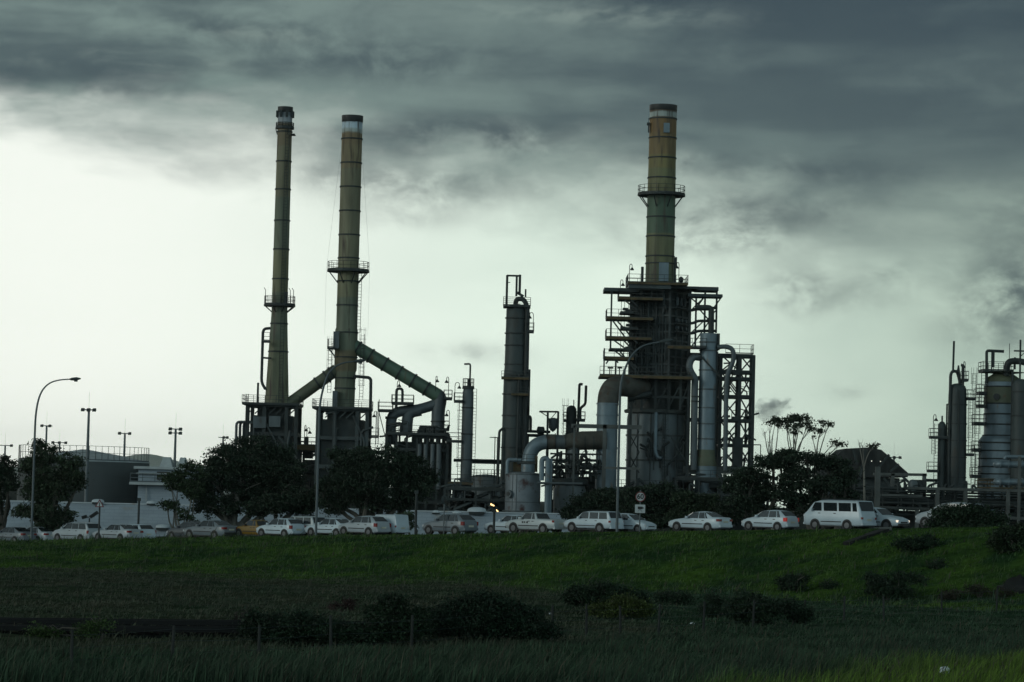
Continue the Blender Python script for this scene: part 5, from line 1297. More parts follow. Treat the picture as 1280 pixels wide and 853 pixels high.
def sign_base(name, label, px, pyb, pyt, Y, cat='road sign', r=.045):
    Q = PX(Y); x = Q.x(px, (pyb + pyt) / 2); zb = gz(x, Y)
    t = thing(name, label, cat, (x, Y, zb)); MB().tube([(x, Y, zb - .2), (x, Y, Q.z(px, pyt))], r, 8).build('post', [M['galv'] if r < .06 else M['dark_steel']], t)
    return t, x, Q


M['red'] = pm('sign_red', (.15, .02, .02), rough=.5, var=.1); M['signwhite'] = pm('sign_white', (.42, .46, .47), rough=.5, var=.1); M['black'] = pm('sign_black', (.012, .012, .012), rough=.5)
t, x, Q = sign_base('speed_limit_sign', 'round 60 sign with a camera plate below, between the white pickup and the white sedan', 800, 663, 613, 192)
zc = Q.z(800.5, 621.2); r_ = 6.2 * Q.k
m = MB(); m.tube([(x, 191.9, zc), (x, 191.86, zc)], r_, 28); m.build('face', [M['signwhite']], t)
m = MB(); vs = []
for rr in (r_ * 1.02, r_ * .84):
    for yy in (191.855, 191.84): vs += [(x + rr * math.cos(6.2832 * j / 28), yy, zc + rr * math.sin(6.2832 * j / 28)) for j in range(28)]
m.add(vs, [(28 + j, 28 + (j + 1) % 28, 84 + (j + 1) % 28, 84 + j) for j in range(28)] + [(j, (j + 1) % 28, 28 + (j + 1) % 28, 28 + j) for j in range(28)]); m.build('red_ring', [M['red']], t)
text_mesh('60', .46, M['black'], t, 'speed_number', (0, -.152, zc - ORG[t.name].z))
z0 = Q.z(800.5, 641.5); z1_ = Q.z(800.5, 631); w_ = 6.3 * Q.k
MB().box(x - w_, x + w_, 191.88, 191.91, z0, z1_).build('plate', [M['signwhite']], t)
m = MB(); zm = (z0 + z1_) / 2; m.box(x - .16, x + .16, 191.86, 191.878, zm - .02, zm + .15); m.box(x + .16, x + .24, 191.86, 191.878, zm + .02, zm + .1); m.bar((x - .02, 191.87, zm - .02), (x - .14, 191.87, zm - .18), .03, .018); m.bar((x + .02, 191.87, zm - .02), (x + .12, 191.87, zm - .18), .03, .018); m.build('camera_symbol', [M['black']], t)

t, x, Q = sign_base('warning_sign', 'triangular red bordered warning sign on a post behind the silver minivan', 124, 676, 626, 229, r=.07)
zc = Q.z(124, 630)
def tri(k, y0, y1): return [(x + k * math.sin(a), zc - .05 + k * math.cos(a)) for a in (0, 2 * math.pi / 3, 4 * math.pi / 3)]
k_ = 6.6 * Q.k
MB().prism(tri(k_, 0, 0), 228.9, 228.86).build('red_border', [M['red']], t, smooth=False); MB().prism(tri(k_ * .68, 0, 0), 228.858, 228.845).build('face', [M['signwhite']], t, smooth=False)
m = MB(); m.bar((x, 228.84, zc - .2), (x, 228.84, zc + .12), .06, .02); m.build('symbol', [M['black']], t)
t, x, Q = sign_base('round_sign', 'round road sign on a thin post turned aside, in front of the centre white wall', 555, 668, 620, 207)
zc = Q.z(555.5, 624.5); m = MB(); r_ = 5.6 * Q.k; vs = []; ca = math.cos(.9); sa = math.sin(.9)
for i, (rr, dy) in enumerate(((r_, 0), (r_, .03), (r_ * .8, .035))): vs += [(x + rr * ca * math.cos(6.2832 * j / 24) - dy * sa, 206.9 + rr * sa * math.cos(6.2832 * j / 24) - dy * ca, zc + rr * math.sin(6.2832 * j / 24)) for j in range(24)]
fs = [(i * 24 + j, i * 24 + (j + 1) % 24, (i + 1) * 24 + (j + 1) % 24, (i + 1) * 24 + j) for i in range(2) for j in range(24)]
m.add(vs, fs + [tuple(range(23, -1, -1))]); m.build('rim', [M['steel']], t); m = MB(); m.add(vs[48:72], [tuple(range(24))]); m.build('face', [M['signwhite']], t)
m = MB(); m.bar((x - .06 * sa - 0, 206.9 - .06 * ca, zc - .18), (x - .06 * sa, 206.9 - .06 * ca, zc + .18), .12, .02); m.build('symbol', [M['black']], t)
for px, pyb, pyt, Y, lab in ((173, 676, 625, 236, 'dark lamp post in front of the white wall, left of the leaning sapling'), (520, 669, 616, 209, 'plain dark post left of the round sign on the centre white wall'), (617.5, 668, 639, 204, 'short dark post below the two lit orange lamps')):
    t, x, Q = sign_base('post', lab, px, pyb, pyt, Y, 'post', .09)
    m = MB(); m.box(x - .16, x + .14, Y - .15, Y + .12, Q.z(px, pyt) - .1, Q.z(px, pyt) + .16); m.build('cap', [M['dark_steel']], t)
for px, py, s_, lab in ((615.5, 631.3, 2.6, 'brighter of two lit orange lamps near the centre white wall'), (621.5, 638.5, 1.5, 'smaller lower lit orange lamp near the centre white wall')):
    Q = PX(300); c = Q.p(px, py); t = thing('work_light', lab, 'lamp', c)
    m = MB(); m.box(c.x - s_ * Q.k, c.x + s_ * Q.k, 300.03, 300.3, c.z - .16, c.z + .2); m.bar((c.x, 300.2, c.z), (c.x, 300.2, 2.6), .1); m.build('housing', [M['dark_steel']], t)
    m = MB(); m.add([(c.x - s_ * Q.k * .9, 300.0, c.z + .16), (c.x + s_ * Q.k * .9, 300.0, c.z - .04), (c.x + s_ * Q.k * .9, 300.0, c.z - .16), (c.x - s_ * Q.k * .9, 300.0, c.z - .02)], [(0, 3, 2, 1)]); m.build('lens', [M['lamp_glow']], t)
# twin black floodlights low by the left wall
Q = PX(246); t = thing('ground_floodlight', 'pair of tilted black floodlights on a short stand before the left white wall', 'floodlight', (Q.x(112, 660), 246, gz(Q.x(112, 660), 246)))
m = MB(); x = Q.x(111.5, 655); zb = gz(x, 246); m.bar((x, 246, zb), (x, 246, Q.z(112, 648)), .1); m.bar((Q.x(106, 648), 246, Q.z(106, 647)), (Q.x(118, 647), 246, Q.z(118, 646)), .08); m.build('stand', [M['dark_steel']], t)
for a, b, c_, d in ((105.5, 646.5, 1.8, .5), (117.5, 643.5, 2.9, 1.6)):
    m = MB(); p = Q.p(a, b); m.bar(p + Vector((-c_ * .11, 0, -d * .14)), p + Vector((c_ * .11, 0, d * .14)), .5, .26); m.build('floodlight', [M['dark']], t)
# ---------------------------------------------------------------- cars queued on the road
def car_paint(name, c, rough=.3): return pm(name, c, rough=rough, var=.12, scale=.8, spec=.55)
CP = {'white': car_paint('white_car_paint', (.47, .56, .61)), 'offwhite': car_paint('off_white_car_paint', (.41, .46, .47)), 'silver': car_paint('silver_car_paint', (.15, .18, .20), .32),
      'lightsilver': car_paint('pale_silver_car_paint', (.34, .39, .42), .32), 'grey': car_paint('grey_car_paint', (.075, .085, .095)), 'yellow': car_paint('yellow_car_paint', (.19, .11, .013), .45)}
M['glass'] = pm('car_glass', (.016, .022, .026), rough=.08, var=.0, spec=.9)
M['tyre'] = pm('tyre_rubber', (.012, .012, .012), rough=.9); M['rim'] = pm('wheel_rim', (.10, .105, .11), rough=.5, metal=.3)
M['trim'] = pm('black_trim', (.02, .021, .022), rough=.6); M['tail'] = pm('tail_lamp_red', (.20, .012, .012), rough=.25); M['tail_lit'] = pm('lit_brake_lamp', (.4, .02, .02), rough=.3, emit=(1, .04, .02, .13))
M['headlamp'] = pm('headlamp_glass', (.5, .53, .55), rough=.15); M['head_lit'] = pm('lit_headlamp', (.8, .8, .7), emit=(1, .8, .6, .9)); M['plate'] = pm('number_plate', (.55, .55, .45), rough=.5)

# station: x, z bottom, z belt, z roof (0 = no cabin), width factor
CARS = {
 'sedan': dict(L=4.4, W=1.69, wt=.56, st=[(0, .34, .56, 0, .72), (.1, .24, .66, 0, .86), (.55, .2, .77, 0, .98), (1.35, .2, .87, 0, 1), (2.08, .2, .90, 1.34, 1), (2.6, .2, .91, 1.395, 1), (3.05, .2, .93, 1.36, 1), (3.78, .22, .96, 0, 1), (4.25, .26, .97, 0, .95), (4.38, .32, .90, 0, .86)],
               ws=(3, 4), rg=(7, 6), win=[(1.62, 2.14, 2.58, 2.62), (2.66, 2.66, 3.20, 3.02), (3.26, 3.07, 3.42, 3.13)], wheels=(.82, 3.45), r=.29, belt=.92, roof=1.33),
 'hatch': dict(L=3.9, W=1.65, wt=.58, st=[(0, .34, .56, 0, .72), (.1, .24, .68, 0, .86), (.5, .2, .80, 0, .98), (1.05, .2, .90, 0, 1), (1.80, .2, .93, 1.40, 1), (2.5, .2, .95, 1.455, 1), (3.25, .2, .98, 1.41, .99), (3.72, .24, 1.0, 0, .96), (3.88, .3, .84, 0, .88)],
               ws=(3, 4), rg=(7, 6), win=[(1.34, 1.86, 2.32, 2.36), (2.40, 2.41, 3.02, 2.96), (3.1, 3.02, 3.36, 3.16)], wheels=(.72, 3.15), r=.29, belt=.96, roof=1.385),
 'wagon': dict(L=4.4, W=1.70, wt=.60, st=[(0, .34, .56, 0, .72), (.1, .24, .66, 0, .86), (.55, .2, .78, 0, .98), (1.3, .2, .88, 0, 1), (2.02, .2, .91, 1.36, 1), (2.7, .2, .93, 1.42, 1), (3.9, .2, .96, 1.38, .99), (4.25, .24, .98, 0, .96), (4.4, .3, .84, 0, .88)],
               ws=(3, 4), rg=(7, 6), win=[(1.56, 2.06, 2.52, 2.55), (2.59, 2.6, 3.16, 3.16), (3.24, 3.24, 4.0, 3.82)], wheels=(.82, 3.45), r=.29, belt=.95, roof=1.34),
 'minivan': dict(L=4.5, W=1.76, wt=.63, st=[(0, .36, .62, 0, .74), (.1, .26, .78, 0, .88), (.45, .22, .92, 0, .98), (.95, .2, 1.02, 0, 1), (1.85, .2, 1.06, 1.56, 1), (2.7, .2, 1.08, 1.65, 1), (4.1, .2, 1.10, 1.58, .99), (4.40, .26, 1.10, 0, .97), (4.5, .3, .9, 0, .9)],
               ws=(3, 4), rg=(7, 6), win=[(1.34, 1.95, 2.42, 2.46), (2.5, 2.5, 3.22, 3.22), (3.3, 3.3, 4.18, 4.0)], wheels=(.82, 3.6), r=.31, belt=1.09, roof=1.54),
 'van': dict(L=4.57, W=1.84, wt=.76, st=[(0, .42, .84, 0, .82), (.07, .3, 1.0, 0, .93), (.3, .26, 1.14, 0, 1), (.86, .26, 1.15, 1.80, 1), (1.4, .26, 1.15, 1.93, 1), (4.25, .26, 1.15, 1.92, 1), (4.46, .28, 1.16, 0, .98), (4.57, .34, .9, 0, .93)],
             ws=(2, 3), rg=(6, 5), win=[(.62, .98, 1.46, 1.46), (1.64, 1.64, 2.66, 2.66), (2.8, 2.8, 3.72, 3.72), (3.86, 3.86, 4.2, 4.14)], wheels=(.98, 3.45), r=.31, belt=1.22, roof=1.76),
 'pickup': dict(L=4.5, W=1.66, wt=.60, st=[(0, .38, .6, 0, .78), (.1, .3, .72, 0, .9), (.5, .28, .84, 0, .99), (1.2, .28, .92, 0, 1), (1.78, .28, .95, 1.42, 1), (2.2, .28, .96, 1.47, 1), (2.68, .28, .97, 1.42, 1), (2.92, .28, .97, 0, 1), (4.4, .34, .97, 0, 1), (4.5, .4, .95, 0, .97)],
                ws=(3, 4), rg=(7, 6), win=[(1.45, 1.86, 2.40, 2.40), (2.47, 2.47, 2.74, 2.62)], wheels=(.85, 3.5), r=.33, belt=.99, roof=1.40),
 'canopy': dict(L=4.6, W=1.70, wt=.64, st=[(0, .42, .64, 0, .8), (.1, .34, .78, 0, .92), (.5, .32, .92, 0, .99), (1.2, .32, 1.0, 0, 1), (1.78, .32, 1.03, 1.55, 1), (2.3, .32, 1.04, 1.62, 1), (4.25, .32, 1.05, 1.62, 1), (4.5, .36, 1.05, 0, 1), (4.6, .42, .95, 0, .95)],
                ws=(3, 4), rg=(7, 6), win=[(1.46, 1.86, 2.42, 2.42), (2.55, 2.55, 3.35, 3.35), (3.45, 3.45, 4.22, 4.14)], wheels=(.88, 3.55), r=.35, belt=1.06, roof=1.54),
 'box': dict(L=4.3, W=1.7, wt=.72, st=[(0, .38, .6, 0, .78), (.1, .3, .72, 0, .9), (.5, .26, .86, 0, .99), (1.1, .26, .96, 0, 1), (1.65, .26, .98, 1.45, 1), (1.9, .26, 1.0, 1.78, 1), (4.1, .26, 1.0, 1.80, 1), (4.25, .3, 1.0, 0, 1), (4.3, .36, .9, 0, .96)],
             ws=(3, 4), rg=(7, 6), win=[(1.3, 1.68, 2.2, 2.2)], wheels=(.8, 3.4), r=.3, belt=1.0, roof=1.46),
}


def make_car(kind, paint, label, cat, px, lane=0., rev=False, scale=1., yaw=0., lit=None, dark_rear=False, extra=None):
    C = CARS[kind]; Lc, Wc = C['L'], C['W']; hw = Wc / 2
    names = {'sedan': 'sedan', 'hatch': 'hatchback', 'wagon': 'estate_car', 'minivan': 'minivan', 'van': 'van', 'pickup': 'pickup_truck', 'canopy': 'canopy_pickup', 'box': 'delivery_van'}
    x0_ = (px - 640) / F
    Y = (204.5 - 0) / (1 + RL * x0_); X = x0_ * Y
    X -= ndir[0] * lane; Yp = Y - ndir[1] * lane
    f2 = Yp / Y; X = x0_ * Yp
    s, q = road_sq(X, Yp); z = float(zroad(s)) + .02
    t = thing(names[kind], label, cat, (X, Yp, z), 'cars queued on the road'); t.scale = (scale,) * 3
    pm_ = CP[paint]
    ORG[t.name] = Vector((0, 0, 0))
    off = -Lc / 2
    body = MB(); n = 0; secs = []
    for (x, zb, zbelt, zr, wf) in C['st']:
        w = hw * wf; x += off
        if zr: up = [(hw * C['wt'] / .56 * .56 * 1.22 if False else hw * (C['wt'] + .24), zr - .07), (hw * C['wt'] + .08, zr - .01), (0, zr + .02)]
        else: up = [(w * .90, zbelt + .02), (w * .74, zbelt + .045), (0, zbelt + .06)]
        h = [(0, zb), (w * .88, zb), (w * .98, zb + .10), (w, (zb + zbelt) * .5), (w * .985, zbelt - .12), (w * .945, zbelt)] + up
        full = [(x, y, z_) for y, z_ in h] + [(x, -y, z_) for y, z_ in h[-2:0:-1]]
        secs.append(full)
    k = len(secs[0])
    for sct in secs: body.v += sct
    for i in range(len(secs) - 1):
        for j in range(k): body.f.append((i * k + j, (i + 1) * k + j, (i + 1) * k + (j + 1) % k, i * k + (j + 1) % k)); body.m.append(0)
    body.f.append(tuple(range(k))); body.m.append(0); body.f.append(tuple((len(secs) - 1) * k + j for j in range(k - 1, -1, -1))); body.m.append(0)
    for wx in C['wheels']:
        for sg in (-1, 1):
            a = Vector((wx + off, sg * (hw - .25), C['r'] + .02)); b = Vector((wx + off, sg * (hw + .006), C['r'] + .02)); body.tube([a, b], C['r'] + .065, 20, m=1)
    for sg in (-1, 1):                                        # rub strip and door shut lines
        body.box(C['wheels'][0] + .45 + off, C['wheels'][1] - .45 + off, sg * hw - .012, sg * hw + .012, .50, .56, 1)
        body.box(C['wheels'][0] + .40 + off, C['wheels'][1] - .40 + off, sg * (hw * .985) - .01, sg * (hw * .985) + .008, .20, .27, 1)
    ob = body.build('body', [pm_, M['trim']], t, ang=50)
    beltz, roofz = C['belt'], C['roof']

    def sidey(x, z_):
        st = C['st']; xs_ = [a[0] for a in st]
        wf = np.interp(x, xs_, [a[4] for a in st]); zb_ = np.interp(x, xs_, [a[2] for a in st])
        cab = [a for a in st if a[3]]; zr_ = np.interp(x, [a[0] for a in cab], [a[3] for a in cab])
        y0_, y1_ = hw * wf * .945, hw * (C['wt'] + .24); u = (z_ - zb_) / max(.05, (zr_ - .07) - zb_)
        return y0_ + (y1_ - y0_) * u + .018
    for sg in (-1, 1):
        for a, b, c, d in C['win']:                           # a,d belt x; b,c roof x  -> (a belt front, b roof front, c belt rear, d roof rear)
            m = MB(); q4 = [(a, beltz), (c, beltz), (d, roofz), (b, roofz)]
            vs = [(x + off, sg * sidey(x, z_), z_) for x, z_ in q4] + [(x + off, sg * (sidey(x, z_) - .03), z_) for x, z_ in q4]
            f = [(0, 1, 2, 3)] if sg < 0 else [(3, 2, 1, 0)]
            m.add(vs, f + [(0, 4, 5, 1), (1, 5, 6, 2), (2, 6, 7, 3), (3, 7, 4, 0)]); m.build('side_window', [M['glass']], t, smooth=False)
        m = MB(); bx = C['win'][0][0] + off + .12; m.box(bx - .1, bx + .06, sg * (hw * .97), sg * (hw * .97 + .19), beltz + .0, beltz + .13) if sg > 0 else m.box(bx - .1, bx + .06, -hw * .97 - .19, -hw * .97, beltz, beltz + .13); m.build('door_mirror', [pm_ if paint != 'yellow' else M['trim']], t)
        m = MB()
        for a, b, c, d in C['win'][:2]: m.box(c + off - .26, c + off - .08, sg * (hw * .985) - .02, sg * (hw * .985) + .015, beltz - .17, beltz - .13)
        m.build('door_handle', [M['trim']], t)

    def slope_glass(i, j, nm):
        A, B = C['st'][i], C['st'][j]; xa, za, xb, zb_ = A[0], A[2] + .05, B[0], B[3] - .01
        d = Vector((xb - xa, 0, zb_ - za)); nrm = Vector((-d.z, 0, d.x)).normalized() * (1 if d.x > 0 else -1)
        if nrm.z < 0: nrm = -nrm
        m = MB(); p0 = Vector((xa + off, 0, za)) + d * .07 + nrm * .022; p1 = Vector((xa + off, 0, za)) + d * .93 + nrm * .022; w0 = hw * .80; w1 = hw * (C['wt'] + .12)
        vs = [p0 + Vector((0, -w0, 0)), p0 + Vector((0, w0, 0)), p1 + Vector((0, w1, 0)), p1 + Vector((0, -w1, 0))]; vs += [v - nrm * .05 for v in vs]
        m.add(vs, [(0, 1, 2, 3), (7, 6, 5, 4), (0, 4, 5, 1), (1, 5, 6, 2), (2, 6, 7, 3), (3, 7, 4, 0)]); m.build(nm, [M['glass']], t, smooth=False)
    slope_glass(*C['ws'], 'windscreen')
    if kind != 'box': slope_glass(*C['rg'], 'rear_window')
    for wx in C['wheels']:
        for sg in (-1, 1):
            y = sg * (hw - .07); r = C['r']
            m = MB(); m.tube([(wx + off, y - .09, r), (wx + off, y - .075, r), (wx + off, y + .075, r), (wx + off, y + .09, r)], [r * .9, r, r, r * .9], 20); o = m.build('wheel', [M['tyre']], t)
            m = MB(); m.tube([(wx + off, y + sg * .06, r), (wx + off, y + sg * .095, r), (wx + off, y + sg * .10, r)], [r * .62, r * .62, r * .3], 14); m.build('rim', [M['rim']], o)
    zl = C['st'][-1][2]; zt_ = (zl - .02); tall = kind in ('hatch', 'minivan', 'wagon')
    xe = C['st'][-2][0] + off
    for sg in (-1, 1):
        m = MB(); w_ = hw * C['st'][-2][4]
        ya, yb = sorted((sg * (w_ - (.34 if not tall else .13)), sg * (w_ + .012)))
        m.box(xe - .10, Lc + off - .015, ya, yb, zt_ - .14, zt_ + (.02 if not tall else .12)) if kind != 'van' else m.box(Lc + off - .12, Lc + off + .01, *sorted((sg * (w_ - .2), sg * (w_ - .02))), .72, .86)
        m.build('tail_lamp', [M['tail_lit'] if lit == 'tail' else M['tail']], t)
        m = MB(); w_ = hw * C['st'][1][4]; ya, yb = sorted((sg * (w_ - .32), sg * (w_ + .0))); zf = C['st'][1][2]; m.box(off + .035, off + .16, ya, yb, zf - .18, zf - .04); m.build('headlamp', [M['head_lit'] if lit == 'head' else M['headlamp']], t)
    wE = hw * C['st'][-1][4]
    m = MB(); m.box(Lc + off - .12, Lc + off + .05, -wE, wE, .34, .52); m.build('rear_bumper', [M['trim'] if dark_rear else pm_], t)
    m = MB(); wF = hw * C['st'][0][4]; m.box(off - .04, off + .12, -wF, wF, .32, .46); m.build('front_bumper', [M['trim'] if dark_rear or kind in ('pickup', 'canopy') else pm_], t)
    m = MB(); m.box(Lc + off - .0, Lc + off + .025, -.26, .26, zt_ - .26, zt_ - .13) if kind != 'sedan' else m.box(Lc + off - .03, Lc + off + .02, -.26, .26, .66, .78); m.build('number_plate', [M['plate']], t)
    m = MB(); m.box(off - .02, off + .05, -wF * .62, wF * .62, C['st'][0][2] - .12, C['st'][0][2] - .02); m.build('grille', [M['trim']], t)
    if kind == 'pickup':
        m = MB(); m.box(2.98 + off, 4.36 + off, -hw * .82, hw * .82, 1.0, 1.036); m.build('load_bed', [M['trim']], t)
        m = MB(); m.box(4.49 + off, 4.515 + off, -hw * .8, hw * .8, .62, .96); m.build('tailgate', [pm_], t)
    if kind in ('canopy', 'van'):
        m = MB(); zr = max(a[3] for a in C['st'])
        for x in (1.3, 2.3, 3.3): m.bar((x + off, -hw * .8, zr + .07), (x + off, hw * .8, zr + .07), .05)
        m.build('roof_rack', [M['trim']], t)
    if extra == 'decal':
        m = MB()
        for i, w_ in enumerate((.13, .10, .14)): m.box(1.62 + i * .2 + off, 1.62 + i * .2 + w_ + off, -hw * 1.0 - .008, -hw + .02, .70, .82)
        m.build('door_emblem', [M['trim']], t)
    if extra == 'trunkspare':
        pass
    t.rotation_euler = (math.atan2(0, 1), 0, -AL + yaw + (math.pi if rev else 0))
    return t


YW = math.radians
make_car('sedan', 'silver', 'silver sedan at the far left, standing right behind the foot of the curved lamp', 'car', 22, 0, yaw=.05)
make_car('sedan', 'lightsilver', 'pale sedan half hidden between the leftmost silver sedan and the silver minivan', 'car', 52, 3.4)
make_car('minivan', 'lightsilver', 'pale silver minivan at the left, behind the triangular sign post', 'minivan', 104, 0)
make_car('sedan', 'lightsilver', 'light silver sedan just right of the triangular sign post', 'car', 154, 0)
make_car('wagon', 'white', 'white estate car half hidden by the light silver sedan, left part', 'estate car', 170, 3.2)
make_car('hatch', 'grey', 'grey hatchback with dark windows half hidden behind the old silver sedan', 'car', 244, 3.2)
make_car('sedan', 'silver', 'old silver sedan with a black bumper below the big dark tree', 'car', 270, 0, dark_rear=True, scale=1.06)
make_car('pickup', 'yellow', 'yellow pickup, the only yellow vehicle on the road', 'pickup', 329, 2.4, scale=.95)
make_car('hatch', 'white', 'white hatchback right of the yellow pickup', 'car', 357, 0)
make_car('canopy', 'offwhite', 'white canopied pickup with roof bars behind the white hatchback', 'pickup', 381, 3.3)
make_car('sedan', 'white', 'white sedan just right of the middle curved lamp foot', 'car', 421, 1.6)
make_car('hatch', 'lightsilver', 'silver hatchback in front of the white delivery van', 'car', 461, 0, scale=1.03)
make_car('box', 'white', 'white delivery van with a plain box body, half behind a silver hatchback', 'van', 486, 3.2, scale=.9)
make_car('hatch', 'silver', 'silver hatchback with large rear lamps alone before the centre white wall', 'car', 568, 0, scale=1.05)
make_car('sedan', 'white', 'white sedan half hidden behind the lettered white pickup', 'car', 647, 3.2)
make_car('pickup', 'offwhite', 'white pickup with a dark mark on its door, centre', 'pickup', 676, 0, extra='decal', scale=1.02)
make_car('canopy', 'white', 'white canopied pickup with dark rear glass, left of the third curved lamp', 'pickup', 747, 0, scale=.92)
make_car('hatch', 'white', 'white hatchback facing right behind the 60 sign', 'car', 794, 3.4, rev=True, scale=.92)
make_car('sedan', 'white', 'clean white sedan standing alone right of the 60 sign', 'car', 880, 0, scale=.98)
make_car('hatch', 'white', 'white hatchback with its brake lamps lit, left of the white van', 'car', 967, 0, lit='tail', scale=.95)
make_car('van', 'white', 'boxy white passenger van with four side windows, the tallest vehicle', 'van', 1054, 0)
make_car('pickup', 'white', 'white pickup facing right with a lit headlamp, behind the white van', 'pickup', 1098, 3.4, rev=True, lit='head')
make_car('minivan', 'lightsilver', 'silver minivan mostly hidden by the dark roadside bush at the right', 'minivan', 1194, 0)
# ---------------------------------------------------------------- trees and bushes
M['bark'] = pm('bark', (.075, .07, .058), rough=.95, var=.35, scale=1.5, stretch=(1, 1, .3)); M['palebark'] = pm('pale_bark', (.15, .145, .125), rough=.9, var=.4, scale=1.2, stretch=(1, 1, .3))
M['leaf'] = pm('dark_foliage', (0, 0, 0), rough=.6, var=.25, scale=.8, vcol=True, spec=.25)


def leaves(lobes, n, size, rs, base, clump=.55, per=26, flat=.75):
    """lobes: (centre, (rx,ry,rz)); leaf quads gathered in clumps spread through each lobe"""
    vol = np.array([a[1][0] * a[1][2] for a in lobes]); nc = max(4, n // per)
    pick = rs.choice(len(lobes), nc, p=vol / vol.sum())
    d = rs.normal(size=(nc, 3)); d /= np.linalg.norm(d, axis=1)[:, None]; rr = rs.uniform(.12, 1, nc) ** .42
    C = np.array([a[0] for a in lobes])[pick]; R = np.array([a[1] for a in lobes])[pick]
    cc = C + d * R * rr[:, None] * (1 + .12 * rs.normal(size=(nc, 1)))
    tint = rs.uniform(.5, 1.6, nc)
    cs = clump * rs.uniform(.5, 1.35, nc)
    idx = np.repeat(np.arange(nc), per); N = len(idx)
    p = cc[idx] + rs.normal(size=(N, 3)) * cs[idx][:, None] * np.array((1, 1, flat)) * .6
    a = rs.normal(size=(N, 3)); a /= np.linalg.norm(a, axis=1)[:, None]; b = np.cross(a, rs.normal(size=(N, 3))); b /= np.linalg.norm(b, axis=1)[:, None]
    s = size * rs.uniform(.55, 1.35, N)[:, None]; a *= s * .5; b *= s * .28
    V = np.stack([p - a, p - b, p + a, p + b], 1).reshape(-1, 3)
    c = (np.array(base)[None] * tint[idx][:, None] * rs.uniform(.75, 1.25, N)[:, None])
    return V, np.arange(N * 4).reshape(-1, 4), np.repeat(c, 4, axis=0)


def tree(name, label, cat, base_px, Y, lobes_px, n, size, seed, col, trunk_r=.22, bark='bark', stems=None, clump=.55, depth=.8, per=26, group=None, bx=None):
    Q = PX(Y); rs = np.random.RandomState(seed); x = Q.x(*base_px); zb = gz(x, Y)
    t = thing(name, label, cat, (x, Y, zb), group)
    lobes = []
    for px, py, rx, ry in lobes_px:
        p = Q.p(px, py); lobes.append(((p.x, Y + rs.uniform(-.4, .4) * rx * Q.k, p.z), (rx * Q.k * .80, rx * Q.k * depth * .9, ry * Q.k * .82)))
    main = list(lobes)
    for (c, rad) in main:                                     # small sprays round the rim break the outline
        for k in range(6):
            a = rs.uniform(-.7, math.pi + .7); f = rs.uniform(.16, .38)
            lobes.append(((c[0] + rad[0] * math.cos(a) * 1.0, c[1] + rs.uniform(-.6, .6) * rad[1], c[2] + rad[2] * math.sin(a) * 1.0), (rad[0] * f, rad[1] * f, rad[2] * f * .9)))
    m = MB(); r = random.Random(seed)
    starts = stems or [base_px[0]]
    if trunk_r > 0:
        for i, (c, rad) in enumerate(main):
            sx_ = Q.x(starts[i % len(starts)], base_px[1]); b = Vector((sx_, Y, zb - .2)); c = Vector(c)
            mid = b.lerp(c, .5) + Vector((r.uniform(-.5, .5), r.uniform(-.5, .5), r.uniform(0, .6))); q1 = b.lerp(mid, .5) + Vector((r.uniform(-.25, .25), 0, .3))
            m.tube([b, q1, mid, c, c + Vector((r.uniform(-1, 1) * rad[0] * .5, 0, rad[2] * .6))], [trunk_r, trunk_r * .8, trunk_r * .55, trunk_r * .3, trunk_r * .1], 7)
            for k in range(3):
                e = c + Vector((r.uniform(-1, 1) * rad[0], r.uniform(-1, 1) * rad[1], r.uniform(-.2, .9) * rad[2])); s0 = mid.lerp(c, r.uniform(.2, 1)); m.tube([s0, s0.lerp(e, .5) + Vector((0, 0, .2)), e], [trunk_r * .35, trunk_r * .2, trunk_r * .06], 5)
        m.build('trunk' if trunk_r > .1 else 'stem', [M[bark]], t)
    V, Fq, c = leaves(lobes, int(n * (2.3 if trunk_r > .1 else 2.)), size * (.5 if trunk_r > .1 else .66), rs, col, clump * (.72 if trunk_r > .1 else .85), per, .5 if trunk_r > .1 else .75)
    np_mesh('crown' if trunk_r > .1 else 'foliage', V, Fq, M['leaf'], t, col=c)
    return t


DK = (.018, .032, .019); DK2 = (.024, .040, .021); GR = (.030, .050, .024)
# left tree
tree('broadleaf_tree', 'ragged dark tree at the left, right behind the first curved lamp', 'tree', (58, 668), 240,
     [(50, 590, 24, 24), (55, 568, 16, 13), (88, 585, 17, 20), (75, 610, 24, 22), (45, 615, 20, 18), (60, 640, 24, 18), (84, 645, 12, 10), (30, 640, 16, 8), (100, 600, 9, 12), (50, 556, 10, 6), (68, 655, 20, 16)], 11000, .42, 1, DK2, .28, clump=.6)
tree('broadleaf_tree', 'dark tree cut by the left edge, its crown touching the ragged tree', 'tree', (2, 668), 243, [(6, 585, 16, 14), (12, 605, 12, 14), (-8, 600, 20, 24), (0, 630, 8, 16), (-6, 650, 9, 12)], 4200, .42, 2, DK, .25)
# sapling leaning before the white wall
tree('sapling', 'thin leaning sapling with an airy crown in front of the white wall', 'tree', (226, 670), 243, [(222, 606, 20, 12), (238, 590, 20, 14), (212, 600, 13, 8), (242, 615, 16, 14), (208, 630, 8, 8), (218, 634, 7, 7), (232, 644, 10, 9), (240, 655, 7, 8)], 4200, .38, 3, GR, .12, 'palebark', stems=[226, 227], clump=.42)
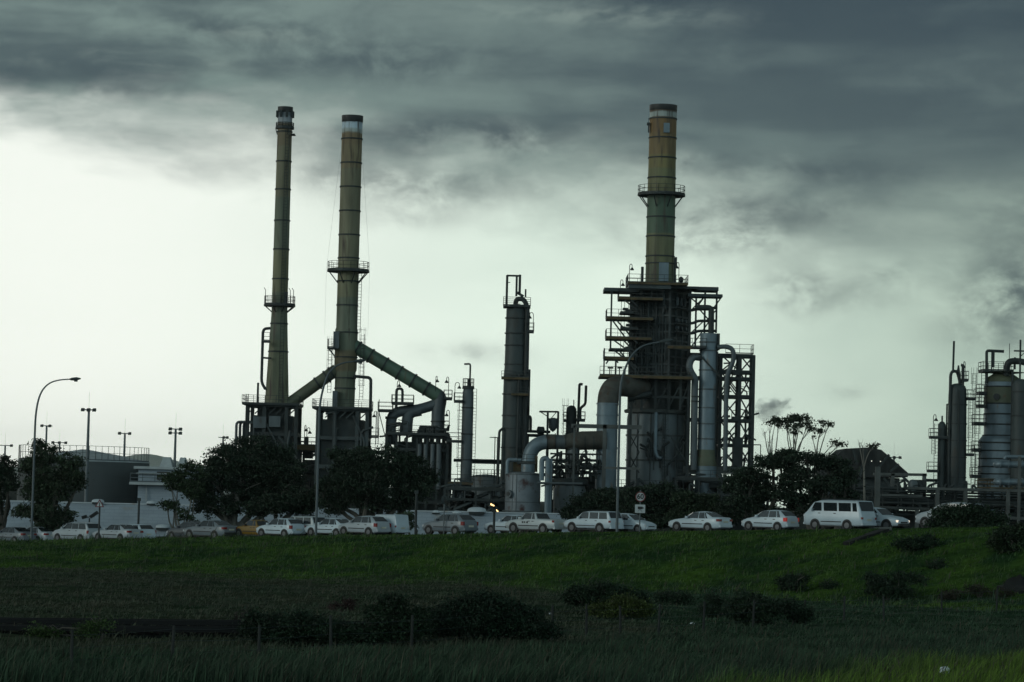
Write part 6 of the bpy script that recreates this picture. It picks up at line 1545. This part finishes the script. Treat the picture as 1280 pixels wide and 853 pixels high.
# big double crown
tree('broadleaf_tree', 'biggest dark spreading tree, below the furnace of the slimmest chimney', 'tree', (288, 669), 246,
     [(320, 565, 44, 20), (285, 578, 32, 20), (268, 600, 26, 26), (300, 600, 42, 30), (345, 590, 42, 28), (368, 602, 18, 26), (325, 622, 44, 20), (280, 634, 26, 16), (258, 634, 14, 16), (360, 628, 22, 14), (318, 553, 26, 8), (250, 612, 18, 18)], 22000, .42, 4, DK, .3, 'palebark', stems=[282, 290, 300], clump=.65)
tree('broadleaf_tree', 'dark tree with a low fork, between the big spreading tree and the middle lamp', 'tree', (341, 672), 244, [(345, 632, 26, 12), (375, 634, 18, 11), (322, 636, 18, 10), (384, 622, 10, 14)], 5500, .42, 5, DK, .28, stems=[340, 343], clump=.6)
tree('broadleaf_tree', 'broad dark tree right of the middle lamp, under the looped ducts', 'tree', (470, 668), 240,
     [(440, 580, 34, 22), (480, 580, 40, 24), (520, 592, 26, 22), (460, 605, 44, 26), (510, 615, 30, 18), (425, 610, 24, 26), (470, 630, 36, 13), (418, 634, 16, 12), (530, 600, 14, 16), (500, 632, 14, 8), (404, 622, 10, 18)], 20000, .42, 6, DK, .32, stems=[455, 470, 490], clump=.65)
tree('shrub', 'thin twiggy shrub against the centre white wall, left of the round sign', 'shrub', (516, 668), 236, [(512, 655, 7, 8), (506, 648, 8, 6), (514, 645, 5, 5)], 500, .3, 7, GR, .06, stems=[515, 518], clump=.35)
# brush behind the white pickups
tree('broadleaf_tree', 'low spreading dark tree behind the white canopied pickup', 'tree', (748, 662), 222, [(735, 628, 24, 12), (760, 622, 24, 12), (728, 640, 24, 14), (765, 638, 26, 16), (742, 650, 34, 10), (712, 640, 8, 9)], 9000, .38, 8, DK, .2, clump=.5)
tree('broadleaf_tree', 'low dark tree behind the 60 sign', 'tree', (812, 662), 218, [(800, 618, 24, 9), (830, 615, 26, 10), (815, 632, 34, 14), (790, 640, 20, 14), (845, 630, 18, 12), (820, 650, 40, 12)], 8500, .38, 9, DK, .2, clump=.5)
tree('broadleaf_tree', 'low dark tree right of the clean white sedan roof, under the silver column frame', 'tree', (880, 662), 216, [(862, 625, 24, 9), (885, 632, 20, 12), (860, 645, 26, 14), (900, 645, 22, 14)], 5500, .38, 10, DK2, .18, stems=[870, 886], clump=.48)
# right dark mass
tree('broadleaf_tree', 'large dark tree filling the gap behind the lit hatchback', 'tree', (950, 662), 214,
     [(936, 594, 22, 12), (965, 579, 24, 10), (920, 608, 16, 12), (955, 616, 26, 14), (918, 636, 18, 16), (960, 645, 30, 14), (986, 572, 18, 8), (938, 626, 16, 12)], 10500, .40, 11, DK, .26, stems=[940, 955, 965], clump=.6)
tree('broadleaf_tree', 'large dark tree behind the boxy white van', 'tree', (1030, 662), 213,
     [(1008, 574, 26, 9), (1040, 580, 22, 11), (1058, 598, 14, 14), (996, 596, 26, 14), (1034, 606, 26, 13), (1010, 632, 32, 16), (1058, 628, 12, 18), (985, 618, 18, 18), (1040, 636, 22, 16)], 11500, .40, 12, DK, .26, stems=[1020, 1035, 1045], clump=.6)
# tall spindly gums standing behind
GUM = (.035, .045, .028)
def gum(label, basex, tops, seed, n):
    Q = PX(255); rs = np.random.RandomState(seed); r = random.Random(seed); x = Q.x(basex, 600); zb = gz(x, 255)
    t = thing('gum_tree', label, 'tree', (x, 255, zb), 'spindly gum trees behind the dark trees'); m = MB(); lobes = []
    b = Vector((x, 255, zb - .2)); fork = Q.p(basex, 585)
    m.tube([b, b.lerp(fork, .5) + Vector((.1, 0, 0)), fork], [.15, .12, .08], 7)
    for px, py, rx, ry in tops:
        p = Q.p(px, py); mid = fork.lerp(p, .55) + Vector((r.uniform(-.3, .3) + (fork.x - p.x) * .12, r.uniform(-.5, .5), 0)); m.tube(fillet([fork, mid, p], .8, 4), [.06] * 2 + [.048] * 3 + [.03] * 2, 6)
        if rx > 0:
            lobes.append(((p.x, 255 + r.uniform(-.5, .5), p.z), (rx * Q.k * 1.1, rx * Q.k, ry * Q.k * 1.1)))
        for k in range(6):
            e = p + Vector((r.uniform(-1, 1) * max(5, rx) * Q.k, r.uniform(-.5, .5), r.uniform(-.6, 1) * max(5, ry) * Q.k)); m.tube([mid.lerp(p, r.uniform(.3, 1)), e], [.022, .01], 4)
    m.build('trunk', [M['palebark']], t)
    V, Fq, c = leaves(lobes, int(n * 1.3), .24, rs, GUM, .36, 22, .5); np_mesh('crown', V, Fq, M['leaf'], t, col=c)


gum('spindly gum tree with the largest tufted top, centre of three', 992, [(983, 526, 7, 3), (992, 522, 9, 3), (1002, 523, 9, 3.5), (1010, 529, 7, 3), (1014, 535, 5, 3), (984, 533, 5, 2), (998, 533, 8, 3), (994, 540, 5, 2.5)], 31, 1300)
gum('spindly gum tree left of three, small tufted top and bare stems', 966, [(963, 527, 5, 2), (970, 525, 6, 2.5), (973, 530, 3, 2), (956, 540, 0, 0), (960, 552, 0, 0)], 32, 330)
gum('spindly gum tree right of three, sparse tufts', 1020, [(1036, 531, 6, 2.5), (1030, 526, 5, 2), (1026, 540, 4, 2), (1015, 546, 5, 2), (1044, 553, 6, 2.5), (1050, 556, 3, 2)], 33, 420)
gum('nearly bare gum top showing over the black shed', 1080, [(1078, 557, 0, 0), (1091, 558, 4, 2.5), (1074, 553, 0, 0)], 34, 120)

# bushes on the roadside bank
def bush(label, px, pyb, lobes, n, seed, col, size=.2, Y=None, cat='bush', clump=.3, group=None):
    u = px - 640; 
    if Y is None:                                             # walk down the sight line to the ground
        Y = 90.
        while Y < 230 and W(px, pyb, Y).z > gz(W(px, pyb, Y).x, Y): Y += .4
    return tree('bush', label, cat, (px, pyb), Y, lobes, n, size, seed, col, .05, 'bark', clump=clump, depth=.7, group=group)


DB = (.013, .029, .014)
bush('dark rounded roadside bush hiding a silver minivan', 1212, 664, [(1205, 645, 32, 16), (1228, 650, 28, 15), (1184, 650, 20, 14), (1170, 657, 14, 9), (1215, 662, 42, 10), (1245, 656, 14, 10)], 9500, 41, DB, .26, Y=179, clump=.4)
bush('dark bush on the right slope cut by the picture edge', 1268, 690, [(1255, 668, 20, 10), (1278, 670, 20, 14), (1262, 682, 26, 10)], 4200, 42, (.02, .036, .016), .24)
bush('flat dark bush on the slope below the white van', 1140, 690, [(1138, 680, 24, 10), (1160, 678, 14, 8)], 2400, 43, DB, .2)
bush('small dark bush alone high on the right slope', 1172, 712, [(1172, 706, 9, 6)], 500, 44, DB, .18)
bush('tangle of dark bushes low on the right slope', 1108, 752, [(1100, 728, 22, 10), (1125, 722, 14, 7), (1112, 738, 24, 9), (1095, 735, 16, 8), (1150, 724, 14, 5)], 4200, 45, DB, .18)
bush('rounded bush on the middle of the green slope, below the lit hatchback', 990, 738, [(985, 728, 15, 8), (1000, 724, 9, 7), (990, 733, 18, 5)], 1900, 46, DB, .18)
bush('tiny bush right of the rounded bush on the slope', 1036, 736, [(1036, 732, 10, 4)], 420, 47, DB, .16)
bush('wide dark domed bush left of the wire fence posts, centre', 752, 768, [(745, 742, 36, 14), (720, 748, 20, 10), (785, 748, 28, 12), (760, 757, 40, 10)], 7500, 48, DB, .17)
bush('yellow green mounded bush in front of the wide dark domed bush', 778, 774, [(778, 757, 26, 11), (760, 764, 24, 8), (800, 764, 22, 9)], 4200, 49, (.042, .062, .014), .15)
bush('low dark bush between the domed bush and the tall dark bush', 840, 756, [(838, 746, 18, 8), (856, 750, 12, 6)], 1500, 50, DB, .16)
bush('small dark bush left of the tall dark bush by the fence', 895, 772, [(893, 752, 15, 8), (892, 765, 18, 8), (915, 765, 10, 8)], 1900, 51, DB, .16)
bush('tall dark bush by the fence, right of centre', 942, 784, [(938, 752, 22, 14), (950, 762, 26, 16), (925, 766, 14, 14), (942, 774, 28, 10)], 5200, 52, DB, .17)
bush('dark bush leaning against the right side of the tall fence bush', 990, 782, [(985, 763, 20, 11), (1000, 770, 18, 9)], 2300, 53, DB, .17)
bush('long low dark thicket right of the railway track', 365, 806, [(330, 780, 34, 14), (370, 782, 36, 16), (410, 788, 36, 16), (350, 795, 46, 12), (440, 800, 30, 12)], 9500, 54, (.010, .025, .012), .15)
bush('dark thicket with a pointed top in the middle of the field', 490, 806, [(492, 755, 18, 12), (480, 770, 24, 14), (505, 785, 44, 18), (465, 790, 36, 14), (520, 770, 14, 10)], 7500, 55, (.011, .027, .012), .15)
bush('largest dark thicket in the field, below the silver hatchback', 605, 806, [(585, 758, 32, 14), (610, 756, 36, 13), (640, 768, 36, 16), (590, 780, 56, 20), (650, 785, 46, 16), (680, 790, 24, 10), (555, 780, 30, 18)], 15000, 56, (.009, .024, .012), .15)
bush('small reddish dead bush left of the pointed thicket', 430, 766, [(422, 759, 12, 4), (436, 755, 6, 7)], 600, 57, (.028, .016, .014), .14)
bush('small grey dry bush left of the long thicket', 310, 782, [(308, 770, 7, 5), (300, 778, 8, 4)], 420, 58, (.022, .018, .016), .14)
bush('small green weed clump on the railway track', 122, 796, [(120, 781, 20, 5), (108, 790, 14, 8), (60, 795, 12, 8), (45, 792, 8, 6)], 1500, 59, (.03, .06, .014), .13, Y=98)
bush('dry dark scrub at the right foot of the slope', 1225, 748, [(1218, 738, 16, 6), (1250, 745, 20, 8), (1190, 744, 16, 5)], 1600, 60, (.024, .022, .014), .16)

# rust brown bank and boulder at the right edge
Q = PX(158); c = Q.p(1270, 722)
t = thing('boulder', 'dark rounded boulder half buried in the right slope at the picture edge', 'boulder', (c.x, 158, gz(c.x, 158)))
rs = np.random.RandomState(4); m = MB(); vs = []; n = 14
for i in range(9):
    a = math.pi * i / 16
    for j in range(n):
        b = 2 * math.pi * j / n; r_ = 1 + .18 * math.sin(3 * b + i) + .1 * rs.normal()
        vs.append((c.x + 1.35 * r_ * math.sin(a) * math.cos(b) + .3, 158 + 1.2 * r_ * math.sin(a) * math.sin(b), gz(c.x, 158) - .6 + 1.05 * r_ * math.cos(a)))
m.add(vs, [(i * n + j, i * n + (j + 1) % n, (i + 1) * n + (j + 1) % n, (i + 1) * n + j) for i in range(8) for j in range(n)]); m.build('rock', [pm('dark_rock', (.009, .011, .011), rough=.95, var=.4, scale=1.4)], t)
# worn concrete gully down the crest
Q = PX(181); t = thing('storm_gully', 'short worn concrete gully down the bank below the white van, pale lip on top', 'gully', Q.p(1090, 668))
pts = []
for px, py in ((1107, 664.5), (1098, 667), (1085, 672), (1072, 677), (1058, 683)):
    Y = 150.
    while Y < 190 and W(px, py, Y).z > gz(W(px, py, Y).x, Y): Y += .2
    p = W(px, py, Y); pts.append(Vector((p.x, Y, gz(p.x, Y) + .05)))
m = MB()
for a, b in zip(pts, pts[1:]): m.bar(a, b, .5, .25)
m.build('channel', [pm('old_concrete', (.012, .013, .012), rough=.95, var=.4, scale=2)], t)
m = MB(); m.bar(pts[0] + Vector((-.35, 0, .1)), pts[0] + Vector((.35, 0, .12)), .3, .22); m.build('lip', [M['concrete']], t)

# ---- wire fence in the field
FP = [(97, 838), (222, 815), (330, 808), (420, 803), (520, 797), (610, 793), (695, 778), (738, 781), (780, 786), (827, 785), (883, 782), (945, 778), (1010, 776), (1058, 774), (1108, 772), (1180, 769), (1248, 766), (1310, 763)]
X0, Y0_, X1_, Y1_ = -12.5, 81., 24.8, 145.
pts = []
for px, py in FP:
    sl = (Y1_ - Y0_) / (X1_ - X0); u = (px - 640) / F
    Y = (Y0_ - sl * X0) / (1 - sl * u); x = u * Y + (math.tan(ROLL) * (py - 625) / F * Y); pts.append((x, Y, gz(x, Y)))
t = thing('wire_fence', 'wire fence with weathered wooden posts crossing the field', 'fence', pts[8])
m_post = pm('weathered_post', (.020, .024, .022), rough=.9, var=.3, scale=3, stretch=(1, 1, .2))
rs = random.Random(9)
for x, y, z in pts:
    h = rs.uniform(1.12, 1.32); l = rs.uniform(-.05, .05); MB().tube([(x, y, z - .2), (x + l, y, z + h)], [.055, .045], 7).build('post', [m_post], t)
m = MB()
for hz in (.35, .7, 1.05):
    for a, b in zip(pts, pts[1:]):
        a_, b_ = Vector(a) + Vector((0, 0, hz)), Vector(b) + Vector((0, 0, hz)); m.tube([a_, a_.lerp(b_, .5) - Vector((0, 0, .03)), b_], .008, 3, cap=False)
m.build('wire', [M['steel']], t)

# ---- railway: two tracks on a low ballast bed
m_ball = pm('ballast', (.008, .010, .009), rough=1, var=.5, scale=6, spec=0.); m_rail = pm('worn_rail', (.010, .011, .011), rough=.6, metal=0., var=.2, rust=.1, rcol=(.012, .01, .008), spec=.2)
m_slp = pm('sleeper', (.006, .006, .006), rough=.95, var=.3, spec=.05)
for Ya, Yb, lab in ((99.5, 105.0, 'nearer of the two railway tracks, at the left behind the fence'), (105.0, 110.6, 'farther of the two railway tracks, at the left behind the fence')):
    A = Vector((-24, Ya - 1.2, 0)); B = Vector((-3.2, Yb, 0)); A.z = gz(A.x, A.y); B.z = gz(B.x, B.y); zz_ = FZ + .06
    t = thing('railway_track', lab, 'railway track', ((A.x + B.x) / 2, (A.y + B.y) / 2, FZ)); d = (B - A); d.z = 0; d.normalize(); nn = Vector((-d.y, d.x, 0))
    a, b = Vector((A.x, A.y, 0)), Vector((B.x, B.y, 0)); m = MB()
    vs = [a - nn * 1.6 + Vector((0, 0, FZ - .4)), a - nn * .95 + Vector((0, 0, zz_)), a + nn * .95 + Vector((0, 0, zz_)), a + nn * 1.6 + Vector((0, 0, FZ - .4))]; vs += [v + (b - a) for v in vs]
    m.add(vs, [(0, 1, 5, 4), (1, 2, 6, 5), (2, 3, 7, 6), (0, 3, 2, 1), (4, 5, 6, 7)]); m.build('ballast_bed', [m_ball], t, smooth=False)
    m = MB(); k = int((b - a).length / .7)
    for i in range(k): c = a.lerp(b, (i + .5) / k) + Vector((0, 0, zz_ + .04)); m.bar(c - nn * .9, c + nn * .9, .24, .12)
    o = m.build('sleeper_row', [m_slp], t, smooth=False); o['kind'] = 'stuff'
    for sg in (-1, 1): MB().bar(a + nn * .535 * sg + Vector((0, 0, zz_ + .18)), b + nn * .535 * sg + Vector((0, 0, zz_ + .18)), .07, .17).build('rail', [m_rail], t, smooth=False)

# ---- litter in the grass
def bag(px, py, Y, w, label):
    Q = PX(Y); c = Q.p(px, py); zb = c.z if Y < 120 else gz(c.x, Y); t = thing('plastic_bag', label, 'litter', (c.x, Y, zb)); rs = np.random.RandomState(int(px)); m = MB(); vs = []; n = 16
    for i in range(8):
        a = math.pi * i / 7
        for j in range(n):
            b = 2 * math.pi * j / n; r_ = 1 + .28 * math.sin(2 * b + i * 1.3) + .13 * rs.normal(); vs.append((c.x + w * r_ * math.sin(a) * math.cos(b), Y + w * .6 * r_ * math.sin(a) * math.sin(b), zb + w * .55 + w * .5 * r_ * math.cos(a)))
    m.add(vs, [(i * n + j, i * n + (j + 1) % n, (i + 1) * n + (j + 1) % n, (i + 1) * n + j) for i in range(7) for j in range(n)]); m.build('bag', [pm('white_plastic', (.62, .68, .74), rough=.45, var=.15, scale=6)], t, ang=70)


bag(1181, 842, 84.3, .17, 'crumpled white plastic bag in the bright grass at the lower right')
bag(866, 763, 124, .11, 'scrap of white litter in the field between the fence posts')
bag(689, 760, 131, .13, 'scrap of white litter left of the wide dark domed bush')

# ---- steam drifting from behind the steel frame, a soft cloud of real vapour
Q = PX(430); c = Q.p(962, 511)
vs = []; n = 20; Fs = []
ms = bpy.data.materials.new('steam'); ms.use_nodes = True; s_nt = ms.node_tree; s_nt.nodes.clear()
o_ = nd(s_nt, 'ShaderNodeOutputMaterial'); pv_ = nd(s_nt, 'ShaderNodeVolumePrincipled'); pv_.inputs['Color'].default_value = (.80, .87, .93, 1); pv_.inputs['Anisotropy'].default_value = 0.
tcn = nd(s_nt, 'ShaderNodeTexCoord'); nz_ = nd(s_nt, 'ShaderNodeTexNoise'); nz_.inputs['Scale'].default_value = .5; nz_.inputs['Detail'].default_value = 6; nz_.inputs['Roughness'].default_value = .62
s_nt.links.new(tcn.outputs['Object'], nz_.inputs['Vector'])
gl = nd(s_nt, 'ShaderNodeVectorMath', operation='LENGTH'); mp_ = nd(s_nt, 'ShaderNodeMapping'); mp_.inputs['Scale'].default_value = (1 / 4.6, 1 / 4.6, 1 / 4.6)
s_nt.links.new(tcn.outputs['Object'], mp_.inputs['Vector']); s_nt.links.new(mp_.outputs['Vector'], gl.inputs[0])
a1 = nd(s_nt, 'ShaderNodeMath', operation='MULTIPLY_ADD'); s_nt.links.new(gl.outputs['Value'], a1.inputs[0]); a1.inputs[1].default_value = -.30; s_nt.links.new(nz_.outputs['Fac'], a1.inputs[2])
rg_ = nd(s_nt, 'ShaderNodeMapRange', interpolation_type='SMOOTHSTEP'); rg_.inputs['From Min'].default_value = .24; rg_.inputs['From Max'].default_value = .42; rg_.inputs['To Max'].default_value = .42; s_nt.links.new(a1.outputs[0], rg_.inputs['Value'])
s_nt.links.new(rg_.outputs['Result'], pv_.inputs['Density']); s_nt.links.new(pv_.outputs[0], o_.inputs['Volume'])
t = MB(); prof = [(4.6 * math.sin(math.pi * i / 10) + .01, 4.6 * -math.cos(math.pi * i / 10)) for i in range(11)]
t.lathe(0, 0, prof, 20); o = t.build('steam_plume', [ms]); o.location = c; o.scale = (.86, .6, .44); o.rotation_euler = (0, -.28, 0); tag(o, 'bluish grey puff of steam drifting right of the steel frame', 'steam', kind='stuff')
HAZE = 0.00005
# ---------------------------------------------------------------- haze: one box of thin air round everything
hz = bpy.data.materials.new('thin_air'); hz.use_nodes = True; h_nt = hz.node_tree; h_nt.nodes.clear()
ho = nd(h_nt, 'ShaderNodeOutputMaterial'); hv = nd(h_nt, 'ShaderNodeVolumePrincipled'); hv.inputs['Color'].default_value = (.86, .93, .88, 1); hv.inputs['Density'].default_value = HAZE; hv.inputs['Anisotropy'].default_value = .6
h_nt.links.new(hv.outputs[0], ho.inputs['Volume'])
b = MB(); b.box(-3500, 3500, -950, 9800, -14, 190); o = b.build('haze', [hz], smooth=False); tag(o, kind='stuff')
